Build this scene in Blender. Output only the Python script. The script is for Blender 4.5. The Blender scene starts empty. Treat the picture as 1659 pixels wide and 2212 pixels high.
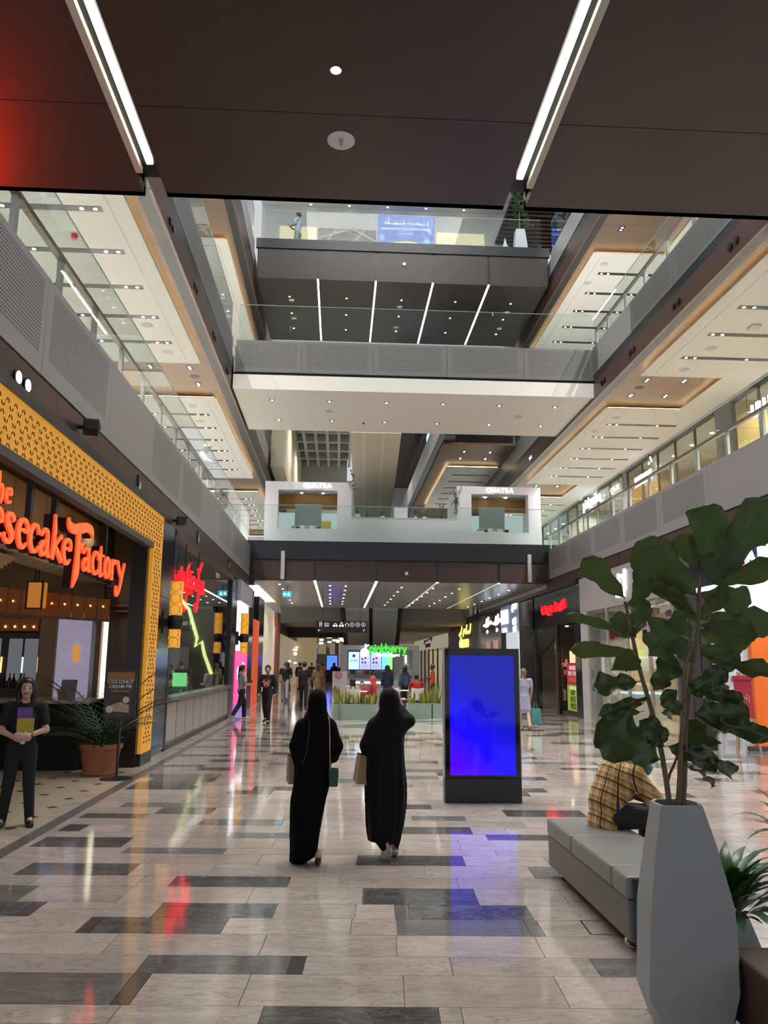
import bpy, bmesh, math, random
import numpy as np
from mathutils import Vector, Matrix
random.seed(7)
SC = bpy.context.scene
COL = SC.collection
PI = math.pi

# ---------------------------------------------------------------- camera
# World: X across the mall (right), Y along the mall (away), Z up, metres.
YAW = math.radians(3.14)
def make_camera():
    cd = bpy.data.cameras.new('camera')
    cam = bpy.data.objects.new('camera', cd)
    COL.objects.link(cam)
    p, r = math.radians(10.7), math.radians(0.45)
    f = Vector((0, math.cos(p), math.sin(p))); u = Vector((0, -math.sin(p), math.cos(p))); x = Vector((1, 0, 0))
    X = math.cos(r)*x + math.sin(r)*u
    U = -math.sin(r)*x + math.cos(r)*u
    M = Matrix((X, U, -f)).transposed()
    cam.matrix_world = Matrix.Translation((0, 0, 1.75)) @ (Matrix.Rotation(-YAW, 3, 'Z') @ M).to_4x4()
    cd.sensor_fit = 'VERTICAL'; cd.sensor_height = 36.0; cd.lens = 1720/2212*36
    cd.clip_start = 0.05; cd.clip_end = 400
    SC.camera = cam
make_camera()

# ---------------------------------------------------------------- world, exposure
wd = bpy.data.worlds.new('mall_ambient'); SC.world = wd; wd.use_nodes = True
wd.node_tree.nodes['Background'].inputs[0].default_value = (0.93, 0.95, 1.0, 1)
wd.node_tree.nodes['Background'].inputs[1].default_value = 0.5
SC.view_settings.view_transform = 'Standard'; SC.view_settings.look = 'None'
SC.view_settings.exposure = 0.45; SC.view_settings.gamma = 1.0; SC.view_settings.use_curve_mapping = False
try:
    SC.cycles.use_denoising = True; SC.cycles.denoiser = 'OPENIMAGEDENOISE'
    SC.cycles.max_bounces = 5; SC.cycles.diffuse_bounces = 3; SC.cycles.glossy_bounces = 3; SC.cycles.transmission_bounces = 2
    SC.cycles.use_adaptive_sampling = True; SC.cycles.adaptive_threshold = .26; SC.cycles.adaptive_min_samples = 12
    SC.cycles.transparent_max_bounces = 10; SC.cycles.sample_clamp_indirect = 4.0
    SC.cycles.caustics_reflective = False; SC.cycles.caustics_refractive = False
except Exception: pass

def area(name, loc, size, power, color=(1, .95, .88), rot=(0, 0, 0), sizey=None, spread=None):
    l = bpy.data.lights.new(name, 'AREA'); l.energy = power; l.color = color
    l.shape = 'RECTANGLE'; l.size = size; l.size_y = sizey or size
    if spread: l.spread = spread
    o = bpy.data.objects.new(name, l); COL.objects.link(o); o.location = loc; o.rotation_euler = rot
    o.visible_camera = True
    return o
def spot(name, loc, power, color=(1, .965, .91), angle=130, r=.03, rot=(0, 0, 0)):
    l = bpy.data.lights.new(name, 'SPOT'); l.energy = power; l.color = color; l.spot_size = math.radians(angle); l.spot_blend = 1.0; l.shadow_soft_size = r
    o = bpy.data.objects.new(name, l); COL.objects.link(o); o.location = loc; o.rotation_euler = rot
    return o
# mall lamps, plus added far-atrium fills: spotlights in the ceiling slots of each gallery, and the atrium roof light high above
for yy in (11.75, 14.8, 17.8, 20.8, 25.4, 28.4, 31.4, 34, 40, 46):
    spot('gallery_spot', (9.2, yy, 9.62), 900); spot('gallery_spot', (10.9, yy, 9.62), 900)
    spot('gallery_spot', (-4.7, yy, 9.62), 900); spot('gallery_spot', (-6.6, yy, 9.62), 900)
for yy in (17, 21, 25.5, 28.6, 31.7):
    spot('top_gallery_spot', (9.3, yy, 15.2), 900); spot('top_gallery_spot', (-4.9, yy, 15.2), 900)
for xx in (-1.3, .5, 2.3, 4.1, 5.9):
    spot('white_bridge_spot', (xx, 25.4, 9.86), 130, angle=100)
for xx, yy, zz, pw_ in ((-1.3, 40, 14.4, 700), (-1.3, 46, 14.4, 700), (1.4, 34, 6.6, 0), (6.2, 42, 11.0, 260), (6.2, 50, 11.0, 260), (3.0, 50, 14.8, 500), (1.5, 36, 14.5, 500)):
    if pw_: spot('far_atrium_fill', (xx, yy, zz), pw_, angle=150)  # fill lamps added to brighten the far coffers and end walls
for xx in (-2.4, .2, 2.6, 5.0, 7.3):
    for yy in (34, 39, 44): spot('lower_bridge_spot', (xx, yy, 4.8), 170, angle=130)
for yy in (52, 60, 70, 80, 90): spot('far_mall_spot', (-1, yy, 3.85), 110, (1, .85, .65), 150); spot('far_mall_spot', (5, yy, 3.85), 90, (1, .85, .65), 150)
area('skylight_lamp', (2.2, 15, 27.0), 9, 2600, (1, .97, .93), sizey=12)

# ---------------------------------------------------------------- materials
MATS = {}
def nodes_of(m):
    m.use_nodes = True
    return m.node_tree.nodes, m.node_tree.links, m.node_tree.nodes['Principled BSDF']
def mat(name, col=(.5, .5, .5), rough=.5, metal=0., emit=None, es=0., noise=0., nscale=8., bump=0., bscale=None, spec=None, coat=0., stretch=None):
    """Principled material with procedural colour variation and relief."""
    if name in MATS: return MATS[name]
    m = bpy.data.materials.new(name); N, L, B = nodes_of(m)
    c = (*col, 1)
    B.inputs['Base Color'].default_value = c; B.inputs['Roughness'].default_value = rough; B.inputs['Metallic'].default_value = metal
    if spec is not None: B.inputs['Specular IOR Level'].default_value = spec
    if coat: B.inputs['Coat Weight'].default_value = coat; B.inputs['Coat Roughness'].default_value = .08
    if emit is not None:
        B.inputs['Emission Color'].default_value = (*emit, 1); B.inputs['Emission Strength'].default_value = es
    if noise or bump:
        tc = N.new('ShaderNodeTexCoord'); nt = N.new('ShaderNodeTexNoise'); nt.inputs['Scale'].default_value = nscale; nt.inputs['Detail'].default_value = 4
        src = tc.outputs['Object']
        if stretch:
            mp = N.new('ShaderNodeMapping'); mp.inputs['Scale'].default_value = stretch; L.new(src, mp.inputs[0]); src = mp.outputs[0]
        L.new(src, nt.inputs['Vector'])
        if noise:
            mx = N.new('ShaderNodeMix'); mx.data_type = 'RGBA'
            mx.inputs[6].default_value = tuple(max(0, k*(1-noise)) for k in col)+(1,)
            mx.inputs[7].default_value = tuple(min(1, k*(1+noise)) for k in col)+(1,)
            L.new(nt.outputs[0], mx.inputs[0]); L.new(mx.outputs[2], B.inputs['Base Color'])
        if bump:
            n2 = nt
            if bscale:
                n2 = N.new('ShaderNodeTexNoise'); n2.inputs['Scale'].default_value = bscale; L.new(src, n2.inputs['Vector'])
            bp = N.new('ShaderNodeBump'); bp.inputs['Strength'].default_value = bump; bp.inputs['Distance'].default_value = .01
            L.new(n2.outputs[0], bp.inputs['Height']); L.new(bp.outputs[0], B.inputs['Normal'])
    MATS[name] = m
    return m
def emat(name, col, s=1.0):
    """a lit surface: lamp, screen, illuminated letter"""
    return mat(name, tuple(min(.8, k*.5) for k in col), .4, emit=col, es=s)
def glass(name, tint=(.93, .97, .96), refl=1.0, ior=1.28, dim=1.0):
    if name in MATS: return MATS[name]
    m = bpy.data.materials.new(name); m.use_nodes = True; N, L = m.node_tree.nodes, m.node_tree.links
    for n in list(N):
        if n.type != 'OUTPUT_MATERIAL': N.remove(n)
    out = [n for n in N if n.type == 'OUTPUT_MATERIAL'][0]
    tr = N.new('ShaderNodeBsdfTransparent'); tr.inputs[0].default_value = tuple(k*dim for k in tint)+(1,)
    gl = N.new('ShaderNodeBsdfGlossy'); gl.inputs['Roughness'].default_value = .015; gl.inputs[0].default_value = (refl, refl, refl, 1)
    fr = N.new('ShaderNodeFresnel')
    ge = N.new('ShaderNodeNewGeometry'); mr = N.new('ShaderNodeMapRange'); mr.inputs[3].default_value = ior; mr.inputs[4].default_value = 1/ior   # both faces of a pane reflect alike
    L.new(ge.outputs['Backfacing'], mr.inputs[0]); L.new(mr.outputs[0], fr.inputs[0])
    mx = N.new('ShaderNodeMixShader'); L.new(fr.outputs[0], mx.inputs[0]); L.new(tr.outputs[0], mx.inputs[1]); L.new(gl.outputs[0], mx.inputs[2])
    L.new(mx.outputs[0], out.inputs[0]); MATS[name] = m
    return m
def marble(name, c1, c2, vein, rough=.07, scale=1.6, amt=.5):
    """polished stone; the pattern is shifted per tile by the tile's own random number"""
    if name in MATS: return MATS[name]
    m = bpy.data.materials.new(name); N, L, B = nodes_of(m)
    ge = N.new('ShaderNodeNewGeometry'); oi = N.new('ShaderNodeObjectInfo')
    ad = N.new('ShaderNodeVectorMath'); ad.operation = 'MULTIPLY_ADD'
    cb = N.new('ShaderNodeCombineXYZ')
    for i in range(3): L.new(oi.outputs['Random'], cb.inputs[i])
    ad.inputs[1].default_value = (37, 53, 11); L.new(cb.outputs[0], ad.inputs[0]); L.new(ge.outputs['Position'], ad.inputs[2])
    mp = N.new('ShaderNodeMapping'); mp.inputs['Rotation'].default_value = (0, 0, .6); mp.inputs['Scale'].default_value = (1, 3.2, 1); L.new(ad.outputs[0], mp.inputs[0])
    n1 = N.new('ShaderNodeTexNoise'); n1.inputs['Scale'].default_value = scale; n1.inputs['Detail'].default_value = 7; n1.inputs['Distortion'].default_value = .9; L.new(mp.outputs[0], n1.inputs[0])
    r1 = N.new('ShaderNodeValToRGB'); r1.color_ramp.elements[0].position = .3; r1.color_ramp.elements[1].position = .72
    r1.color_ramp.elements[0].color = (*c1, 1); r1.color_ramp.elements[1].color = (*c2, 1); L.new(n1.outputs[0], r1.inputs[0])
    n2 = N.new('ShaderNodeTexNoise'); n2.inputs['Scale'].default_value = scale*2.1; n2.inputs['Detail'].default_value = 9; n2.inputs['Distortion'].default_value = 1.6; L.new(mp.outputs[0], n2.inputs[0])
    r2 = N.new('ShaderNodeValToRGB'); e = r2.color_ramp.elements; e[0].position = .46; e[0].color = (0, 0, 0, 1); e[1].position = .5; e[1].color = (1, 1, 1, 1)
    e2 = e.new(.545); e2.color = (0, 0, 0, 1); L.new(n2.outputs[0], r2.inputs[0])
    ml = N.new('ShaderNodeMath'); ml.operation = 'MULTIPLY'; ml.inputs[1].default_value = amt; L.new(r2.outputs[0], ml.inputs[0])
    mx = N.new('ShaderNodeMix'); mx.data_type = 'RGBA'; mx.inputs[7].default_value = (*vein, 1); L.new(ml.outputs[0], mx.inputs[0]); L.new(r1.outputs[0], mx.inputs[6])
    hv = N.new('ShaderNodeHueSaturation'); mr = N.new('ShaderNodeMapRange'); mr.inputs[3].default_value = .86; mr.inputs[4].default_value = 1.08
    L.new(oi.outputs['Random'], mr.inputs[0]); L.new(mr.outputs[0], hv.inputs['Value']); L.new(mx.outputs[2], hv.inputs['Color'])
    L.new(hv.outputs[0], B.inputs['Base Color']); B.inputs['Roughness'].default_value = rough
    MATS[name] = m
    return m
def dots(name, col, hole, pitch=.045, rad=.30, rough=.42, metal=.35, box=(.07, .93, .12, .92)):
    """perforated sheet: a grid of small punched holes inside the sheet's margin (object coords: x along, z up, metres;
    the sheet's size is read from its generated coords)"""
    if name in MATS: return MATS[name]
    m = bpy.data.materials.new(name); N, L, B = nodes_of(m)
    tc = N.new('ShaderNodeTexCoord')
    def math_(op, a, b=None, c=None):
        n = N.new('ShaderNodeMath'); n.operation = op
        for i, k in enumerate((a, b, c)):
            if k is None: continue
            if isinstance(k, (int, float)): n.inputs[i].default_value = k
            else: L.new(k, n.inputs[i])
        return n.outputs[0]
    so = N.new('ShaderNodeSeparateXYZ'); L.new(tc.outputs['Object'], so.inputs[0])
    sg = N.new('ShaderNodeSeparateXYZ'); L.new(tc.outputs['Generated'], sg.inputs[0])
    fx = math_('SUBTRACT', math_('FRACT', math_('DIVIDE', math_('ADD', so.outputs[0], so.outputs[1]), pitch)), .5)
    fz = math_('SUBTRACT', math_('FRACT', math_('DIVIDE', so.outputs[2], pitch)), .5)
    d = math_('SQRT', math_('ADD', math_('MULTIPLY', fx, fx), math_('MULTIPLY', fz, fz)))
    gx = math_('MAXIMUM', sg.outputs[0], sg.outputs[1]) if False else None
    # along coordinate: whichever generated axis is the long one
    al = N.new('ShaderNodeAttribute'); al.attribute_type = 'OBJECT'; al.attribute_name = 'along'
    mixa = math_('ADD', math_('MULTIPLY', sg.outputs[0], al.outputs['Fac']), math_('MULTIPLY', sg.outputs[1], math_('SUBTRACT', 1.0, al.outputs['Fac'])))
    ed = N.new('ShaderNodeAttribute'); ed.attribute_type = 'OBJECT'; ed.attribute_name = 'holes_low'
    inside = math_('MULTIPLY', math_('MULTIPLY', math_('GREATER_THAN', mixa, box[0]), math_('LESS_THAN', mixa, box[1])),
                   math_('MULTIPLY', math_('GREATER_THAN', sg.outputs[2], math_('ADD', ed.outputs['Fac'], box[2])), math_('LESS_THAN', sg.outputs[2], box[3])))
    h = math_('MULTIPLY', math_('LESS_THAN', d, rad), inside)
    mx = N.new('ShaderNodeMix'); mx.data_type = 'RGBA'; mx.inputs[6].default_value = (*col, 1); mx.inputs[7].default_value = (*hole, 1)
    L.new(h, mx.inputs[0]); L.new(mx.outputs[2], B.inputs['Base Color'])
    B.inputs['Roughness'].default_value = rough; B.inputs['Metallic'].default_value = metal
    MATS[name] = m
    return m

# ---------------------------------------------------------------- mesh builder
class MB:
    def __init__(s): s.v = []; s.f = []
    def add(s, vs, fs):
        n = len(s.v); s.v += [tuple(map(float, p)) for p in vs]; s.f += [tuple(n+i for i in f) for f in fs]; return s
    def box(s, x0, x1, y0, y1, z0, z1):
        return s.add([(x0,y0,z0),(x1,y0,z0),(x1,y1,z0),(x0,y1,z0),(x0,y0,z1),(x1,y0,z1),(x1,y1,z1),(x0,y1,z1)],
                     [(0,3,2,1),(4,5,6,7),(0,1,5,4),(1,2,6,5),(2,3,7,6),(3,0,4,7)])
    def cbox(s, c, sz, rz=0, rx=0, ry=0):
        R = Matrix.Rotation(rz,3,'Z') @ Matrix.Rotation(rx,3,'X') @ Matrix.Rotation(ry,3,'Y'); c = Vector(c); h = [k/2 for k in sz]
        vs = [c + R @ Vector((a*h[0], b*h[1], d*h[2])) for d in (-1,1) for a,b in ((-1,-1),(1,-1),(1,1),(-1,1))]
        return s.add(vs, [(0,3,2,1),(4,5,6,7),(0,1,5,4),(1,2,6,5),(2,3,7,6),(3,0,4,7)])
    def bar(s, a, b, w, d=None, up=(0,0,1)):
        """square bar from a to b"""
        a, b = Vector(a), Vector(b); t = (b-a).normalized(); up = Vector(up)
        if abs(t.dot(up)) > .95: up = Vector((0,1,0))
        x = t.cross(up).normalized()*w/2; y = x.cross(t).normalized()*(d or w)/2
        vs = [p+i for p in (a, b) for i in (-x-y, x-y, x+y, -x+y)]
        return s.add(vs, [(3,2,1,0),(4,5,6,7),(0,1,5,4),(1,2,6,5),(2,3,7,6),(3,0,4,7)])
    def tube(s, pts, r, n=8, caps=True):
        pts = [Vector(p) for p in pts]; rs = r if isinstance(r, (list, tuple)) else [r]*len(pts)
        vs = []; fs = []; prev = None
        for i, p in enumerate(pts):
            t = (pts[min(i+1, len(pts)-1)] - pts[max(i-1, 0)]).normalized()
            if prev is None:
                up = Vector((0,0,1)) if abs(t.z) < .9 else Vector((1,0,0)); x = t.cross(up).normalized()
            else:
                x = (prev - t*prev.dot(t)).normalized()
            prev = x; y = t.cross(x)
            for k in range(n):
                a = 2*PI*k/n; vs.append(p + (x*math.cos(a)+y*math.sin(a))*rs[i])
        for i in range(len(pts)-1):
            for k in range(n):
                fs.append((i*n+k, i*n+(k+1)%n, (i+1)*n+(k+1)%n, (i+1)*n+k))
        if caps: fs += [tuple(range(n-1,-1,-1)), tuple((len(pts)-1)*n+k for k in range(n))]
        return s.add(vs, fs)
    def lathe(s, prof, n=20, c=(0,0,0), axis='Z'):
        vs = []; fs = []
        for r, z in prof:
            for k in range(n):
                a = 2*PI*k/n; p = (r*math.cos(a), r*math.sin(a), z)
                if axis == 'Y': p = (p[0], p[2], p[1])
                if axis == 'X': p = (p[2], p[0], p[1])
                vs.append((p[0]+c[0], p[1]+c[1], p[2]+c[2]))
        for i in range(len(prof)-1):
            for k in range(n): fs.append((i*n+k, i*n+(k+1)%n, (i+1)*n+(k+1)%n, (i+1)*n+k))
        fs.append(tuple(range(n-1,-1,-1))); fs.append(tuple((len(prof)-1)*n+k for k in range(n)))
        return s.add(vs, fs)
    def poly(s, pts, d):
        """extrude the closed 3-D polygon pts by vector d"""
        n = len(pts); pts = [Vector(p) for p in pts]; d = Vector(d)
        fs = [tuple(range(n-1,-1,-1)), tuple(range(n,2*n))] + [(i,(i+1)%n,n+(i+1)%n,n+i) for i in range(n)]
        return s.add(pts+[p+d for p in pts], fs)
    def mesh(s, name):
        me = bpy.data.meshes.new(name); me.from_pydata(s.v, [], s.f); me.update(); return me
    def build(s, name, m, parent=None, smooth=False, bevel=0., fix=True):
        me = s.mesh(name)
        if fix:
            bm = bmesh.new(); bm.from_mesh(me); bmesh.ops.recalc_face_normals(bm, faces=bm.faces); bm.to_mesh(me); bm.free()
        return obj(name, me, m, parent, smooth, bevel)
def obj(name, me, m=None, parent=None, smooth=False, bevel=0.):
    o = bpy.data.objects.new(name, me); COL.objects.link(o)
    if m is not None and not me.materials: me.materials.append(m)
    if smooth:
        for p in me.polygons: p.use_smooth = True
    if bevel:
        b = o.modifiers.new('bevel', 'BEVEL'); b.width = bevel; b.segments = 2; b.limit_method = 'ANGLE'
    if parent is not None: setpar(o, parent)
    return o
def wloc(p):
    M = p.matrix_basis.copy(); q = p
    while q.parent is not None:
        M = q.parent.matrix_basis @ q.matrix_parent_inverse @ M; q = q.parent
    return M
def setpar(o, p):
    """parent o (given in world coordinates) to p"""
    o.parent = p; o.matrix_parent_inverse = wloc(p).inverted()
def tag(o, label, cat, group=None, kind=None):
    if label: o['label'] = label
    if cat: o['category'] = cat
    if group: o['group'] = group
    if kind: o['kind'] = kind
    return o
def thing(name, label, cat, loc=(0,0,0), group=None, rz=0):
    o = bpy.data.objects.new(name, None); COL.objects.link(o); o.location = loc; o.rotation_euler = (0,0,rz); o.empty_display_size = .1
    return tag(o, label, cat, group)
def struct(o): o['kind'] = 'structure'; return o
def sbox(name, m, x0, x1, y0, y1, z0, z1, parent=None):
    o = MB().box(x0,x1,y0,y1,z0,z1).build(name, m, parent)
    if parent is None: struct(o)
    return o
def pbox(name, m, x0, x1, y0, y1, z0, z1, parent, bevel=0.):
    return MB().box(x0,x1,y0,y1,z0,z1).build(name, m, parent, bevel=bevel)
def dup(root, loc=None, rz=None, label=None, group=None):
    r = root.copy(); COL.objects.link(r)
    if loc is not None: r.location = loc
    if rz is not None: r.rotation_euler = (0,0,rz)
    if label: r['label'] = label
    if group: r['group'] = group
    for ch in list(root.children):
        c = ch.copy(); COL.objects.link(c); c.parent = r
        for g in list(ch.children):
            d = g.copy(); COL.objects.link(d); d.parent = c
    return r

def text_mesh(body, size=.2, depth=.01, spacing=1.0, align='CENTER', sx=1.0, bold=0.):
    cu = bpy.data.curves.new('lettering', 'FONT'); cu.body = body; cu.size = size; cu.extrude = depth; cu.align_x = align
    cu.space_character = spacing; cu.resolution_u = 3; cu.offset = bold
    o = bpy.data.objects.new('lettering', cu); COL.objects.link(o)
    dg = bpy.context.evaluated_depsgraph_get(); me = bpy.data.meshes.new_from_object(o.evaluated_get(dg))
    bpy.data.objects.remove(o); bpy.data.curves.remove(cu)
    if sx != 1.0: me.transform(Matrix.Diagonal((sx,1,1,1)))
    return me
# frames for writing on surfaces: local x -> reading direction, y -> up, z -> towards the reader
def frame_at(pos, read, face):
    x = Vector(read).normalized(); z = Vector(face).normalized(); y = z.cross(x)
    M = Matrix((x, y, z)).transposed().to_4x4(); M.translation = Vector(pos); return M
LEFTW = dict(read=(0,1,0), face=(1,0,0))     # on the left shopfronts
RIGHTW = dict(read=(0,-1,0), face=(-1,0,0))  # on the right shopfronts
FRONT = dict(read=(1,0,0), face=(0,-1,0))    # facing the camera
def text(name, body, m, pos, fr, size, parent=None, **k):
    me = text_mesh(body, size, **k); me.transform(frame_at(pos, fr['read'], fr['face']))
    return obj(name, me, m, parent)

def catmull(pts, n=6):
    P = [np.array(p, float) for p in pts]; out = []
    for i in range(len(P)-1):
        p0, p1, p2, p3 = P[max(i-1,0)], P[i], P[i+1], P[min(i+2,len(P)-1)]
        for k in range(n):
            t = k/n; out.append(.5*((2*p1)+(-p0+p2)*t+(2*p0-5*p1+4*p2-p3)*t*t+(-p0+3*p1-3*p2+p3)*t**3))
    out.append(P[-1]); return np.array(out)
def stroke(mb, pts, depth, n=5, smooth=True, w=None):
    """brush stroke in the local xy plane: pts (x,y,width); extruded along z from 0 to depth"""
    pts = [(p if len(p) == 3 else (*p, w)) for p in pts]
    Q = catmull(pts, n) if smooth and len(pts) > 2 else np.array(pts, float)
    L = []; R = []
    for i in range(len(Q)):
        t = Q[min(i+1,len(Q)-1),:2]-Q[max(i-1,0),:2]; t = t/(np.linalg.norm(t)+1e-9); nn = np.array((-t[1], t[0]))
        hw = max(Q[i,2],.002)/2; L.append(Q[i,:2]+nn*hw); R.append(Q[i,:2]-nn*hw)
    m = len(Q); vs = []; fs = []
    for i in range(m): vs += [(*L[i],depth),(*R[i],depth),(*L[i],0),(*R[i],0)]
    for i in range(m-1):
        a, b = 4*i, 4*i+4
        fs += [(a,a+1,b+1,b),(a+3,a+2,b+2,b+3),(a+2,a,b,b+2),(a+1,a+3,b+3,b+1)]
    fs += [(2,3,1,0),(4*m-4,4*m-3,4*m-1,4*m-2)]
    mb.add(vs, fs); return mb
def disc_prism(mb, x, y, r, depth, n=14):
    pts = [(x+r*math.cos(2*PI*k/n), y+r*math.sin(2*PI*k/n), 0) for k in range(n)]
    return mb.poly(pts, (0,0,depth))
def place(mb, name, m, pos, fr, parent=None):
    me = mb.mesh(name); me.transform(frame_at(pos, fr['read'], fr['face']))
    return obj(name, me, m, parent)
# ================================================================ shared materials
DARKCEIL = mat('dark_brown_laminate', (.036, .019, .016), .36, noise=.12, nscale=3)
BROWN = mat('brown_metal_fascia', (.075, .036, .026), .38, noise=.1, nscale=2)
BROWNSOF = mat('brown_laminate_soffit', (.15, .085, .048), .45, noise=.1, nscale=2)
BLACK = mat('black_gap', (.006, .006, .007), .5)
BLACKMET = mat('black_metal', (.012, .013, .017), .3)
NAVYBLACK = mat('blue_black_fascia', (.008, .010, .016), .35)
WHITEPL = mat('white_plaster', (.88, .865, .80), .7, noise=.02, nscale=1.5)
WHITEGL = mat('white_lacquer', (.74, .73, .78), .3, noise=.02)
GREY = mat('grey_painted_metal', (.38, .375, .385), .42, metal=.3, noise=.04, nscale=2)
POSTGREY = mat('grey_post_metal', (.50, .49, .46), .4, metal=.4)
PERF = dots('perforated_grey_metal', (.40, .395, .40), (.035, .035, .04))
PERFFINE = dots('finely_perforated_grey_metal', (.20, .20, .195), (.11, .11, .11), pitch=.06, rad=.33)
GLASS = glass('clear_balustrade_glass')
GLASSEDGE = mat('glass_edge_green', (.35, .45, .42), .2)
WOODRAIL = mat('brown_wood_rail', (.16, .085, .055), .35, noise=.2, nscale=12)
STRIP = emat('led_strip_white', (1.0, .95, .84), 6.0)
STRIPWARM = emat('led_strip_warm', (1.0, .80, .46), 5.5)
LENS = emat('lamp_lens', (1.0, .97, .9), 9.0)
SPEAKERGREY = mat('speaker_grille_grey', (.42, .41, .38), .6)

# ================================================================ ground floor
F = lambda cx, cy, z=0: (cx*math.cos(YAW)+cy*math.sin(YAW), -cx*math.sin(YAW)+cy*math.cos(YAW), z)   # paving grid -> world
floor = sbox('floor', mat('floor_grout', (.22, .20, .19), .5), -3.1, 8.4, -3, 110, -.25, -.012)
LT = [marble('light_marble', (.41, .355, .315), (.53, .465, .415), (.20, .175, .155), .075, 1.5, .5), marble('light_marble_warm', (.44, .375, .33), (.55, .475, .42), (.23, .195, .17), .075, 2.1, .4)]
DT = [marble('dark_marble', (.075, .072, .076), (.15, .145, .145), (.24, .23, .225), .075, 1.9, .55), marble('grey_marble', (.15, .145, .142), (.24, .23, .225), (.33, .315, .30), .075, 1.5, .45), marble('plain_dark_stone', (.085, .075, .073), (.115, .10, .098), (.13, .12, .12), .09, 3, .2)]
tile_meshes = {}
def tile_mesh(m):
    if m.name not in tile_meshes:
        b = MB(); t = .012
        b.add([(-.5,-.5,-1),(.5,-.5,-1),(.5,.5,-1),(-.5,.5,-1),(-.5,-.5,0),(.5,-.5,0),(.5,.5,0),(-.5,.5,0)], [(4,5,6,7),(0,1,5,4),(1,2,6,5),(2,3,7,6),(3,0,4,7)])
        me = b.mesh('tile'); me.materials.append(m); tile_meshes[m.name] = me
    return tile_meshes[m.name]
# rows of paving measured along the walk (row edges), with the dark slabs seen in the near rows
rows = [3.4, 3.72, 4.03, 4.30, 4.52, 4.945, 5.235, 5.62, 5.955, 6.295, 6.725, 7.04, 7.44, 7.81, 8.05, 8.49, 8.76, 9.12, 9.47, 9.75, 10.18, 10.5, 10.86, 11.2]
darks = {4: [(-2.65, -1.40, 1), (-1.40, -1.30, 2)], 5: [(-1.40, -.537, 0), (-.537, -.446, 2), (1.26, 2.1, 1)], 7: [(-2.0, -1.91, 2), (-1.91, -1.05, 0), (.11, .985, 1), (.985, 1.078, 1)],
         8: [(-1.6, -.757, 0), (-3.2, -2.55, 0), (-2.55, -2.45, 2), (.1, .2, 1), (.2, 1.065, 0)], 9: [(-3.6, -2.69, 1), (-.14, .726, 0), (2.3, 3.2, 0)], 10: [(-1.687, -.744, 0), (2.2, 3.1, 1)],
         11: [(-3.05, -2.11, 0), (1.28, 2.2, 1)], 12: [(-.22, .65, 0), (.65, .745, 2)], 13: [(-2.4, -1.47, 1)], 14: [(-3.36, -2.49, 0)], 15: [(-1.55, -.9, 1), (1.08, 1.95, 0)], 16: [(-3.38, -3.15, 2), (.0, .86, 0), (.86, .955, 2)],
         17: [(-2.0, -1.09, 1)], 18: [(-3.43, -2.7, 0), (.35, .96, 1)], 19: [(-2.65, -2.0, 0), (1.46, 1.56, 2), (1.56, 2.4, 0)], 20: [(-3.2, -2.4, 1), (.29, .61, 2)]}
darks[6] = []; darks[3] = [(-.6, .3, 0)]
LCUT = {3: [-.453, .415], 4: [-.735, .128, .985], 5: [.416], 6: [-.739, .1, 1.0], 7: [-.2, .66], 8: [], 9: []}
rng = random.Random(3)
ntile = 0
stuff_mb = {}
def put_tile(x0, x1, y0, y1, m):
    global ntile
    g = .0022
    lim = 300
    wc = F((x0+x1)/2, (y0+y1)/2)
    if wc[0] < -3.2 or wc[0] > 8.6: return
    if ntile < lim:
        o = bpy.data.objects.new('tile', tile_mesh(m)); COL.objects.link(o)
        o.scale = (x1-x0-2*g, y1-y0-2*g, .012); o.rotation_euler = (rng.uniform(-1,1)*.0006, rng.uniform(-1,1)*.0006, -YAW); o.location = wc
        o.parent = floor; ntile += 1
    else:
        b = stuff_mb.setdefault(m.name, (MB(), m))[0]; z = rng.uniform(-.0003, .0003)
        P = [F(x0+g,y0+g,z), F(x1-g,y0+g,z), F(x1-g,y1-g,z), F(x0+g,y1-g,z)]
        b.add(P+[(p[0],p[1],-.012) for p in P], [(0,1,2,3),(0,4,5,1),(1,5,6,2),(2,6,7,3),(3,7,4,0)])
def lay_row(k, y0, y1, xa, xb, dk, cuts):
    segs = []; x = xa
    for a, b, t in sorted(dk):
        if b <= xa or a >= xb: continue
        if a > x+.02: segs.append((x, a, None))
        segs.append((max(a, xa), b, t)); x = b
    if x < xb: segs.append((x, xb, None))
    for a, b, t in segs:
        if t is not None: put_tile(a, b, y0, y1, DT[t]); continue
        cs = [c for c in cuts if a+.1 < c < b-.1]; c = a if not cs else cs[0]
        ph = rng.uniform(.3, .96)
        q = cs[-1]+.96 if cs else a+ph
        while q < b-.15: cs.append(q); q += rng.choice((.96, .96, .86))
        q = (cs[0] if cs else b)-.96
        while q > a+.15 and cs and cs[0]-a > 1.1: cs.insert(0, q); q -= .96
        e = [a]+sorted(cs)+[b]
        for i in range(len(e)-1): put_tile(e[i], e[i+1], y0, y1, LT[rng.random() < .4])
for k in range(len(rows)-1):
    y = rows[k]; off = math.tan(YAW)*y
    lay_row(k, rows[k], rows[k+1], -3.1-off-.25, 3.4+.42*(y-3.4), darks.get(k, []), LCUT.get(k, []))
nnear = ntile
y = rows[-1]
def rand_row(k, y, w, xa, xb):
    dk = []; x = xa+rng.uniform(0, 1.2)
    while x < xb:
        if rng.random() < .5:
            l = rng.choice((.86, .96, 1.3, .6)); t = rng.choice((0, 0, 1))
            dk.append((x, min(x+l, xb), t))
            if rng.random() < .4 and x+l+.1 < xb: dk.append((x+l, x+l+.095, 2)); l += .095
            x += l
        x += rng.uniform(.5, 1.9)
    lay_row(k, y, y+w, xa, xb, dk, [])
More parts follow.
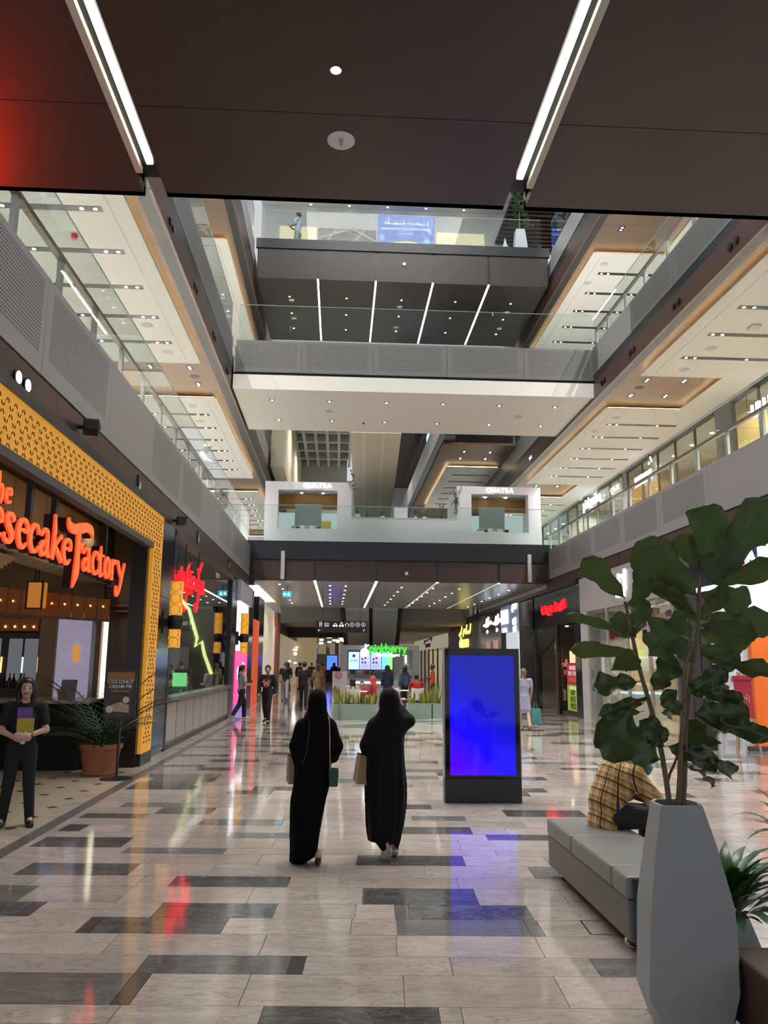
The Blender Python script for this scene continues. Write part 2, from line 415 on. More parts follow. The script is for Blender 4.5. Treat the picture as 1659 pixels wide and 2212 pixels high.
# the strip to the right of the near rows, then all rows further away
for k in range(len(rows)-1):
    xa = 3.4+.42*(rows[k]-3.4); save = ntile; ntile = 999; rand_row(k, rows[k], rows[k+1]-rows[k], xa, 9.0); ntile = save
k = 100
while y < 75:
    w = rng.choice((.30, .34, .36, .40, .43)) * (1 if y < 30 else 1.0)
    off = math.tan(YAW)*y
    rand_row(k, y, w, -3.3-off, 8.8-off+.4); y += w; k += 1
for nm, (b, m) in stuff_mb.items():
    o = b.build('tile_field', m, floor, fix=False); o['kind'] = 'stuff'
# beige shop floor of the restaurant, with small dark inset diamonds
BEIGEST = mat('beige_limestone', (.46, .39, .30), .16, noise=.08, nscale=3)
rfloor = sbox('floor_restaurant', BEIGEST, -14, -3.1, 2, 24, -.25, 0)
for i in range(12):
    for j in range(5):
        yy = 6.6+i*.62+(j % 2)*.31; xx = -3.42-j*.42
        b = MB(); s = .075; b.add([(xx-s,yy,.001),(xx,yy-s,.001),(xx+s,yy,.001),(xx,yy+s,.001),(xx-s,yy,-.01),(xx,yy-s,-.01),(xx+s,yy,-.01),(xx,yy+s,-.01)], [(0,1,2,3),(0,4,5,1),(1,5,6,2),(2,6,7,3),(3,7,4,0)])
        b.build('diamond_inset', DT[2], rfloor, fix=False)
sbox('trim_1', mat('threshold_grey_stone', (.14, .135, .13), .2, noise=.1, nscale=6), -3.13, -2.98, 3, 26.3, -.2, .0015)
sbox('floor_left_shops', mat('pale_shop_floor', (.5, .48, .46), .2), -14, -3.1, 24, 110, -.25, -.001)
sbox('floor_right_shops', mat('white_shop_floor', (.72, .70, .67), .08), 8.4, 18, -3, 110, -.25, -.001)

# ================================================================ bridge overhead (we stand below it)
ZB = 4.85
cl = struct(MB().box(-7, 12, -7, 4.98, ZB+.13, 6.4).build('ceiling_near_bridge', BLACK))
cols = [(-6.2, -3.82), (-3.68, -1.365), (-1.215, 1.085), (1.235, 3.62), (3.77, 6.1), (6.25, 8.65)]
prow = [(-2.6, -.1), (-.1, 2.0), (2.0, 4.09), (4.093, 5.0)]
for a, b in cols:
    for i, (c, d) in enumerate(prow):
        pbox('ceiling_panel', DARKCEIL, a, b, c+.002, d, ZB, ZB+.06, cl)
        if i == 3: pbox('ceiling_panel', DARKCEIL, a, b, 4.95, 5.0, ZB, 5.7, cl)
sidelit = mat('beige_lit_edge', (.62, .58, .50), .5)
for v, s, lab in ((-1.29, -1, 'left'), (1.16, 1, 'right')):
    t = thing('linear_ceiling_light', f'long white LED strip light in the dark ceiling overhead, the {lab} one of two', 'ceiling light', (v, 3, ZB))
    pbox('led_strip', STRIP, *(sorted((v-s*.012, v-s*.052))), -2.5, 4.66, ZB+.012, ZB+.035, t)
    pbox('housing', BLACKMET, v-.072, v+.072, -2.5, 4.70, ZB+.04, ZB+.12, t)
    pbox('trim', sidelit, *(sorted((v+s*.032, v+s*.073))), -2.5, 4.74, ZB+.0, ZB+.04, t)  # pale bar stands in for the panel edge lit by the strip
for v in (-3.75, 3.69, 6.17):
    t = thing('linear_ceiling_light', {-3.75: 'white LED strip light in the dark ceiling, outside the picture to the left', 3.69: 'white LED strip light in the dark ceiling, outside the picture to the right', 6.17: 'white LED strip light in the dark ceiling, far outside to the right'}[v], 'ceiling light', (v, 3, ZB))
    pbox('led_strip', STRIP, v-.02, v+.02, -2.5, 3.3, ZB+.012, ZB+.035, t)
    pbox('housing', BLACKMET, v-.06, v+.06, -2.5, 3.4, ZB+.04, ZB+.12, t)
t = thing('recessed_downlight', 'small round lit downlight in the dark ceiling overhead', 'ceiling light', (-.07, 3.74, ZB))
MB().lathe([(.028, 0), (.036, 0), (.036, .004), (.028, .004)][::1], 20, (-.07, 3.74, ZB-.004)).build('bezel', mat('warm_brass_ring', (.25, .13, .08), .3, metal=.8), t)
MB().lathe([(.001, .0), (.028, .0), (.026, .003), (.001, .003)], 20, (-.07, 3.74, ZB-.005)).build('lens', LENS, t)
t = thing('smoke_detector_plate', 'round white cover plate in the dark ceiling, slotted in its centre', 'ceiling plate', (-.04, 4.32, ZB))
MB().lathe([(.001, 0), (.078, 0), (.084, .006), (.084, .012), (.001, .012)], 32, (-.04, 4.32, ZB-.012)).build('plate', mat('white_plastic', (.75, .70, .69), .5), t)
pbox('slot', mat('grey_plastic', (.4, .36, .36), .5), -.052, -.028, 4.285, 4.355, ZB-.014, ZB-.011, t)

# ================================================================ galleries with balustrades
def balustrade(name, label, x, side, y0, y1, zf, zt, zg, panels, glen=1.47, rail=True, perf=PERF, fine=False, gstart=None, group=None):
    """side -1: the gallery lies to the left of x. panels: list of (ya, yb, holes_low or None)"""
    t = thing(name, label, 'balustrade', (x, y0, zf))
    g = .006
    for ya, yb, hl in panels:
        o = pbox('fascia_panel', perf if hl is not None else GREY, x, x+side*.04, ya+g, yb-g, zf, zt, t)
        o['along'] = 0.0; o['holes_low'] = float(hl or 0)
    pbox('shadow_gap', BLACK, x+side*.03, x+side*.2, y0, y1, zf-.05, zt-.02, t)
    yy = gstart if gstart is not None else y0
    while yy < y1-.2:
        b = min(yy+glen, y1)
        gp = pbox('glass_panel', GLASS, x+side*.05, x+side*.062, yy+.004, b-.004, zt-.03, zg, t)
        pbox('glass_edge', GLASSEDGE, x+side*.048, x+side*.064, yy+.004, b-.004, zg, zg+.012, gp)
        if rail:
            MB().box(*(sorted((x+side*.13, x+side*.19))), b-.05, b+.05, zt-.05, zt+.62).build('post', POSTGREY, t)
        yy = b
    if rail:
        pbox('handrail', WOODRAIL, *(sorted((x+side*.12, x+side*.2))), y0, y1, zt+.60, zt+.665, t)
    return t
def seq(y0, y1, step, pat):
    out = []; y = y0; i = 0
    while y < y1-.3:
        out.append((y, min(y+step, y1), pat[i % len(pat)])); y += step; i += 1
    return out
SPOTB = mat('gimbal_black', (.012, .011, .011), .25, metal=.4)
def gimbal(x, y, z, side, lit, label, group):
    t = thing('twin_spotlight', label, 'spotlight', (x, y, z), group)
    for k in (-.13, .13):
        bz = MB().lathe([(.075, 0), (.095, 0), (.095, .03), (.075, .03)], 18, (x if side < 0 else x-.03, y+k, z), 'X').build('bezel', mat('gimbal_ring', (.05, .048, .05), .25, metal=.8), t)
        MB().lathe([(.001, 0), (.07, 0), (.065, .008), (.001, .008)], 18, (x+.028 if side < 0 else x-.036, y+k, z), 'X').build('lens', LENS if lit else SPOTB, bz)
    return t

# --- level 1, left (above the restaurant)
sbox('floor_gallery_left', WHITEPL, -14, -3.53, 5.2, 31, 4.5, 6.15)
lp = [(5.3, 7.15, .05), (7.15, 8.98, .05), (8.98, 11.7, .08), (11.7, 14.3, None), (14.3, 17.2, .0), (17.2, 20, .05), (20, 22.8, None), (22.8, 25.6, .05), (25.6, 28.4, .1), (28.4, 31, None)]
balustrade('gallery_balustrade', 'grey perforated balcony front with glass railing above the restaurant on the left', -3.5, -1, 5.3, 31, 5.0, 6.2, 7.35, lp)
fb = struct(sbox('trim_2', BLACK, -3.75, -3.56, 5.3, 31, 4.45, 5.0))
for a, b in ((5.3, 9.55), (9.55, 12.2), (12.2, 15.3), (15.3, 20.5), (20.5, 26), (26, 31)):
    pbox('fascia_plate', BROWN, -3.56, -3.5, a+.004, b-.004, 4.5, 4.965, fb)
gimbal(-3.5, 7.45, 4.72, -1, True, 'lit twin spotlight above the golden lattice, nearest the left edge', None)
gimbal(-3.5, 8.45, 4.72, -1, True, 'lit twin spotlight above the golden lattice, second from the left edge', None)
# --- level 1, right
sbox('floor_gallery_right', WHITEPL, 8.25, 18, 5.2, 48, 4.5, 6.1)
rp = seq(6.0, 31, 2.75, [.05, .0, .05, None, .1, .05, .1, .05, .15])
balustrade('gallery_balustrade', 'grey perforated balcony front with glass railing above the shops on the right', 8.2, 1, 6.0, 31, 5.0, 6.15, 7.35, rp, perf=PERF)
fb = struct(sbox('trim_3', BLACK, 8.27, 8.45, 6, 31, 4.42, 5.0))
for i in range(9): pbox('fascia_plate', BROWN, 8.2, 8.27, 6+i*2.8+.004, 6+(i+1)*2.8-.004, 4.5, 4.96, fb)
# --- level 2
ZS = 9.85
sbox('floor_upper_gallery_left', mat('gallery_screed', (.5, .5, .48), .6), -14, -3.45, 5.2, 60, ZS+.05, 11.4)
sbox('floor_upper_gallery_right', MATS['gallery_screed'], 7.85, 18, 5.2, 60, ZS+.05, 11.4)
balustrade('upper_gallery_balustrade', 'grey upper balcony front with glass railing at upper left, before the white bridge', -3.4, -1, 6, 23.25, 10.6, 11.5, 12.6, seq(6, 23.25, 2.8, [.05]), rail=False, perf=PERFFINE)
balustrade('upper_gallery_balustrade', 'grey upper balcony front with wood handrail at upper right, before the white bridge', 7.8, 1, 6, 23.25, 10.6, 11.5, 12.5, seq(6, 23.25, 2.8, [.05, .05, None]), perf=PERFFINE)
balustrade('upper_gallery_balustrade', 'grey upper balcony front seen below the white bridge on the right', 7.8, 1, 28, 58, 10.6, 11.5, 12.5, seq(28, 58, 3, [None]), perf=PERFFINE)
balustrade('upper_gallery_balustrade', 'grey upper balcony front seen below the white bridge on the left', -3.4, -1, 28, 58, 10.6, 11.5, 12.5, seq(28, 58, 3, [None]), perf=PERFFINE)
def band(name, x, side, y0, y1, z0, z1, zgap, step=3.4):
    s = struct(sbox(name, BLACK, *(sorted((x+side*.06, x+side*.3))), y0, y1, z0+.02, zgap))
    y = y0
    while y < y1-.1:
        b = min(y+step, y1); pbox('fascia_plate', BROWN, *(sorted((x, x+side*.06))), y+.004, b-.004, z0, z1, s); y = b
    pbox('black_strip', BLACKMET, *(sorted((x-side*.0, x+side*.06))), y0, y1, z1, zgap, s)
    return s
band('trim_4', -3.4, -1, 6, 60, 9.82, 10.38, 10.62)
band('trim_5', 7.8, 1, 6, 60, 9.82, 10.38, 10.62)
for i, yy in enumerate((8.6, 11.4, 14.35, 17.1, 20.0, 22.4)):
    gimbal(7.8, yy, 10.1, 1, False, ('nearest', 'second nearest', 'third', 'fourth', 'fifth', 'furthest')[i]+' unlit twin spotlight in the brown band of the upper right balcony', 'twin spotlights under the upper right balcony')
for i, yy in enumerate((11.6, 14.4, 17.1, 19.8, 22.3)):
    gimbal(-3.4, yy, 10.1, -1, False, ('nearest', 'second nearest', 'third', 'fourth', 'furthest')[i]+' unlit twin spotlight in the brown band of the upper left balcony', 'twin spotlights under the upper left balcony')
gimbal(7.8, 31.5, 10.1, 1, True, 'lit twin spotlight under the upper balcony on the right, beyond the white bridge', None)
# --- level 3
sbox('floor_top_gallery_left', MATS['gallery_screed'], -14, -3.45, 5.2, 60, 15.5, 17)
sbox('floor_top_gallery_right', MATS['gallery_screed'], 7.85, 18, 5.2, 60, 15.5, 17)
balustrade('top_gallery_balustrade', 'blue-grey top-floor balcony front with glass railing at upper left', -3.4, -1, 14, 27.6, 16.25, 17.15, 18.4, seq(14, 27.6, 3.4, [None]), rail=False)
balustrade('top_gallery_balustrade', 'blue-grey top-floor balcony front with glass railing at upper right', 7.8, 1, 14, 27.6, 16.25, 17.15, 18.4, seq(14, 27.6, 3.4, [None]), rail=False)
band('trim_6', -3.4, -1, 14, 50, 15.4, 15.95, 16.3)
band('trim_7', 7.8, 1, 14, 50, 15.4, 15.95, 16.3)

# --- soffits: brown ceiling, floating white panels with light coves, black light slots
ORD = ['first', 'second', 'third', 'fourth', 'fifth', 'sixth', 'seventh', 'eighth', 'ninth', 'tenth', 'eleventh', 'twelfth', '13th', '14th', '15th', '16th', '17th', '18th']
def soffit(nm, x0, x1, zs, u0, u1, pan, side, slots, lab, sl0, sl1, cove=True, nspk=0):
    c = struct(MB().box(x0, x1, u0, u1, zs, zs+.06).build(nm, BROWNSOF))
    for i in range(int((u1-u0)/2.9)): pbox('panel_joint', BLACK, min(x0, x1)+.02, max(x0, x1)-.02, u0+i*2.9, u0+i*2.9+.006, zs-.001, zs+.01, c)
    for (a, b) in pan:
        pe = x0 if abs(x0) < abs(x1) else x1       # atrium edge
        far = x1 if pe == x0 else x0
        in0 = pe+side*.42; in1 = far-side*.02
        p = pbox('floating_panel', WHITEPL, *(sorted((in0, in1))), a, b, zs-.16, zs-.13, c)
        gx = in0+side*.33
        pbox('access_joint', mat('joint_grey', (.45, .43, .39), .7), *(sorted((gx, gx+side*.012))), a+.3, b-.3, zs-.162, zs-.159, p)
        if cove:
            pbox('cove_light', STRIPWARM, *(sorted((in0+side*.05, in0+side*.08))), a+.08, b-.08, zs-.125, zs-.105, c)
            pbox('cove_light', STRIPWARM, *(sorted((in0+side*.1, in1-side*.4))), a+.04, a+.07, zs-.125, zs-.105, c)
            pbox('cove_light', STRIPWARM, *(sorted((in0+side*.1, in1-side*.4))), b-.07, b-.04, zs-.125, zs-.105, c)
    # the white ceiling runs on beside the brown bays
    pe = x0 if abs(x0) < abs(x1) else x1; far = x1 if pe == x0 else x0
    for (a, b), (c0, d0) in zip(pan[:-1], pan[1:]):
        wx = pe+side*2.8
        pbox('floating_panel', WHITEPL, *(sorted((wx, far-side*.02))), b, c0, zs-.16, zs-.13, c)
        if cove: pbox('cove_light', STRIPWARM, *(sorted((wx+side*.05, wx+side*.08))), b+.05, c0-.05, zs-.125, zs-.105, c)
    for ns, yy in enumerate(slots):
        t = thing('slot_light', lab+', '+ORD[ns]+' from the near end', 'ceiling light', ((sl0+sl1)/2, yy, zs-.16), lab.replace('black slot light', 'slot lights'))
        tr_ = pbox('trough', BLACK, *(sorted((sl0, sl1))), yy-.085, yy+.085, zs-.166, zs-.15, t)
        for k, e in ((.12, sl0), (.36, sl0), (1.75, sl0)):
            xx = e+side*k
            if abs(xx-sl0) > abs(sl1-sl0): continue
            MB().lathe([(.001, 0), (.036, 0), (.036, .01), (.001, .01)], 12, (xx, yy, zs-.172)).build('lens', LENS, tr_)
SL = [11.75+1.52*k for k in range(6)]; SL2 = [25.36+1.52*k for k in range(6)]; SL3 = [39.15+1.52*k for k in range(6)]
soffit('ceiling_gallery_right', 7.86, 11.9, ZS, 6, 58, [(9.86, 20.77), (23.66, 34.57), (37.46, 48.4), (51.3, 58)], 1, SL+SL2+SL3, 'black slot light in the white ceiling of the right gallery', 8.87, 11.27)
soffit('ceiling_gallery_left', -3.46, -13.9, ZS, 6, 58, [(9.86, 20.77), (23.66, 34.57), (37.46, 48.4), (51.3, 58)], -1, SL+SL2+SL3, 'black slot light in the white ceiling of the left gallery', -4.37, -6.77)
SU = [25.57+1.525*k for k in range(5)]
soffit('ceiling_top_gallery_right', 7.86, 12.2, 15.45, 14, 50, [(9.9, 21.2), (24.15, 35)], 1, SU, 'black slot light in the top right gallery ceiling', 8.9, 10.85)
soffit('ceiling_top_gallery_left', -3.46, -13.9, 15.45, 14, 50, [(9.9, 21.2), (24.15, 35)], -1, [], 'black slot light in the top left gallery ceiling', -4.4, -6.4)
# downlights and speakers in the brown islands
def twin_down(x, y, z, lab, grp):
    t = thing('twin_downlight', lab, 'ceiling light', (x, y, z), grp)
    fr_ = pbox('frame', BLACK, x-.085, x+.085, y-.16, y+.16, z-.008, z+.002, t)
    for k in (-.07, .07): MB().lathe([(.001, 0), (.036, 0), (.036, .006), (.001, .006)], 12, (x, y+k, z-.014)).build('lens', LENS, fr_)
for x, y in ((8.78, 21.5), (9.88, 21.48), (8.8, 22.85), (9.87, 22.83)): twin_down(x, y, ZS, ('near' if y < 22 else 'far')+('-left' if x < 9 else '-right')+' square twin downlight in the brown bay of the right gallery ceiling', 'twin downlights, right gallery bay')
for x, y in ((-5.41, 21.5), (-4.32, 21.5), (-4.31, 22.88)): twin_down(x, y, ZS, ('near-left' if x < -5 else ('near-right' if y < 22 else 'far-right'))+' square twin downlight in the brown bay of the left gallery ceiling', 'twin downlights, left gallery bay')
for x, y in ((9.0, 35.6), (10.0, 35.6)): twin_down(x, y, ZS, 'square twin downlight in the far brown bay of the right gallery ceiling', 'twin downlights, far right bay')
for x, y in ((8.75, 21.6), (9.9, 21.6), (8.8, 22.9)): twin_down(x, y, 15.45, 'square twin downlight in the brown top-floor ceiling at right', 'twin downlights, top right')
def ceiling_speaker(x, y, z, m, lab, grp, r=.14):
    t = MB().lathe([(.001, 0), (r*.9, 0), (r, .006), (r, .012), (.001, .012)], 20, (x, y, z-.012)).build('ceiling_speaker', m)
    tag(t, lab, 'speaker', grp)
pw = mat('pale_grille', (.6, .58, .53), .7); pb_ = mat('brown_grille', (.07, .045, .035), .7)
for x, y in ((9.35, 18.7), (9.3, 20.2), (8.95, 24.6), (8.75, 26.2)): ceiling_speaker(x, y, ZS-.16, pw, 'round pale speaker grille in the white ceiling of the right gallery', 'pale speaker grilles, right')
for x, y in ((-4.75, 18.3), (-4.6, 20.0), (-4.75, 24.5), (-4.8, 26.1)): ceiling_speaker(x, y, ZS-.16, pw, 'round pale speaker grille in the white ceiling of the left gallery', 'pale speaker grilles, left')
ceiling_speaker(8.79, 22.15, ZS, pb_, 'round brown speaker grille in the right brown ceiling bay', None)
ceiling_speaker(-4.31, 22.21, ZS, pb_, 'round brown speaker grille in the left brown ceiling bay', None)
ceiling_speaker(8.55, 20.3, 15.45, pb_, 'round dark speaker grille in the top-floor brown ceiling', None)
for x, y in ((8.9, 24.9), (8.75, 26.3)): ceiling_speaker(x, y, 15.29, pw, 'round pale speaker grille in the white top-floor ceiling at right', 'pale speaker grilles, top floor')
sd = thing('smoke_beacon', 'small red fire beacon under the white ceiling at left', 'beacon', (-5.15, 14.2, ZS-.16))
MB().lathe([(.001, 0), (.05, .0), (.065, .05), (.065, .09), (.001, .09)], 14, (-5.15, 14.2, ZS-.25)).build('beacon_body', mat('beacon_red', (.5, .02, .015), .35), sd)
sp_ = thing('wireless_access_point', 'white box-shaped access point under the white ceiling at right', 'access point', (9.75, 17.3, ZS-.16))
MB().box(9.62, 9.88, 17.16, 17.44, ZS-.23, ZS-.16).build('case', mat('white_plastic', (.75, .7, .69), .5), sp_, bevel=.03)
# ================================================================ lower bridge (first floor) with the white kiosks on it
BY = 31.1
SOFMET = mat('brushed_bronze_soffit', (.50, .51, .53), .27, metal=.3, noise=.1, nscale=5, stretch=(.3, 14, 1))
br = struct(MB().box(-3.35, 8.65, BY+.05, 46.5, ZB+.1, 6.35).build('floor_lower_bridge', BLACKMET))
for i, (a, b) in enumerate(((-3.35, -1.03), (-.91, 1.37), (1.49, 3.77), (3.89, 6.2), (6.32, 8.65))):
    pbox('front_panel', mat('dark_brown_panel', (.045, .028, .026), .45, noise=.1, nscale=2), a, b, BY, BY+.06, ZB, 5.66, br)
    for j in range(8): pbox('soffit_plank', SOFMET, a, b, BY+.07+j*1.93, BY+.07+(j+1)*1.93-.006, ZB, ZB+.05, br)
pbox('upstand', NAVYBLACK, -3.45, 8.75, BY-.06, BY+.06, 5.68, 6.41, br)
pbox('end_column', NAVYBLACK, -3.75, -3.35, BY-.05, BY+.5, 4.7, 6.41, br)
pbox('end_column', NAVYBLACK, 8.65, 9.0, BY-.05, BY+.5, 4.5, 6.41, br)
for i, v in enumerate((-.97, 1.43, 3.83, 6.26)):
    lab = ('first', 'second', 'third', 'fourth')[i]
    t = thing('linear_ceiling_light', f'LED strip under the lower bridge, the {lab} from the left', 'ceiling light', (v, 38, ZB))
    pbox('housing', BLACKMET, v-.06, v+.06, BY+.02, 46.4, ZB+.03, ZB+.1, t)
    pbox('led_strip', STRIP, v-.028, v+.028, BY+.05, 46.3, ZB+.005, ZB+.03, t) if i < 2 else pbox('led_strip', emat('led_strip_dim', (1, .9, .72), .38), v-.028, v+.028, BY+.05, 46.3, ZB+.005, ZB+.03, t)
    MB().lathe([(.001, 0), (.05, 0), (.05, .02), (.001, .02)], 12, (v, BY-.02, ZB-.02), 'Z').build('end_lamp', LENS, t)
    pbox('front_channel', BLACKMET, v-.058, v+.058, BY+.015, BY+.05, ZB+.02, 5.68, t)
for x, lab in ((-2.23, 'left'), (7.49, 'right')):
    t = thing('column_speaker', f'slim vertical grey loudspeaker on the {lab} end of the brown bridge front', 'speaker', (x, BY-.05, 4.9))
    MB().box(x-.075, x+.075, BY-.13, BY-.0, 4.9, 6.0).build('cabinet', mat('grey_speaker_case', (.45, .44, .45), .5), t, bevel=.01)
    pbox('grille', SPEAKERGREY, x-.055, x+.055, BY-.136, BY-.13, 4.95, 5.95, t)
    pbox('bracket', BLACKMET, x-.03, x+.03, BY-.02, BY+.02, 5.3, 5.5, t)
t = tag(MB().box(2.55, 2.67, BY-.05, BY, 5.12, 5.25).build('motion_sensor', mat('white_plastic'), bevel=.01), 'small square white sensor on the brown front of the lower bridge', 'sensor')
rng = random.Random(5)
for cx in (-2.45, -.4, .25, 2.6, 3.95, 5.1, 7.3):
    for k in range(6):
        yy = 33+k*2.1+cx*.15
        xx = cx-.02*k
        t = MB().lathe([(.001, 0), (.04, 0), (.04, .012), (.001, .012)], 10, (xx, yy, ZB-.012)).build('recessed_downlight', LENS)
        tag(t, 'tiny lit downlight in the metal underside of the lower bridge', 'ceiling light', 'downlights under the lower bridge')
def exit_sign(x, y, z, lab, fr=FRONT):
    t = thing('exit_sign', lab, 'sign', (x, y, z))
    hp_ = pbox('panel', emat('exit_panel_teal', (.03, .42, .60), .9), x-.19, x+.19, y-.012, y+.012, z-.12, z+.12, t)
    pbox('hanger', BLACKMET, x-.01, x+.01, y-.008, y+.008, z+.12, z+.4, t)
    w = emat('sign_white', (1, 1, 1), 1.4)
    b = MB(); stroke(b, [(-.13, 0, .035), (-.02, 0, .035)], .006, smooth=False); stroke(b, [(-.09, .055, .025), (-.135, 0, .03), (-.09, -.055, .025)], .006, smooth=False)
    place(b, 'arrow', w, (x, y-.013, z), FRONT, hp_)
    b = MB(); disc_prism(b, .075, .06, .02, .006); stroke(b, [(.07, .035, .035), (.06, -.02, .03), (.03, -.08, .02)], .006); stroke(b, [(.06, -.02, .025), (.1, -.05, .02), (.1, -.085, .02)], .006); stroke(b, [(.03, .0, .016), (.07, .03, .02), (.115, .0, .016)], .006)
    place(b, 'running_figure', w, (x, y-.013, z), FRONT, hp_)
exit_sign(-2.16, 33, 4.48, 'lit teal exit sign with an arrow under the lower bridge, on the left')
# hanging wayfinding board
t = thing('wayfinding_board', 'dark hanging direction board with a row of white pictograms', 'sign', (.12, 34, 3.2))
pbox('board', mat('charcoal_sign', (.025, .02, .022), .35), -.95, 1.18, 33.96, 34.04, 2.97, 3.45, t)
for x in (-.7, .9): MB().tube([(x, 34, 3.45), (x, 34, ZB)], .008, 6).build('hanger_rod', BLACKMET, t)
SW = emat('sign_white'.replace('white', 'soft_white'), (.85, .85, .85), .75)
def pict(b, i, x, y, s):
    if i == 0:
        for q in (-.03, .04): disc_prism(b, x+q, y+.09, .018, .006); stroke(b, [(x+q, y+.06, .035), (x+q, y-.02, .035)], .006, smooth=False); stroke(b, [(x+q, y-.02, .02), (x+q, y-.1, .02)], .006, smooth=False)
    elif i == 1:
        stroke(b, [(x-.08, y+.05, .016), (x+.08, y+.05, .016)], .006, smooth=False); stroke(b, [(x-.08, y-.08, .016), (x+.08, y-.08, .016)], .006, smooth=False)
        for q in (-.08, .08): stroke(b, [(x+q, y-.08, .016), (x+q, y+.05, .016)], .006, smooth=False)
        stroke(b, [(x-.04, y-.02, .03), (x+.04, y-.02, .03)], .006, smooth=False)
    elif i in (2, 3):
        stroke(b, [(x-.1, y-.05, .05), (x+.1, y-.05, .05)], .006, smooth=False); stroke(b, [(x-.06, y-.02, .02), (x-.03, y+.04, .02), (x+.03, y+.04, .02), (x+.07, y-.02, .02)], .006, smooth=False)
        for q in (-.06, .06): disc_prism(b, x+q, y-.085, .022, .006)
        if i == 3: stroke(b, [(x-.03, y+.08, .03), (x+.03, y+.08, .03)], .006, smooth=False)
    elif i == 4:
        stroke(b, [(x-.09, y-.02, .02), (x, y+.07, .02), (x+.09, y-.02, .02)], .006, smooth=False)
        for q in (-.06, .06): stroke(b, [(x+q, y-.09, .02), (x+q, y, .02)], .006, smooth=False)
    else:
        pts = [(x+.085*math.cos(a), y+.085*math.sin(a), .014) for a in np.linspace(0, 2*PI, 17)]; stroke(b, pts, .006, n=2)
for i, x in enumerate((-.78, -.52, -.16, .1, .34)):
    b = MB(); pict(b, i, x, 3.31, 1); place(b, 'pictogram', SW, (0, 33.958, 0), FRONT, t)
for i, (x, L_) in enumerate(((.55, 'E'), (.79, 'G'), (1.03, 'A'))):
    b = MB(); pict(b, 5, x, 3.31, 1); place(b, 'ring', SW, (0, 33.958, 0), FRONT, t); text('letter', L_, SW, (x, 33.955, 3.27), FRONT, .12, t, depth=.002)
for x, d in ((-.82, 'l'), (1.05, 'u')):
    b = MB()
    if d == 'l': stroke(b, [(x-.05, 3.06, .014), (x+.05, 3.06, .014)], .006, smooth=False); stroke(b, [(x-.015, 3.1, .014), (x-.05, 3.06, .014), (x-.015, 3.02, .014)], .006, smooth=False)
    else: stroke(b, [(x, 3.01, .014), (x, 3.11, .014)], .006, smooth=False); stroke(b, [(x-.04, 3.075, .014), (x, 3.11, .014), (x+.04, 3.075, .014)], .006, smooth=False)
    place(b, 'arrow', SW, (0, 33.958, 0), FRONT, t)

# glass railing along the lower bridge
t = thing('bridge_glass_railing', 'clear glass railing on top of the lower bridge in front of the white kiosks', 'railing', (2.6, BY, 6.41))
for i in range(5):
    a = -3.3+i*2.38; pbox('glass_panel', GLASS, a+.004, a+2.372, BY-.02, BY-.008, 6.38, 7.83, t); pbox('glass_edge', mat('steel_cap', (.45, .46, .45), .3, metal=.7), a+.004, a+2.372, BY-.024, BY-.004, 7.83, 7.85, t)

# white kiosks
KY = 31.75
PALEG = glass('pale_green_glass', (.62, .78, .74), dim=.85)
AMBER = mat('amber_wood', (.42, .22, .05), .45, noise=.15, nscale=6)
BACKLIT = emat('kiosk_back_light', (.62, .78, .78), .42)
SIGNW = emat('sign_letters_white', (1, .96, .86), 1.5)
def kiosk(lab, x0, x1, ox0, ox1, oz0, oz1, zt, sx):
    t = thing('retail_kiosk', lab, 'kiosk', ((x0+x1)/2, KY, 6.4))
    b = MB(); b.box(x0, ox0, KY, KY+.5, 6.36, zt); b.box(ox1, x1, KY, KY+.5, 6.36, zt); b.box(ox0, ox1, KY, KY+.5, oz1, zt); b.box(ox0, ox1, KY, KY+.5, 6.36, oz0)
    b.build('portal_frame', WHITEGL, t)
    pbox('roof', WHITEGL, x0, x1, KY+.5, KY+3.0, zt-.12, zt-.02, t)
    pbox('back_panel', BACKLIT, x0+.1, x1-.1, KY+2.9, KY+2.95, 6.36, 8.2, t)
    pbox('amber_pelmet', AMBER, x0+.1, x1-.1, KY+1.9, KY+2.0, 8.18, zt-.14, t)
    pbox('side_wall', WHITEGL, x0, x0+.06, KY+.5, KY+3, 6.36, zt-.12, t); pbox('side_wall', WHITEGL, x1-.06, x1, KY+.5, KY+3, 6.36, zt-.12, t)
    w = ox1-ox0
    pbox('partition', mat('pale_partition', (.45, .58, .54), .3), ox0+w*.25, ox0+w*.72, KY+1.6, KY+1.64, 7.35, 8.35, t)
    pbox('shelf', WHITEGL, ox0+w*.2, ox0+w*.75, KY+1.2, KY+1.6, 7.30, 7.34, t)
    for k in (.3, .36, .7, .74):
        MB().lathe([(.001, 0), (.06, 0), (.06, .02), (.001, .02)], 12, (ox0+w*k, KY+.9+(.6 if k in (.36, .74) else 0), zt-.16)).build('spotlight', LENS, t)
    text('sign_letters', 'QUATRA', SIGNW, (sx, KY-.012, zt-.24), FRONT, .26, t, depth=.008, spacing=1.15, bold=.006)
    text('sign_sub_letters', 'LONDON', mat('sign_brown', (.2, .14, .1), .5), (sx, KY-.006, zt-.34), FRONT, .085, t, depth=.004, spacing=1.5)
    for (a, c, h, m) in ((.3, .1, .25, BLACKMET), (.36, .18, .32, WHITEGL), (.52, .22, .3, WHITEGL), (.66, .16, .26, BLACKMET)):
        pbox('display_block', m, ox0+w*a, ox0+w*(a)+c, KY+.9, KY+1.1, 7.0, 7.0+h, t)
    return t
kiosk('white portal kiosk with lit sign on the lower bridge, the left one of two', -3.08, .42, -2.55, -.16, 7.03, 8.61, 8.95, -.98)
kiosk('white portal kiosk with lit sign on the lower bridge, the right one of two', 4.74, 8.2, 5.33, 7.68, 7.0, 8.58, 8.9, 6.5)
t = thing('kiosk_counter', 'low white counter wall between the two white kiosks on the bridge', 'counter', (2.6, KY, 6.4))
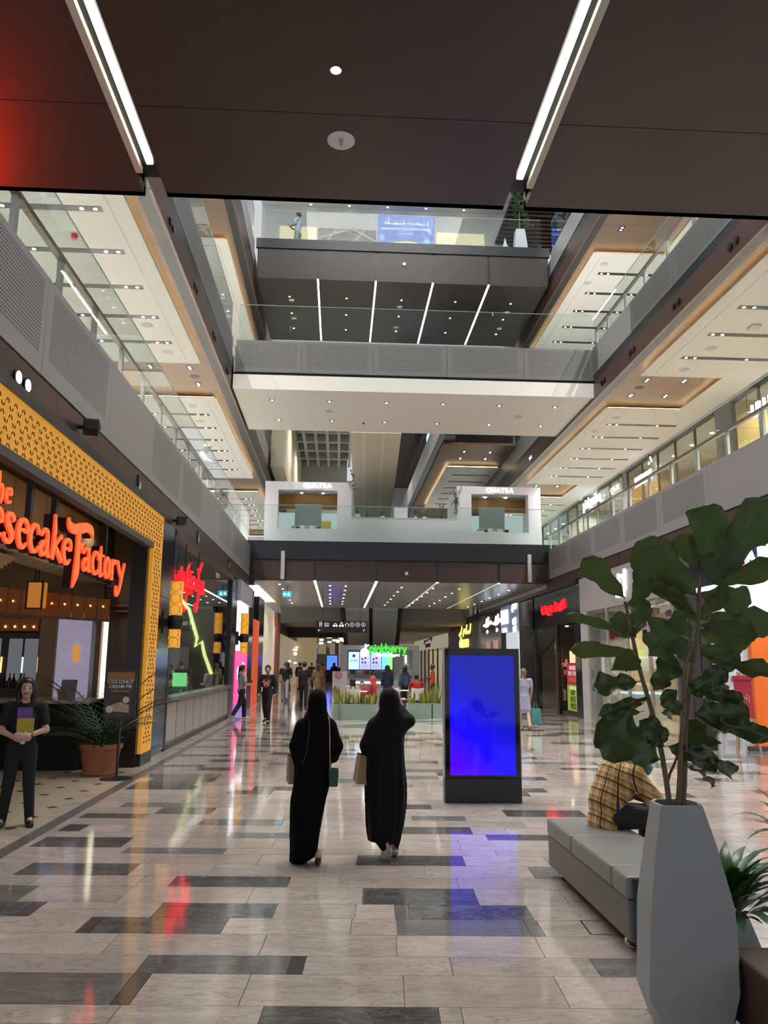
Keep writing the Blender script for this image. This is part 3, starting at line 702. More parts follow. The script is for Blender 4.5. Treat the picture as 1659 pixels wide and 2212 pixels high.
pbox('counter_front', WHITEGL, .42, 4.74, KY, KY+.45, 6.36, 7.5, t); pbox('counter_top', WHITEGL, .42, 4.74, KY-.02, KY+.47, 7.5, 7.53, t)
pbox('monitor_back', WHITEGL, 2.16, 2.72, KY+.15, KY+.2, 7.53, 7.98, t, bevel=.02)
ch = thing('shop_chair', 'yellow shell chair inside the left white kiosk', 'chair', (-.62, KY+.7, 6.4))
MB().cbox((-.62, KY+.85, 7.24), (.42, .06, .5), rx=.1).build('backrest', mat('yellow_shell', (.5, .42, .06), .4), ch, bevel=.05)
MB().cbox((-.62, KY+.65, 7.0), (.42, .42, .05)).build('seat', MATS['yellow_shell'], ch, bevel=.02)
for a in (-.17, .17):
    for b in (-.17, .17): MB().tube([(-.62+a, KY+.65+b, 6.37), (-.62+a*.8, KY+.65+b*.8, 6.99)], .015, 6).build('leg', BLACKMET, ch)
LEAFG = [mat('small_leaf_green', (.05, .11, .04), .45, noise=.3, nscale=10), mat('small_leaf_pale', (.12, .19, .09), .45, noise=.3, nscale=10)]
def small_plant(x, y, z, h, w, n, potm, lab, seed, pr=.07, ph=.14, grp=None, hang=False):
    r = random.Random(seed)
    t = thing('potted_plant', lab, 'plant', (x, y, z), grp)
    if potm is not None: MB().lathe([(pr*.75, 0), (pr, ph), (pr*.9, ph), (pr*.8, ph*.9), (.001, ph*.9)], 14, (x, y, z)).build('pot', potm, t)
    else: ph = 0
    b = MB(); st = MB()
    for i in range(n):
        a = r.uniform(0, 2*PI); hh = h*r.uniform(.4, 1); sp = w*r.uniform(.3, 1)
        base = Vector((x, y, z+ph*.9)); tip = base+Vector((math.cos(a)*sp, math.sin(a)*sp, hh*(1 if not hang else r.uniform(-1, 1))))
        mid = (base+tip)/2+Vector((0, 0, hh*.12)); st.tube([base, mid, tip], [.006, .005, .003], 4)
        d = (tip-mid).normalized(); s_ = d.cross(Vector((0, 0, 1))).normalized()*w*.22; L = w*.6
        b.add([tip-d*L*.3, tip+s_+d*L*.2, tip+d*L*.8, tip-s_+d*L*.2, mid, mid+s_*1.1+d*.05, mid+d*L*.8+Vector((0,0,.02)), mid-s_*1.1+d*.05], [(0,1,2,3),(4,5,6,7)])
    b.build('foliage', LEAFG[seed % 2], t, fix=False)['kind'] = 'stuff'; st.build('stems', LEAFG[0], t, fix=False)
WP = mat('white_ceramic', (.7, .7, .68), .35)
small_plant(.68, KY+.2, 7.53, .2, .12, 12, WP, 'small white square-ish pot with grassy plant on the counter, nearest the left kiosk', 11, .12, .16)
small_plant(1.05, KY+.2, 7.53, .32, .09, 9, mat('brown_pot', (.06, .04, .03), .5), 'thin upright plant in a brown pot on the kiosk counter', 12, .06, .1)
small_plant(1.7, KY+.2, 7.53, .34, .16, 16, WP, 'dark bushy plant in a white bowl on the kiosk counter, left of the monitor', 13, .09, .1)
small_plant(3.05, KY+.25, 7.53, .3, .14, 14, WP, 'small leafy plant on the kiosk counter just right of the white monitor', 14, .07, .1)
small_plant(3.42, KY+.25, 7.53, .36, .17, 18, WP, 'round bushy plant on the kiosk counter, right of centre', 15, .08, .1)
small_plant(3.78, KY+.25, 7.53, .15, .2, 18, None, 'low spreading plant on the kiosk counter', 16)
small_plant(4.12, KY+.25, 7.53, .55, .16, 22, BLACKMET, 'tall loose plant on the kiosk counter beside the right kiosk', 17, .06, .1)
small_plant(.46, KY-.05, 8.86, .5, .2, 12, WP, 'trailing plant in a white pot on the roof corner of the left kiosk', 18, .09, .14, hang=True)
small_plant(4.72, KY-.02, 8.3, .7, .24, 26, None, 'green climbing plant at the corner of the right kiosk', 19, hang=True)
# blue advertising screen upstairs, far behind the kiosks
t = thing('upper_display_screen', 'blue lit portrait screen upstairs behind the kiosk counter', 'screen', (3.7, 44, 6.2))
pbox('frame', BLACKMET, 3.35, 4.15, 44, 44.1, 6.2, 9.1, t); pbox('screen', emat('screen_blue_plain', (.02, .01, .95), 1.1), 3.4, 4.1, 43.98, 44.0, 7.0, 9.0, t)

# ================================================================ white bridge (second floor)
WY0, WY1 = 23.3, 27.72
wb = struct(MB().box(-3.36, 7.95, WY0+.06, WY1, 9.92, 11.4).build('floor_white_bridge', WHITEPL))
pbox('white_lip', WHITEPL, -3.36, 7.95, WY0, WY0+.1, 9.9, 10.36, wb)
pbox('black_line', BLACK, -3.36, 7.95, WY0+.04, WY0+.1, 10.36, 10.44, wb)
t = thing('bridge_balustrade', 'finely perforated grey balustrade with glass railing on the white bridge', 'balustrade', (2.3, WY0, 10.44))
for i, (a, b) in enumerate(((-3.3, -1.3), (-1.3, .9), (.9, 3.2), (3.2, 5.6), (5.6, 7.85))):
    o = pbox('fascia_panel', PERFFINE, a+.005, b-.005, WY0-.02, WY0+.03, 10.44, 11.46, t); o['along'] = 1.0; o['holes_low'] = .02
for i in range(7):
    a = -3.25+i*1.585; pbox('glass_panel', GLASS, a+.004, a+1.581, WY0+.05, WY0+.062, 11.4, 12.65, t); pbox('glass_edge', GLASSEDGE, a+.004, a+1.581, WY0+.048, WY0+.064, 12.65, 12.662, t)
for j, yy in enumerate((24.35, 26.45)):
    for i in range(6):
        xx = -2.25+i*1.82+j*.06
        t = thing('recessed_downlight', ORD[i]+' square downlight from the left under the white bridge, '+('front' if j == 0 else 'back')+' row', 'ceiling light', (xx, yy, 9.92), 'downlights under the white bridge')
        pbox('frame', BLACK, xx-.075, xx+.075, yy-.075, yy+.075, 9.912, 9.925, t); MB().lathe([(.001, 0), (.042, 0), (.042, .006), (.001, .006)], 12, (xx, yy, 9.905)).build('lens', LENS, t)
for x, y in ((-.45, 25.4), (5.9, 25.5)): ceiling_speaker(x, y, 9.92, pw, 'round pale speaker grille under the white bridge', 'speaker grilles under the white bridge')
dc = thing('dome_camera', 'tiny dark dome camera under the white bridge', 'camera', (.72, 26.6, 9.92)); MB().lathe([(.001, -.05), (.03, -.04), (.05, 0), (.001, .0)], 12, (.72, 26.6, 9.92)).build('dome', BLACKMET, dc)

# ================================================================ top bridge (third floor)
TY, TZ = 27.7, 15.78
DK = mat('dark_taupe_panel', (.030, .024, .022), .4, noise=.1, nscale=2)
tb = struct(MB().box(-3.3, 7.72, TY+.05, 33.5, TZ+.1, 17.0).build('floor_top_bridge', BLACKMET))
tx = [-3.3, -1.02, 1.15, 3.3, 5.42, 7.72]
for i in range(5):
    pbox('front_panel', DK, tx[i]+.05, tx[i+1]-.05, TY, TY+.06, TZ, 16.98, tb)
    pbox('soffit_panel', DK, tx[i]+.05, tx[i+1]-.05, TY+.06, 33.5, TZ, TZ+.06, tb)
pbox('upstand', NAVYBLACK, -3.35, 7.77, TY-.05, TY+.06, 16.98, 17.36, tb)
for i in range(4):
    v = tx[i+1]; lab = ('first', 'second', 'third', 'fourth')[i]
    t = thing('linear_ceiling_light', f'warm LED strip under the dark top bridge, the {lab} from the left', 'ceiling light', (v, 30, TZ))
    pbox('led_strip', STRIP, v-.03, v+.03, TY+.02, 33.45, TZ+.01, TZ+.03, t); pbox('front_channel', BLACKMET, v-.05, v+.05, TY+.02, TY+.06, TZ+.05, 17.0, t)
    pbox('housing', BLACKMET, v-.05, v+.05, TY+.06, 33.5, TZ+.03, TZ+.1, t)
for i in range(5):
    for j in range(3):
        xx = (tx[i]+tx[i+1])/2; yy = 29.2+j*1.5
        t = MB().lathe([(.001, 0), (.035, 0), (.035, .01), (.001, .01)], 10, (xx, yy, TZ-.01)).build('recessed_downlight', LENS)
        tag(t, 'tiny lit downlight under the dark top bridge', 'ceiling light', 'downlights under the top bridge')
for x, y in ((-2.1, 29.5), (-2.1, 31.2), (2.2, 29.8), (6.6, 30.0), (6.6, 31.6), (2.2, 31.8)): ceiling_speaker(x, y, TZ, pw, 'round pale plate under the dark top bridge', 'round plates under the top bridge', .11)
t = tag(MB().box(2.15, 2.27, TY-.04, TY, 16.45, 16.57).build('motion_sensor', mat('white_plastic'), bevel=.01), 'small square white sensor on the dark front of the top bridge', 'sensor')
t = thing('top_bridge_railing', 'clear glass railing on the top bridge', 'railing', (2.2, TY, 17.3))
for i in range(7):
    a = -3.1+i*1.52; pbox('glass_panel', GLASS, a+.004, a+1.516, TY+.2, TY+.212, 17.0, 18.65, t); pbox('glass_edge', GLASSEDGE, a+.004, a+1.516, TY+.198, TY+.214, 18.65, 18.665, t)
# hall behind the top bridge
WH = mat('white_wall', (.78, .77, .74), .7, noise=.02)
sbox('wall_top_hall', WH, -4.6, 9.0, 40, 40.2, 17, 26.3); sbox('ceiling_top_hall', mat('white_ceiling', (.8, .8, .8), .7), -4.6, 9.0, 33, 40, 26.25, 26.4)
for i in range(5):
    t = MB().lathe([(.001, 0), (.05, 0), (.05, .012), (.001, .012)], 12, (-1.95+i*2.1, 39.7, 26.24)).build('recessed_downlight', LENS); tag(t, 'lit round downlight in the white ceiling of the top hall', 'ceiling light', 'downlights of the top hall')
YL = emat('warm_lit_opening', (.9, .78, .52), .5)
w1 = sbox('window_1', YL, -3.6, -1.6, 39.95, 39.99, 23.4, 25.05); w2 = sbox('window_2', YL, 4.95, 7.6, 39.95, 39.99, 23.4, 25.0)
w3 = sbox('window_3', mat('dark_roof_view', (.05, .055, .06), .4), -1.5, 1.65, 39.95, 39.99, 23.4, 25.0)
for (a, b) in (((-1.4, 23.6), (-.5, 25)), ((-.2, 23.5), (1.0, 24.9)), ((.3, 25), (1.6, 24.3)), ((-1.5, 24.4), (0, 24.9))): MB().bar((a[0], 39.93, a[1]), (b[0], 39.93, b[1]), .1).build('truss_bar', mat('truss_grey', (.4, .4, .38), .6), w3)
BLUEB = emat('banner_blue', (.006, .13, .48), .55)
t = thing('hanging_banner', 'blue play-zone banner with white lettering behind the top bridge railing', 'banner', (3.27, 39.8, 23.6))
pbox('banner_sheet', BLUEB, 1.72, 4.82, 39.78, 40.0, 22.6, 25.85, t)
TW = emat('banner_text', (.85, .93, 1), .8)
text('banner_text', 'WELCOME TO THE KIDS PLAY ZONE', TW, (3.27, 39.775, 24.98), FRONT, .165, t, depth=.002)
text('banner_subtext', 'Level 3, podium', TW, (3.27, 39.775, 24.72), FRONT, .12, t, depth=.002)
b = MB(); r = random.Random(4); x = 1.25
while x > -1.25:                                   # a line of Arabic lettering: joined strokes with dots above
    w = r.uniform(.08, .22); stroke(b, [(x, 0, .03), (x-w*.4, r.uniform(.02, .1), .035), (x-w, 0, .03)], .004)
    if r.random() < .45: stroke(b, [(x-w*.5, 0, .03), (x-w*.5, .17, .025)], .004, smooth=False)
    if r.random() < .5: disc_prism(b, x-w*.5, r.choice((-.07, .2)), .018, .004, 8)
    x -= w+(.07 if r.random() < .3 else 0)
place(b, 'banner_arabic_text', TW, (3.27, 39.775, 25.3), FRONT, t)
b = MB(); pts = [(3.27+1.5*math.cos(a), 39.77, 23.55+.75*math.sin(a)) for a in np.linspace(0, PI, 20)]; b.poly(pts, (0, .008, 0)); b.build('yellow_mound', emat('banner_yellow', (.75, .6, .05), .7), t)
for x, z, rr in ((1.95, 24.5, .14), (2.3, 25.6, .08), (4.55, 24.9, .1), (4.4, 24.3, .16), (2.1, 24.0, .2)): MB().lathe([(.001, 0), (rr, 0), (rr, .006), (.001, .006)], 14, (x, 39.77, z), 'Y').build('bubble', emat('banner_pale_blue', (.12, .42, .8), .75), t)
# slatted dark ceiling to the right of the hall
c = struct(MB().box(8.2, 13.5, 27, 41, 24.5, 24.6).build('ceiling_slatted', BLACK))
for i in range(34): pbox('slat', mat('dark_wood_slat', (.06, .028, .018), .5, noise=.2), 8.2, 13.5, 27+i*.41, 27+i*.41+.17, 24.38, 24.5, c)
FACET = mat('white_faceted_pot', (.66, .67, .70), .5)
def facet_pot(name, lab, pts_low, pts_high, m, z0, z1, hole=.75):
    t = thing(name, lab, 'planter', (*[sum(p[i] for p in pts_low)/len(pts_low) for i in (0, 1)], z0))
    return t
t = thing('faceted_planter', 'white faceted planter with a leafy tree on the top bridge at right', 'planter', (6.95, 28.9, 17))
MB().add([(6.6, 28.6, 17), (7.3, 28.6, 17), (7.35, 29.2, 17), (6.6, 29.2, 17), (6.75, 28.7, 18.75), (7.1, 28.7, 18.75), (7.1, 29.05, 18.75), (6.75, 29.05, 18.75)], [(0,1,5,4),(1,2,6,5),(2,3,7,6),(3,0,4,7),(0,3,2,1),(4,5,6,7)]).build('pot', FACET, t)
r = random.Random(9); b = MB(); s = MB()
for i in range(70):
    a = r.uniform(0, 2*PI); z = r.uniform(18.8, 20.5); rr = r.uniform(.05, .42)*(1-.35*(z-18.8)/1.7); p = Vector((6.93+rr*math.cos(a), 28.88+rr*math.sin(a), z)); d = Vector((math.cos(a), math.sin(a), .6)).normalized(); q = d.cross(Vector((0,0,1))).normalized()*.09
    b.add([p, p+d*.12+q, p+d*.26, p+d*.12-q], [(0,1,2,3)])
b.build('foliage', mat('tree_leaf', (.06, .14, .05), .4, noise=.3), t, fix=False)['kind'] = 'stuff'
MB().tube([(6.93, 28.88, 18.7), (6.95, 28.9, 20.3)], [.03, .015], 6).build('trunk', WOODRAIL, t)
t = tag(MB().add([(5.95, 28.4, 17), (6.5, 28.4, 17), (6.5, 29, 17), (5.95, 29, 17), (6.3, 28.7, 18.35)], [(0,1,4),(1,2,4),(2,3,4),(3,0,4),(0,3,2,1)]).build('faceted_block', FACET), 'low pointed white faceted block on the top bridge beside the planter', 'planter')
# ================================================================ escalators and far atrium
BEIGE = mat('beige_escalator_panel', (.72, .67, .50), .4, noise=.04)
t = thing('escalator_truss', 'beige underside of the upper escalator rising behind the white kiosks', 'escalator', (1.3, 34, 9))
for a, b, m in ((0, .22, BEIGE), (.22, .3, mat('beige_rib', (.82, .77, .58), .4)), (.3, .62, BEIGE), (.62, .68, MATS['beige_rib']), (.68, 1, BEIGE)):
    A = [(.29+(2.2-.29)*a, 28.6, 10.15), (.29+(2.2-.29)*b, 28.6, 10.15), (.73+(2.45-.73)*b, 40, 8.5), (.73+(2.45-.73)*a, 40, 8.5)]
    MB().poly(A, (0, .35, 1.0 if m is BEIGE else .98)).build('soffit_strip', m, t)
TEAL = mat('blue_grey_escalator_panel', (.42, .50, .55), .3, metal=.1, noise=.05)
t = thing('lower_escalator_truss', 'blue-grey underside of the lower escalator above the frozen yogurt stand', 'escalator', (1.9, 50, 0))
for a, b in ((0, .06), (.08, .46), (.52, .93), (.95, 1.0)):
    A = [(.06+3.62*a, 46.7, 4.72), (.06+3.62*b, 46.7, 4.72), (.42+3.56*b, 54, 2.3), (.42+3.56*a, 54, 2.3)]
    MB().poly(A, (0, .3, .9)).build('soffit_strip', TEAL if b-a > .1 else BLACKMET, t)
MB().poly([(.06, 46.75, 4.78), (3.68, 46.75, 4.78), (3.98, 54.1, 2.36), (.42, 54.1, 2.36)], (0, .2, .5)).build('truss_core', BLACKMET, t)
MB().box(.9, 3.5, 54, 54.8, 0, 2.4).build('landing_base', BLACKMET, t)
# upper far atrium: dark left part with coffered roof light, end walls
cf = struct(MB().box(-3.0, .4, 36, 52, 15.2, 15.4).build('ceiling_coffer', mat('coffer_grey', (.22, .23, .23), .7)))
for i in range(6): pbox('coffer_beam', mat('coffer_beam', (.5, .51, .48), .6), -3+i*.68, -3+i*.68+.16, 36, 52, 14.6, 15.2, cf)
for i in range(8): pbox('coffer_beam', MATS['coffer_beam'], -3, .4, 36+i*2, 36.35+i*2, 14.65, 15.25, cf)
sbox('wall_far_upper', mat('far_wall_grey', (.45, .46, .44), .6), -3.5, .35, 52, 52.3, 6, 15.4)
sbox('trim_8', mat('far_band', (.55, .53, .48), .6), -3.5, .35, 51.8, 52, 11, 12.4)
sbox('wall_far_left_pier', mat('cream_pier', (.62, .56, .40), .6), -3.3, -2.7, 36, 52, 10.6, 15.4)
sbox('ceiling_far_dark', mat('far_dark_brown', (.05, .025, .022), .3), 2.5, 7.8, 34, 60, 15.0, 15.3)
sbox('wall_far_end', mat('far_end_wall', (.55, .55, .57), .6), .3, 14, 60, 60.3, 6.2, 15.5)
sbox('floor_far_gallery', WHITEPL, -8, 14, 47.5, 60, 5.2, 6.2)
balustrade('far_gallery_balustrade', 'slanting grey balcony front with glass railing far behind the white bridge', 4.4, 1, 33, 58, 11.9, 13.1, 14.2, seq(33, 58, 3, [None]), rail=False)
sbox('trim_9', NAVYBLACK, 4.42, 4.9, 33, 58, 11.4, 11.95)
sf2 = struct(MB().box(4.5, 7.75, 34, 58, 11.3, 11.4).build('ceiling_far_gallery', BROWNSOF))
pbox('floating_panel', WHITEPL, 5.1, 7.7, 37.5, 48, 11.12, 11.16, sf2)
for a in ((5.14, 5.18, 37.6, 47.9), (5.2, 7.6, 37.54, 37.58)): pbox('cove_light', STRIPWARM, *a, 11.17, 11.2, sf2)
for i in range(6): pbox('light_slot', BLACK, 5.6, 7.5, 39+i*1.5, 39.15+i*1.5, 11.11, 11.125, sf2)
for i, (x, y) in enumerate(((5.6, 35.2), (6.8, 35.2), (5.6, 36.4), (6.8, 36.4))): twin_down(x, y, 11.3, 'square twin downlight in the far upper ceiling seen past the white bridge', 'twin downlights, far upper ceiling')
CYAN = emat('cyan_light_sign', (.35, .85, 1), 1.6)
for x, y, z, s in ((4.5, 40, 12.6, .5), (4.5, 44, 12.3, .35)):
    t = MB().box(x-.06, x, y-s, y+s, z, z+.9).build('lit_sign', CYAN); tag(t, 'glowing cyan sign behind the far upper glass railing, ' + ('the larger' if s > .4 else 'the smaller') + ' of two', 'sign')
# ================================================================ first-floor shops on the right
WARMWALL = mat('warm_shop_wall', (.62, .48, .24), .6, noise=.1, nscale=2)
SHOPGL = glass('shop_glass', (.9, .93, .92), dim=.95)
FRAMEG = mat('bronze_frame', (.10, .09, .08), .35, metal=.5)
XS = 11.85
def upper_shop(name, lab, y0, y1, wall, light, lcol, nm):
    t = thing(name, lab, 'shopfront', (XS, (y0+y1)/2, 6.15))
    n = max(2, round((y1-y0)/1.55)); st = (y1-y0)/n
    for i in range(n): pbox('window_pane', SHOPGL, XS, XS+.012, y0+i*st+.03, y0+(i+1)*st-.03, 6.2, 9.6, t)
    for i in range(n+1): pbox('mullion', FRAMEG, XS-.03, XS+.05, y0+i*st-.035, y0+i*st+.035, 6.15, 9.6, t)
    pbox('head_rail', BLACKMET, XS-.06, XS+.06, y0, y1, 9.58, 9.68, t)
    pbox('back_wall', wall, XS+2.6, XS+2.7, y0, y1, 6.15, 9.7, t); pbox('side_wall', wall, XS+.05, XS+2.6, y1-.06, y1, 6.15, 9.7, t); pbox('side_wall', wall, XS+.05, XS+2.6, y0, y0+.06, 6.15, 9.7, t)
    pbox('shop_ceiling', WHITEPL, XS+.05, XS+2.7, y0, y1, 9.7, 9.76, t)
    for j in range(3): pbox('shelf', mat('shelf_dark', (.10, .07, .04), .5), XS+2.3, XS+2.6, y0+.4, y1-.4, 7.0+j*.6, 7.04+j*.6, t)
    r = random.Random(int(y0*10))
    for j in range(3):
        k = y0+.6
        while k < y1-.6:
            w = r.uniform(.15, .4); pbox('shelf_goods', mat('goods_%d' % r.randrange(5), (r.uniform(.1, .7), r.uniform(.1, .5), r.uniform(.08, .4)), .5), XS+2.32, XS+2.55, k, k+w*.8, 7.04+j*.6, 7.04+j*.6+r.uniform(.15, .4), t); k += w+.12
    for k in range(n):
        MB().lathe([(.001, 0), (.07, 0), (.07, .02), (.001, .02)], 12, (XS+1.0, y0+(k+.5)*st, 9.68)).build('downlight', LENS, t)
    for k in range(n): spot('shop_spot', (XS+1.0, y0+(k+.5)*st, 9.62), light*1.5, lcol, 150)
    return t
upper_shop('upper_shopfront', 'warm-lit upstairs glass shopfront at the right edge of the picture', 15.2, 22.6, WARMWALL, 130, (1, .78, .42), 0)
pier = lambda n, y0, y1: sbox(n, mat('dark_pier', (.10, .095, .10), .4), XS-.05, XS+.3, y0, y1, 6.15, 9.75)
pier('wall_pier_upper_1', 22.6, 23.7)
upper_shop('upper_shopfront', 'orange-brown upstairs glass shopfront with a lit white sign, on the right', 23.7, 31.6, mat('orange_shop_wall', (.50, .30, .12), .5, noise=.2, nscale=2), 110, (1, .72, .38), 1)
pier('wall_pier_upper_2', 31.6, 32.1)
upper_shop('upper_shopfront', 'pale upstairs glass shopfront with glowing white lettering, far along the right gallery', 32.15, 40.4, mat('pale_shop_wall', (.62, .56, .48), .6), 150, (1, .93, .82), 2)
upper_shop('upper_shopfront', 'furthest bright upstairs shopfront beside the right kiosk', 40.5, 49, mat('mint_shop_wall', (.50, .6, .56), .6), 120, (.85, 1, .97), 3)
UW = emat('upper_sign_white', (.85, .91, 1), 1.9)
t = thing('shop_sign', 'lit white shop sign letters upstairs at the right edge', 'sign', (XS-.1, 21.3, 8.9))
text('sign_letters', 'UU life', UW, (XS-.1, 20.6, 8.72), RIGHTW, .55, t, depth=.03, bold=.012)
for yy in (20, 21.6): MB().tube([(XS-.1, yy, 9.1), (XS-.1, yy, 9.6)], .012, 6).build('hanger', BLACKMET, t)
t = thing('shop_sign', 'lit white sign with dotted letter i upstairs in the middle of the right gallery', 'sign', (XS-.1, 29.7, 8.9))
text('sign_letters', 'urnıız', UW, (XS-.1, 29.7, 8.72), RIGHTW, .75, t, depth=.03, bold=.02)
for yy, zz in ((29.0, 9.32), (28.75, 9.36), (28.85, 9.5)): MB().lathe([(.001, 0), (.055, 0), (.055, .03), (.001, .03)], 10, (XS-.13, yy, zz), 'X').build('letter_dot', UW, t)
MB().tube([(XS-.1, 29, 9.5), (XS-.1, 29, 9.75)], .02, 6).build('hanger', BLACKMET, t)
t = thing('shop_sign', 'small gold-white sign upstairs between the two larger lit signs', 'sign', (XS-.1, 32.9, 9.1))
text('sign_letters', 'CIATE', emat('gold_sign', (1, .85, .55), 1.6), (XS-.1, 32.9, 9.08), RIGHTW, .32, t, depth=.02, spacing=1.35)
for yy in (32.4, 33.4): MB().tube([(XS-.1, yy, 9.3), (XS-.1, yy, 9.69)], .012, 6).build('hanger', BLACKMET, t)
t = thing('shop_sign', 'long glowing white sign upstairs towards the right kiosk', 'sign', (XS-.1, 36.1, 9.2))
text('sign_letters', 'pinkandco', UW, (XS-.1, 36.1, 9.1), RIGHTW, .62, t, depth=.03, bold=.025)
for yy in (35, 37.2): MB().tube([(XS-.1, yy, 9.4), (XS-.1, yy, 9.69)], .012, 6).build('hanger', BLACKMET, t)
sbox('wall_upper_right_end', mat('dark_pier'), XS, XS+3, 49, 49.2, 6.15, 9.8)

# ================================================================ left ground floor: the restaurant
GOLD = mat('gold_lattice_lit', (.42, .21, .035), .45, noise=.3, nscale=5, emit=(1.0, .44, .035), es=.30)
GOLDIN = mat('gold_cutout_dark', (.07, .03, .01), .6)
t = thing('lattice_portal_frame', 'golden lit lattice frame around the restaurant entrance', 'portal', (-3.3, 14.5, 0))
pbox('top_band', GOLD, -3.36, -3.3, 5.2, 14.85, 3.8, 4.37, t)
pbox('side_band', GOLD, -3.36, -3.3, 14.15, 14.85, .18, 3.8, t)
pbox('edge_channel', mat('grey_channel', (.09, .085, .085), .4), -3.42, -3.29, 5.2, 14.15, 3.70, 3.8, t)
pbox('edge_channel', BLACKMET, -3.42, -3.28, 5.2, 14.9, 4.37, 4.5, t)
pbox('jamb', mat('dark_jamb', (.014, .011, .010), .35), -3.62, -3.36, 14.0, 14.85, 0, 3.8, t)
pbox('plinth', BLACKMET, -3.37, -3.29, 14.1, 14.9, 0, .2, t)
pbox('side_return', GOLD, -3.36, -3.3, 14.85, 14.87, .18, 4.37, t)
# petal-shaped cut-outs: one shared petal, laid out in crossing diagonals
pm = MB().add([(0, -.028, 0), (.0085, 0, 0), (0, .028, 0), (-.0085, 0, 0), (0, -.028, .006), (.0085, 0, .006), (0, .028, .006), (-.0085, 0, .006)], [(4,5,6,7),(0,1,5,4),(1,2,6,5),(2,3,7,6),(3,0,4,7)]).mesh('petal'); pm.materials.append(GOLDIN)
npet = 0; pet_mb = MB()
def petal(y, z, a):
    global npet
    M = frame_at((-3.299, y, z), (0, 1, 0), (1, 0, 0)) @ Matrix.Rotation(a, 4, 'Z')
    if npet < 300:
        o = bpy.data.objects.new('petal_cutout', pm); COL.objects.link(o); o.matrix_basis = M; o.parent = t; o.matrix_parent_inverse = wloc(t).inverted(); npet += 1
    else:
        pet_mb.add([M @ Vector(v.co) for v in pm.vertices], [tuple(p.vertices) for p in pm.polygons])
D = .20; A_ = math.atan2(.10, .145)
y = 7.2
nodes = []
while y < 14.75:
    for k in range(4):
        z = 3.87+k*.145
        off = 0 if k % 2 == 0 else D/2
        nodes.append((y+off, z))
    y += D
for (y, z) in nodes:
    for a in (A_, -A_, PI+A_, PI-A_):
        yy = y-math.sin(a)*.047; zz = z+math.cos(a)*.047
        if 3.83 < zz < 4.34 and yy < 14.8: petal(yy, zz, a)
z = .35
while z < 3.75:
    for k in range(5):
        y = 14.3+k*.1; zz = z+(k % 2)*.145
        for a in (A_, -A_, PI+A_, PI-A_): petal(y-math.sin(a)*.047, zz+.07+math.cos(a)*.047, a)
    z += .29
pet_mb.build('petal_cutout_field', GOLDIN, t, fix=False)['kind'] = 'stuff'
# the sign, in tall flared brush letters
SIGNRED = emat('sign_red', (1.0, .018, .008), 2.2)
SIGNORANGE = emat('sign_orange_face', (1.0, .105, .025), 1.15)
SIGNSIDE = mat('sign_return_black', (.02, .004, .004), .4)
LET = {  # strokes in a unit box (x 0-1, y 0-1 = baseline to x-height), widths in units of box height
 'e': [[(.1,.52,.14),(.5,.62,.10),(.88,.60,.12),(.86,.86,.16),(.55,.98,.12),(.22,.80,.22),(.14,.45,.26),(.32,.10,.20),(.62,.02,.13),(.92,.22,.04)]],
 's': [[(.88,.78,.20),(.70,.96,.12),(.38,.92,.18),(.28,.72,.24),(.55,.50,.26),(.80,.28,.24),(.60,.05,.16),(.25,.06,.12),(.08,.26,.18)]],
 'c': [[(.90,.70,.18),(.74,.94,.12),(.42,.94,.16),(.18,.66,.24),(.16,.36,.26),(.38,.06,.18),(.68,.04,.12),(.94,.26,.04)]],
 'a': [[(.16,.72,.14),(.38,.96,.12),(.70,.90,.18),(.74,.55,.24),(.76,.18,.22),(.98,.0,.08)],[(.72,.56,.10),(.34,.46,.18),(.16,.24,.24),(.34,.02,.16),(.72,.20,.08)]],
 'k': [[(.24,1.72,.06),(.30,1.2,.22),(.28,.5,.24),(.22,.0,.30)],[(.40,.48,.06),(.66,.80,.12),(.90,.98,.16)],[(.42,.52,.12),(.68,.28,.20),(.98,.0,.18)]],
 'h': [[(.18,1.75,.06),(.22,1.2,.20),(.20,.5,.22),(.16,.0,.26)],[(.28,.62,.08),(.55,.96,.14),(.78,.75,.22),(.78,.2,.22),(.68,-.25,.05)]],
 't': [[(.40,1.36,.03),(.36,1.0,.22),(.38,.3,.26),(.58,.02,.16),(.9,.16,.04)],[(.06,.92,.08),(.9,.96,.10)]],
 'o': [[(.5,.98,.10),(.20,.75,.22),(.18,.28,.24),(.5,.02,.10),(.80,.28,.24),(.82,.72,.22),(.5,.98,.10)]],
 'r': [[(.20,1.0,.10),(.28,.6,.24),(.28,.0,.28)],[(.34,.66,.08),(.58,.95,.12),(.88,.92,.22)]],
 'y': [[(.12,1.0,.22),(.34,.6,.2),(.56,.3,.14)],[(.92,1.02,.18),(.74,.5,.18),(.50,-.25,.18),(.22,-.62,.18),(.04,-.45,.14),(.10,-.22,.14)]],
 'T': [[(-.05,1.60,.1),(.3,1.50,.2),(.7,1.58,.18),(1.0,1.45,.06)],[(.5,1.5,.22),(.45,.6,.24),(.36,-.2,.04)]],
 'C': [[(.92,1.2,.2),(.70,1.55,.14),(.36,1.45,.2),(.14,.9,.28),(.2,.35,.28),(.48,.0,.2),(.95,.25,.04)]],
}
def brush_word(parent, items, baseline, xh, face, pos_x, depth=.07):
    for ch, y0, y1 in items:
        for (nm, m, dz, dd, sc) in (('letter_face', face, depth, .012, 1.0), ('letter_halo', SIGNRED, depth-.02, .018, 1.1), ('letter_side', SIGNSIDE, -.06, depth+.038, 1.04)):
            b = MB()
            for st in LET[ch]:
                stroke(b, [(x*(y1-y0), yv*xh, w*xh*sc) for x, yv, w in st], dd, n=6)
            o = place(b, nm, m, (pos_x+dz, y0, baseline), LEFTW, parent)
t = thing('restaurant_sign', 'glowing red-orange brush-lettered restaurant sign in the golden portal', 'sign', (-3.4, 10, 2.7))
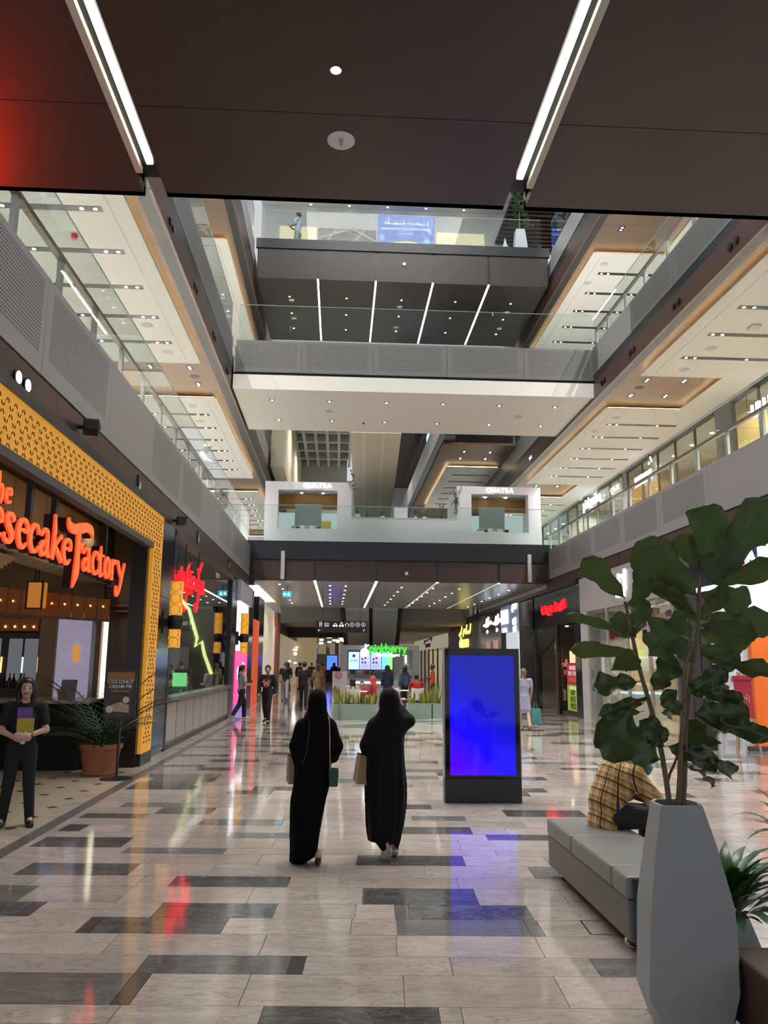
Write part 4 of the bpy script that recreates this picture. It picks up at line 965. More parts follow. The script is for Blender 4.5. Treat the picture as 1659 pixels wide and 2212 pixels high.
W_ = [('C', 6.65, 7.1), ('h', 7.12, 7.4), ('e', 7.42, 7.7), ('e', 7.72, 7.98), ('s', 8.0, 8.29), ('e', 8.34, 8.65), ('c', 8.66, 8.99), ('a', 8.98, 9.31), ('k', 9.31, 9.73), ('e', 9.73, 10.06), ('a', 10.49, 10.85), ('c', 10.88, 11.24), ('t', 11.18, 11.46), ('o', 11.47, 11.79), ('r', 11.8, 12.11), ('y', 12.11, 12.58)]
brush_word(t, W_, 2.91, .305, SIGNORANGE, -3.42)
brush_word(t, [('T', 7.52, 7.78), ('h', 7.78, 7.94), ('e', 7.98, 8.14)], 3.30, .155, SIGNORANGE, -3.42)
FST = [[(9.87,3.475,.03),(9.92,3.39,.10),(10.12,3.375,.12),(10.40,3.43,.13),(10.62,3.475,.11),(10.80,3.455,.10),(10.86,3.37,.02)], [(10.28,3.42,.12),(10.30,3.1,.12),(10.29,2.86,.16),(10.18,2.64,.01)], [(10.30,3.19,.05),(10.42,3.20,.07),(10.52,3.26,.02)], [(10.42,3.20,.05),(10.50,3.12,.02)]]
for nm, m, dz, dd, sc in (('letter_face', SIGNORANGE, .07, .012, 1.0), ('letter_halo', SIGNRED, .05, .018, 1.1), ('letter_side', SIGNSIDE, -.06, .108, 1.04)):
    b = MB()
    for st in FST: stroke(b, [(y-9.8, z-2.91, w*sc) for y, z, w in st], dd, n=7)
    place(b, nm, m, (-3.42+dz, 9.8, 2.91), LEFTW, t)
for yy in (8.97, 9.75, 11.9): MB().box(-3.52, -3.46, yy-.04, yy+.04, 3.0, 3.75).build('hanger_bar', BLACKMET, t)
# added red spot that imitates the sign's wash on the ceiling and facade
og = spot('sign_glow_fill', (-3.25, 6.3, 3.7), 60, (1, .012, .004), 95, .25); og.rotation_euler = Vector((.75, -1.3, 1.1)).to_track_quat('-Z', 'Y').to_euler()

# interior
BEIGEW = mat('beige_interior_wall', (.34, .24, .13), .6, noise=.2, nscale=2)
MARB = mat('onyx_bulkhead', (.46, .36, .22), .35, noise=.35, nscale=1.6)
DKW = mat('dark_interior_wood', (.025, .012, .007), .4, noise=.2)
sbox('wall_restaurant_back', BEIGEW, -14, -3.95, 16.3, 16.45, 0, 4.4); sbox('wall_restaurant_side', DKW, -14, -13.8, 2, 16.4, 0, 4.4)
sbox('ceiling_restaurant', DKW, -14, -3.55, 4, 16.4, 4.3, 4.5)
CREAM = mat('cream_cornice', (.45, .34, .2), .6)
bk = struct(MB().box(-5.0, -4.62, 6, 16.25, 3.32, 4.3).build('wall_bulkhead', MARB))
for i in range(8): pbox('bulkhead_panel', MARB, -4.62, -4.58, 6.2+i*1.25+.012, 6.2+(i+1)*1.25-.012, 3.5, 4.25, bk)
for k in range(3): pbox('cornice_step', CREAM, -5.0, -4.52+k*.06, 6, 16.25, 3.22+k*.06, 3.29+k*.06, bk)
bk2 = struct(MB().box(-9, -4.75, 6, 11.2, 2.92, 3.04).build('ceiling_curved_soffit', CREAM))
for k in range(4): MB().poly([(-9, 11.2+.12*k, 2.96+.05*k), (-4.75, 11.2+.12*k, 2.96+.05*k), (-4.55, 11.0+.12*k, 2.96+.05*k), (-4.6, 6, 2.96+.05*k), (-9, 6, 2.96+.05*k)], (0, 0, .05)).build('cornice_step', CREAM, bk2)
dl = MB().lathe([(.001, 0), (.09, 0), (.09, .02), (.001, .02)], 16, (-5.05, 9.4, 2.9)).build('recessed_downlight', emat('dim_lens', (1, .85, .6), 2)); tag(dl, 'round downlight in the cream restaurant ceiling behind the sign', 'ceiling light')
# copper shade canopy above the bar: a row of panels with lamps
COPPER = mat('copper_mesh', (.20, .075, .02), .35, metal=.6, noise=.3, nscale=20, emit=(1, .22, .03), es=.022)
BULB = emat('warm_bulb', (1, .45, .12), 2.6)
t = thing('copper_lamp_canopy', 'row of copper mesh lamp panels over the dark restaurant bar', 'lamp', (-5.4, 15, 2.6))
for i in range(15):
    x = -7.7+i*.232; yy = 15.0; z0 = 2.60-.012*(i-4); h_ = .50-.012*(i-4)
    pbox('copper_panel', COPPER, x+.008, x+.224, yy, yy+.03, z0, z0+h_, t); MB().lathe([(.001, -.02), (.012, -.016), (.017, 0), (.012, .016), (.001, .02)], 10, (x+.116, yy-.03, z0+.24)).build('bulb', BULB, t)
    if i % 3 == 0: MB().tube([(x, yy, z0+h_), (x, yy, 4.3)], .01, 6).build('hanger', BLACKMET, t)
MB().bar((-7.7, 14.98, 2.64), (-4.22, 14.98, 2.46), .05, .04).build('lower_rail', mat('copper_rail', (.16, .09, .07), .4, metal=.5), t)
t = thing('second_copper_canopy', 'further short row of glowing copper lamp panels above the bar mirrors', 'lamp', (-6.2, 16.1, 2.3))
for i in range(5): pbox('copper_panel', COPPER, -6.75+i*.18, -6.58+i*.18, 16.05, 16.08, 2.26, 2.54, t); MB().lathe([(.001, -.03), (.025, 0), (.001, .03)], 8, (-6.66+i*.18, 16.02, 2.38)).build('bulb', BULB, t)
t = thing('box_pendant', 'square copper box pendant lamp hanging before the lamp canopy', 'lamp', (-5.45, 14.8, 2.67))
pbox('shade', mat('amber_shade', (.22, .09, .02), .4, emit=(1, .34, .04), es=.3, noise=.3, nscale=20), -5.59, -5.34, 14.65, 14.9, 2.67, 3.13, t)
for x in (-5.6, -5.33): pbox('frame_edge', BLACKMET, x-.015, x+.015, 14.63, 14.66, 2.65, 3.15, t)
for z in (2.65, 3.13): pbox('frame_edge', BLACKMET, -5.61, -5.32, 14.63, 14.66, z-.015, z+.015, t)
MB().tube([(-5.465, 14.78, 3.13), (-5.465, 14.78, 4.3)], .01, 6).build('hanger', BLACKMET, t)
# lit patterned panel with a sconce, piers
PURP = mat('etched_lavender_glass', (.45, .42, .5), .3, noise=.35, nscale=7, emit=(.50, .44, .64), es=.30, bump=.5)
t = thing('etched_glass_panel', 'tall pale lavender etched glass panel in the restaurant', 'glass panel', (-5.1, 16, 1))
pbox('pane', PURP, -5.46, -4.80, 16.0, 16.04, .7, 2.67, t); pbox('side_frame', mat('steel_frame', (.3, .3, .36), .3, metal=.6), -4.80, -4.72, 15.95, 16.1, .4, 2.67, t)
sc_ = thing('wall_sconce', 'amber half-cylinder sconce on the lavender glass panel', 'lamp', (-5.07, 15.95, 1.9)); MB().lathe([(.001, 0), (.045, 0), (.05, .02), (.05, .3), (.045, .32), (.001, .32)], 14, (-5.07, 15.95, 1.72)).build('shade', mat('amber_shade_2', (.25, .09, .01), .3, emit=(1, .4, .03), es=.45, noise=.5, nscale=3, stretch=(6, 6, .3)), sc_)
pbox('backplate', BLACKMET, -5.1, -5.04, 15.98, 16.0, 1.75, 2.0, sc_)
sbox('wall_pier_beige', mat('beige_pier', (.30, .22, .13), .5, noise=.1), -5.78, -5.47, 15.95, 16.3, 0, 2.75)
sbox('wall_pier_beige_2', MATS['beige_pier'], -4.72, -4.62, 15.95, 16.3, 0, 3.3)
sl = tag(MB().box(-4.62, -4.52, 16.1, 16.15, .6, 2.6).build('light_column', emat('light_column_white', (1, .9, .68), 1.5)), 'tall glowing white light slot between the piers in the restaurant', 'lamp')
sbox('wall_restaurant_right', mat('tan_panel_wall', (.22, .16, .10), .5, noise=.1), -4.5, -3.6, 16.0, 16.3, 0, 4.3)
sbox('trim_10', CREAM, -4.55, -3.95, 15.9, 16.0, 2.78, 2.83); sbox('trim_11', CREAM, -4.55, -3.95, 15.9, 16.0, 2.68, 2.71)
# bar back wall with mirrors and bottle lights
t = thing('bar_back', 'dark mirrored bar back with small lights deep in the restaurant', 'bar', (-7, 16.2, 0))
pbox('cabinet', DKW, -9, -5.8, 16.05, 16.28, 0, 2.3, t)
for i, x in enumerate((-7.6, -7.1, -6.65, -6.25, -5.95)):
    pbox('mirror', mat('smoky_mirror', (.2, .2, .21), .05, metal=1), x-.13, x+.13, 16.03, 16.05, 1.35, 2.15, t); pbox('light_bar', emat('cool_bar_light', (.7, .8, 1), 1.3) if i % 2 else BULB, x+.14, x+.16, 16.02, 16.05, 1.5, 1.8, t)
for i in range(9):
    x = -7.6+i*.19; b = MB().lathe([(.03, 0), (.035, .02), (.035, .16), (.012, .22), (.012, .28), (.001, .28)], 8, (x, 15.93, 1.21)).build('bottle', mat('bottle_%d' % (i % 3), ((.1, .04, .02), (.02, .06, .02), (.25, .25, .22))[i % 3], .15)); tag(b, ORD[i]+' dark bottle from the left on the restaurant bar back', 'bottle', 'bottles on the restaurant bar')
pbox('bottle_shelf', DKW, -7.9, -5.8, 15.86, 16.05, 1.17, 1.205, t)
# host counter
t = thing('host_counter', 'black curved host counter with a pale edge inside the restaurant', 'counter', (-4.6, 14.3, 0))
pts = [(-6.6, 14.9, 0), (-6.6, 14.2, 0), (-5.9, 13.75, 0), (-4.9, 13.6, 0), (-4.25, 13.62, 0), (-4.1, 13.8, 0), (-4.1, 14.9, 0)]
MB().poly(pts, (0, 0, 1.05)).build('body', mat('black_counter', (.003, .003, .0035), .55, spec=.2), t)
MB().poly([(p[0]*1.0-(.05 if p[0] < -5 else -.03), p[1]-.04, 1.05) for p in pts], (0, 0, .05)).build('worktop', mat('counter_edge', (.25, .22, .2), .2), t)
MB().cbox((-4.45, 13.75, 1.25), (.24, .05, .36), rx=-.3).build('tablet_stand', mat('grey_tablet', (.12, .13, .14), .3), t)
r_ = thing('red_tealight', 'red glass candle holder on the host counter', 'candle', (-4.62, 13.95, 1.1)); MB().lathe([(.05, 0), (.08, .17), (.07, .17), (.045, .02), (.001, .02)], 14, (-4.62, 13.95, 1.1)).build('glass', mat('red_glass', (.35, .015, .01), .2, emit=(1, .05, .02), es=.12), r_)
spot('restaurant_spot', (-6.5, 14.6, 4.2), 24, (1, .6, .3), 150); spot('restaurant_spot', (-4.4, 10.5, 2.85), 20, (1, .82, .6), 150); spot('restaurant_spot', (-4.5, 14.6, 4.2), 22, (1, .8, .55), 150); spot('restaurant_spot', (-3.9, 12.5, 3.6), 24, (1, .85, .65), 140)
# poster stand
t = thing('poster_stand', 'black floor stand with a coconut cream pie poster at the restaurant entrance', 'sign', (-3.3, 12.7, 0))
MB().lathe([(.001, 0), (.24, 0), (.24, .012), (.05, .03), (.001, .03)], 24, (-3.3, 12.7, 0)).build('base', BLACKMET, t)
MB().tube([(-3.3, 12.7, .02), (-3.3, 12.7, .9)], .02, 10).build('pole', BLACKMET, t)
py = 12.66
pbox('frame', BLACKMET, -3.55, -3.08, py, py+.04, .88, 1.6, t)
pbox('poster', mat('poster_dark', (.05, .045, .05), .5, noise=.4, nscale=6), -3.52, -3.11, py-.004, py, .91, 1.57, t)
pbox('poster_top', mat('poster_orange', (.30, .14, .05), .5, noise=.3, nscale=8), -3.52, -3.11, py-.006, py-.003, 1.46, 1.57, t)
PT = mat('poster_text', (.72, .70, .72), .5); PY_ = mat('poster_gold_text', (.55, .36, .06), .5)
text('poster_text', 'COCONUT', PT, (-3.315, py-.008, 1.405), FRONT, .076, t, depth=.002, bold=.001); text('poster_text', 'CREAM PIE', PT, (-3.315, py-.008, 1.335), FRONT, .072, t, depth=.002, bold=.001); text('poster_text', 'CHEESECAKE', PY_, (-3.315, py-.008, 1.275), FRONT, .046, t, depth=.002)
MB().poly([(-3.43, py-.006, .99), (-3.17, py-.006, .97), (-3.17, py-.006, 1.08), (-3.30, py-.006, 1.13), (-3.43, py-.006, 1.09)], (0, .003, 0)).build('pie_slice', mat('poster_pie', (.42, .33, .26), .5, noise=.3, nscale=20), t)
MB().lathe([(.001, 0), (.05, 0), (.05, .003), (.001, .003)], 14, (-3.22, py-.008, 1.16), 'Y').build('cream_swirl', mat('poster_cream', (.6, .54, .52), .5), t); MB().lathe([(.001, 0), (.055, 0), (.055, .003), (.001, .003)], 14, (-3.46, py-.008, 1.02), 'Y').build('cream_swirl', MATS['poster_cream'], t)
# palm in terracotta pot
t = thing('potted_palm', 'dark feathery palm in a large terracotta pot at the restaurant entrance', 'plant', (-3.68, 13.15, 0))
TERRA = mat('terracotta', (.30, .11, .055), .7, noise=.15, nscale=8)
MB().lathe([(.001, 0), (.24, 0), (.25, .03), (.265, .03), (.265, .06), (.25, .07), (.30, .40), (.325, .40), (.325, .47), (.29, .47), (.28, .42), (.001, .40)], 28, (-3.68, 13.15, 0)).build('pot', TERRA, t, smooth=False)
PALM = mat('palm_green', (.018, .04, .016), .5, noise=.3, nscale=8)
r = random.Random(21); STM = MB()
def frond(b, base, a, lean, L, n=14, w=.5):
    prev = Vector(base); dirv = Vector((math.cos(a)*lean, math.sin(a)*lean, 1)).normalized(); pts = [prev]
    for i in range(n):
        dirv = (dirv+Vector((math.cos(a)*.05, math.sin(a)*.05, -.085*lean*1.2))).normalized(); prev = prev+dirv*L/n; pts.append(prev)
    STM.tube(pts[::2], [.008]*len(pts[::2]), 4, False)
    for i in range(3, len(pts)-1):
        d = (pts[i+1]-pts[i]).normalized(); s_ = d.cross(Vector((0,0,1))).normalized(); l = w*.5*math.sin(PI*min(1, i/len(pts)+.1))+.05
        for sg in (-1, 1):
            tip = pts[i]+s_*sg*l*.8+d*l*.7+Vector((0,0,-.15*l)); q = d*.012
            b.add([pts[i]-q, pts[i]+q, tip+q*.3, tip-q*.3], [(0,1,2,3)])
for k in range(22):
    b = MB(); a = r.uniform(-.15*PI, 1.15*PI); frond(b, (-3.68+r.uniform(-.1, .1), 13.15+r.uniform(-.1, .1), .4), a, r.uniform(.15, .9) if k > 3 else .25, r.uniform(.8, 1.55), w=r.uniform(.4, .6)); b.build('frond', PALM, t, fix=False)
STM.build('stems', PALM, t, fix=False)
r = random.Random(5); b = MB()
for k in range(160):
    a = r.uniform(0, 2*PI); rr = r.uniform(.02, .4); p = Vector((-3.68+rr*math.cos(a), 13.15+rr*math.sin(a), r.uniform(.42, .75))); d = Vector((math.cos(a), math.sin(a), r.uniform(-.2, .8))).normalized()*.12; q = d.cross(Vector((0,0,1))).normalized()*.025
    b.add([p, p+d*.5+q, p+d, p+d*.5-q], [(0,1,2,3)])
b.build('undergrowth', mat('undergrowth_green', (.03, .075, .03), .5), t, fix=False)['kind'] = 'stuff'
# ================================================================ left ground floor beyond the restaurant
DGL = mat('black_gloss_panel', (.012, .013, .016), .15)
t = struct(MB().box(-3.6, -3.42, 14.9, 16.45, 0, 4.45).build('wall_column_left_1', DGL))
for i in range(6): pbox('cladding_panel', DGL, -3.42, -3.40, 14.95, 16.4, .05+i*.73, .05+(i+1)*.73-.012, t)
def lantern(y, x, lab):
    t = thing('wall_lantern', lab, 'lamp', (x, y, 2.3))
    AMB = mat('amber_lantern_shade', (.5, .27, .05), .5, noise=.2, nscale=14, emit=(1.0, .42, .04), es=.5)
    MB().lathe([(.001, 0), (.125, 0), (.125, .66), (.001, .66)], 20, (x, y, 2.62)).build('upper_shade', AMB, t)
    MB().lathe([(.001, 0), (.115, 0), (.115, .36), (.001, .36)], 20, (x, y, 2.0)).build('lower_shade', AMB, t)
    MB().lathe([(.10, 0), (.13, .04), (.15, .13), (.155, .2), (.13, .28), (.10, .31)], 20, (x, y, 2.33)).build('bronze_knuckle', mat('dark_bronze', (.035, .028, .026), .4, metal=.5), t)
    MB().box(x-.28, x-.08, y-.04, y+.04, 2.40, 2.56).build('arm', MATS['dark_bronze'], t)
    MB().cbox((x-.22, y, 2.48), (.06, .3, .42)).build('wall_plate', MATS['dark_bronze'], t)
    b = MB()
    for zc in (2.72, 2.95, 3.18, 2.1, 2.28):                 # overlapping ring tracery on the shades
        for a0 in (0, PI/2, PI, 3*PI/2):
            pts = [(x+.129*math.cos(a0+math.cos(q)*.8), y+.129*math.sin(a0+math.cos(q)*.8), zc+.1*math.sin(q)) for q in np.linspace(0, 2*PI, 13)]
            b.tube(pts, .0035, 4, False)
    b.build('tracery', MATS['dark_bronze'], t, fix=False)
lantern(15.85, -3.19, 'tall amber cylinder wall lantern beside the golden portal')
lantern(26.2, -3.05, 'tall amber cylinder wall lantern on the further dark pier')
# cafe / beauty shop with low panelled wall and the red script sign
WGL = glass('window_glass', (.92, .95, .95), ior=1.45)
t = thing('panelled_low_wall', 'low wall of glittering beige panels with a grey coping along the left shop window', 'low wall', (-3.4, 21, 0))
GLIT = mat('glitter_beige', (.40, .36, .33), .35, noise=.5, nscale=120)
pbox('core', mat('grey_core', (.2, .2, .21), .5), -3.55, -3.42, 16.5, 25.6, .08, .95, t)
for i in range(9): pbox('panel', GLIT, -3.42, -3.39, 16.55+i*1.0, 16.55+(i+1)*1.0-.07, .16, .92, t)
pbox('coping', mat('grey_metal_coping', (.35, .36, .38), .25, metal=.6), -3.58, -3.3, 16.45, 25.65, .94, 1.03, t); pbox('kick', BLACKMET, -3.5, -3.4, 16.5, 25.6, 0, .08, t)
w = struct(MB().box(-3.48, -3.47, 16.5, 25.6, 1.03, 4.3).build('window_4', WGL))
for yy in (16.5, 25.55): pbox('jamb', BLACKMET, -3.56, -3.40, yy-.05, yy+.06, 0, 4.4, w)
pbox('head', mat('bronze_frame'), -3.56, -3.38, 16.5, 25.6, 4.28, 4.42, w)
SRED = emat('neon_red', (1.0, .006, .012), 2.0)
t = thing('script_sign', 'red neon-like script sign hanging in the left shop window', 'sign', (-3.36, 18.2, 3.3))
b = MB()
S_ = [[(.1,.62,.07),(.05,.2,.06),(.2,-.05,.06),(.3,.3,.05)], [(.3,.5,.05),(.38,.05,.06),(.62,.1,.06),(.6,.5,.05)], [(.75,.5,.05),(.78,.05,.06),(.95,.08,.05)], [(.9,.62,.05),(1.35,.66,.06)], [(1.12,.62,.05),(1.1,.1,.06),(1.3,.08,.05)], [(1.38,.3,.05),(1.6,.38,.05),(1.55,.52,.05),(1.4,.4,.05),(1.45,.1,.06),(1.7,.12,.05)], [(1.78,.45,.05),(1.8,.08,.05),(2.02,.1,.05),(2.0,.5,.05)], [(2.0,.9,.06),(2.35,.92,.06)], [(2.15,.9,.06),(2.2,.1,.06),(2.15,-.5,.06),(1.95,-.75,.06),(1.85,-.45,.05)], [(2.45,.5,.05),(2.5,.05,.06),(2.75,.1,.05),(2.7,.55,.05)], [(2.85,.55,.05),(2.9,.0,.05)], [(2.3,.98,.04),(2.6,1.25,.05)]]
for st in S_: stroke(b, [(x, y*.6+.25, w_*.62) for x, y, w_ in st], .05, n=5)
place(b, 'script_letters', SRED, (-3.36, 16.85, 3.08), LEFTW, t)
for yy in (17.6, 19.2): MB().tube([(-3.38, yy, 3.6), (-3.38, yy, 4.3)], .015, 6).build('hanger', BLACKMET, t)
# inside that shop
BLUEG = mat('blue_grey_wall', (.10, .15, .18), .5, noise=.1)
sbox('wall_left_shop_back', BLUEG, -8.2, -8, 16.5, 26, 0, 4.4); sbox('wall_left_shop_end', mat('taupe_wall', (.20, .17, .14), .6), -8, -3.6, 25.7, 25.9, 0, 4.4); sbox('ceiling_left_shop', mat('taupe_ceiling', (.22, .19, .15), .6), -8.2, -3.56, 16.4, 26, 4.35, 4.5); sbox('wall_left_shop_front', BLUEG, -8, -3.9, 16.46, 16.6, 0, 4.4)
BLS = emat('menu_screen_blue', (.30, .36, 1.0), 1.1)
t = thing('menu_screens', 'row of blue lit menu screens inside the left shop', 'screen', (-6.2, 22, 1.9))
for i, (a, b_) in enumerate(((-6.9, -6.45), (-6.4, -5.95), (-5.85, -5.5))): pbox('screen', BLS, a, b_, 24.0, 24.03, 1.72, 2.35, t); pbox('bezel', BLACKMET, a-.03, b_+.03, 24.03, 24.06, 1.69, 2.38, t); MB().tube([((a+b_)/2, 24.06, 2.38), ((a+b_)/2, 24.06, 4.36)], .02, 6).build('hanger', BLACKMET, t)
t = thing('neon_logo', 'white neon loop logo in front of the blue menu screens', 'sign', (-5.9, 23.6, 1.95)); b = MB()
for st in ([(-.6, 0, .05), (-.42, .14, .05), (-.3, 0, .05)], [(-.62, 0, .05), (-.1, 0, .05)], [(.75, .13, .05), (.05, .13, .05), (-.06, 0, .05), (.05, -.13, .05), (.75, -.13, .05)]): stroke(b, st, .03, smooth=False)
MB().tube([(-5.95, 23.69, 1.2), (-5.95, 23.69, 1.98)], .015, 6).build('stand', BLACKMET, t)
place(b, 'neon_tube', emat('neon_white', (.9, .95, 1), 3.0), (-5.95, 23.7, 1.98), FRONT, t)
t = thing('shop_back_counter', 'grey service counter with machines inside the left shop', 'counter', (-6, 23, 0)); pbox('body', mat('grey_cabinet', (.3, .3, .32), .4), -7.5, -4.2, 23.2, 23.9, 0, 1.15, t); pbox('top', mat('steel_top', (.5, .5, .52), .2, metal=.5), -7.55, -4.15, 23.15, 23.95, 1.15, 1.2, t)
for i, (x, c) in enumerate(((-7.0, (.3, .02, .02)), (-6.4, (.4, .4, .42)), (-5.8, (.02, .02, .02)), (-5.2, (.35, .36, .4)))): pbox('machine', mat('machine_%d' % i, c, .3), x-.2, x+.2, 23.3, 23.7, 1.2, 1.2+.28+.06*i, t)
lg = tag(MB().box(-4.6, -4.25, 22.9, 23.2, 1.05, 1.42).build('green_light_box', emat('green_box', (.25, .9, .3), 1.1), bevel=.02), 'glowing green box on the left shop counter', 'light')
spot('left_shop_spot', (-5.6, 20, 4.2), 60, (.8, .9, 1), 150); spot('left_shop_spot', (-5.6, 24, 4.2), 50, (1, .9, .8), 150)
# bent neon zigzag seen in the glass
t = thing('neon_zigzag', 'pale yellow neon zigzag running down inside the left window', 'lamp', (-4.2, 24.5, 1.2)); b = MB()
stroke(b, [(0, 3.2, .1), (.25, 2.9, .1), (.55, 2.0, .1), (.5, 1.75, .1), (.7, 1.9, .1), (.8, 1.5, .1), (1.05, .9, .1)], .05, smooth=False)
place(b, 'tube', emat('neon_yellow', (.85, 1, .35), 1.6), (-5.0, 25.69, .45), FRONT, t)
# dark pier, pink-and-white display, orange wall, pale wall
sbox('wall_column_left_2', DGL, -3.9, -3.4, 25.65, 26.9, 0, 4.45)
PINK = emat('pink_display', (.85, .08, .30), .9); WL = emat('white_display', (.93, .95, 1), 1.5)
t = thing('lit_display_wall', 'glowing white display wall with a pink wave and white dots on the left', 'display', (-3.6, 28.5, 0))
pbox('white_panel', WL, -3.46, -3.4, 26.9, 30.2, 1.0, 3.75, t); pbox('pink_panel', PINK, -3.45, -3.37, 26.9, 30.2, .15, 2.1, t); pbox('violet_base', emat('violet_display', (.3, .2, .8), .5), -3.45, -3.35, 26.9, 30.2, 0, .35, t)
for y_, z_, rr in ((27.6, 1.35, .22), (28.4, .95, .15), (28.9, 1.6, .12)): MB().lathe([(.001, 0), (rr, 0), (rr, .03), (.001, .03)], 16, (-3.37, y_, z_), 'X').build('white_dot', WL, t)
pbox('head_box', mat('lilac_head', (.45, .45, .55), .4), -3.9, -3.3, 26.9, 30.6, 3.75, 4.45, t)
sbox('wall_column_left_3', DGL, -3.9, -3.35, 30.2, 31.6, 0, 4.45)
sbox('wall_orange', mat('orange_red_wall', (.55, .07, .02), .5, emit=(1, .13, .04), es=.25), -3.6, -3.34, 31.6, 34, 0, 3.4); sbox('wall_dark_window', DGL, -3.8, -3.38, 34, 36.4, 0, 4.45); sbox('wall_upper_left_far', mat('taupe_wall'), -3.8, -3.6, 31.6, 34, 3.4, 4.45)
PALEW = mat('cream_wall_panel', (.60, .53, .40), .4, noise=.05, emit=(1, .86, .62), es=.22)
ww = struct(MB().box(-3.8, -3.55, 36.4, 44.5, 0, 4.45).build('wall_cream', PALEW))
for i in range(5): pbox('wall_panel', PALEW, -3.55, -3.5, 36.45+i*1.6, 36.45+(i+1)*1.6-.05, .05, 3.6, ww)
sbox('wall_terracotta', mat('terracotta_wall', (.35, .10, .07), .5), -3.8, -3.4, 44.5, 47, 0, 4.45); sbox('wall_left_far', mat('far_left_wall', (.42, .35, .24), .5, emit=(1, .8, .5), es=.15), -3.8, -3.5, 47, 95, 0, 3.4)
sbox('wall_left_far_dark', mat('far_brown_band', (.05, .025, .02), .5), -3.9, -3.45, 47, 95, 3.4, 4.0)
# ceiling-edge cameras and fittings along the left brown band
for i, (yy, z) in enumerate(((10.35, 4.78), (16.55, 4.62))):
    t = thing('security_camera', ('black box camera on the brown band above the golden lattice', 'black bullet camera on the brown band above the dark column')[i], 'camera', (-3.45, yy, z))
    MB().cbox((-3.32, yy, z), (.2, .3, .16), rz=.3).build('housing', BLACKMET, t, bevel=.02); MB().tube([(-3.5, yy, z), (-3.36, yy, z)], .03, 8).build('bracket', BLACKMET, t)
    MB().lathe([(.001, 0), (.05, 0), (.05, .04), (.001, .04)], 12, (-3.24, yy-.02, z), 'X').build('lens', mat('camera_lens', (.05, .05, .06), .1), t)
for i, yy in enumerate((13.6, 19.5, 25)):
    t = thing('emergency_light', 'small white-faced emergency light on the left brown band', 'light', (-3.48, yy, 4.72), 'emergency lights on the left band')
    pbox('case', BLACKMET, -3.5, -3.47, yy-.09, yy+.09, 4.58, 4.88, t); MB().poly([(-3.468, yy-.06, 4.62), (-3.468, yy+.06, 4.62), (-3.468, yy+.06, 4.8)], (.004, 0, 0)).build('white_wedge', WHITEPL, t)

# ================================================================ right ground floor shops (front at x = 7.9)
RX = 7.92
def facade(nm, m, y0, y1, z0, z1, x=RX, d=.25): return sbox(nm, m, x, x+d, y0, y1, z0, z1)
sbox('ceiling_right_shops', WHITEPL, 8.0, 17.5, 6, 48, 4.42, 4.5)
# phone shop: navy header, white interior, orange wall
NAVY = mat('navy_header', (.012, .012, .035), .25)
facade('wall_phone_shop_header', NAVY, 9, 17.6, 3.42, 4.5); facade('trim_12', emat('white_light_line', (.9, .93, 1), 1.6), 9, 17.6, 3.33, 3.42, RX-.02, .1)
XW = emat('sign_cool_white', (.70, .78, 1), 1.5)
t = thing('phone_shop_sign', 'glowing white sign with a pink-blue swoosh on the navy header, right edge', 'sign', (RX-.08, 14.2, 3.9))
text('sign_letters', 'press', XW, (RX-.08, 14.42, 3.66), RIGHTW, .62, t, depth=.04, align='LEFT', bold=.0)
b = MB(); stroke(b, [(.0, .0, .05), (.12, .04, .08), (.28, .30, .09), (.48, .72, .03)], .04); stroke(b, [(.1, .5, .09), (.26, .32, .1), (.45, .02, .06)], .05); place(b, 'x_letter', XW, (RX-.08, 14.98, 3.62), RIGHTW, t)
b = MB(); stroke(b, [(.12, .02, .04), (.26, .3, .05), (.44, .7, .02)], .06); place(b, 'swoosh', emat('pink_swoosh', (1, .12, .5), 2.2), (RX-.09, 15.02, 3.62), RIGHTW, t)
WHI = mat('bright_white_wall', (.82, .84, .88), .5)
sbox('wall_phone_shop_back', WHI, 11.9, 12.1, 6, 17, 0, 4.4); sbox('wall_phone_shop_end', WHI, 7.96, 12, 16.75, 16.9, 0, 4.4)
dr = struct(MB().box(8.0, 8.5, 16.69, 16.75, .0, 2.15).build('door_1', WHI))
for a in ((8.0, 8.03, 0, 2.15), (8.47, 8.5, 0, 2.15), (8.0, 8.5, 2.12, 2.15), (8.08, 8.42, .2, .23), (8.08, 8.42, 1.95, 1.98)): pbox('door_frame', mat('pale_grey_trim', (.6, .62, .66), .5), a[0], a[1], 16.67, 16.695, a[2], a[3], dr)
pbox('door_plate', mat('grey_sign_plate', (.2, .25, .3), .4), 8.27, 8.41, 16.66, 16.695, 1.42, 1.52, dr)
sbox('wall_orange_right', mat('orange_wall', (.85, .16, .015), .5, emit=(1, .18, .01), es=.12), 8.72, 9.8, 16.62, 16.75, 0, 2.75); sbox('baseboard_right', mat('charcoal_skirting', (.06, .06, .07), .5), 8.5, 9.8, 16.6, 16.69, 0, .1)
tag(MB().box(8.53, 8.60, 16.71, 16.75, .45, .60).build('wall_socket', mat('grey_sign_plate')), 'small grey wall box between the white door and the orange wall', 'socket')
t = thing('tall_cabinet', 'dark brown tall cabinet behind the fig leaves at the shop entrance', 'cabinet', (7.75, 16.95, 0)); pbox('body', mat('dark_cabinet', (.045, .035, .033), .4), 7.5, 7.92, 16.85, 17.5, 0, 3.2, t)
for i in range(2): pbox('door', mat('dark_cabinet'), 7.51+i*.21, 7.70+i*.21, 16.82, 16.85, .05, 3.15, t)
sbox('wall_shop_pier_right', mat('dark_pier'), 7.93, 8.3, 16.92, 18.6, 0, 4.4)
for yy in (9, 11.5, 14, 16): spot('phone_shop_spot', (9.4, yy, 4.3), 170, (.92, .96, 1), 150)
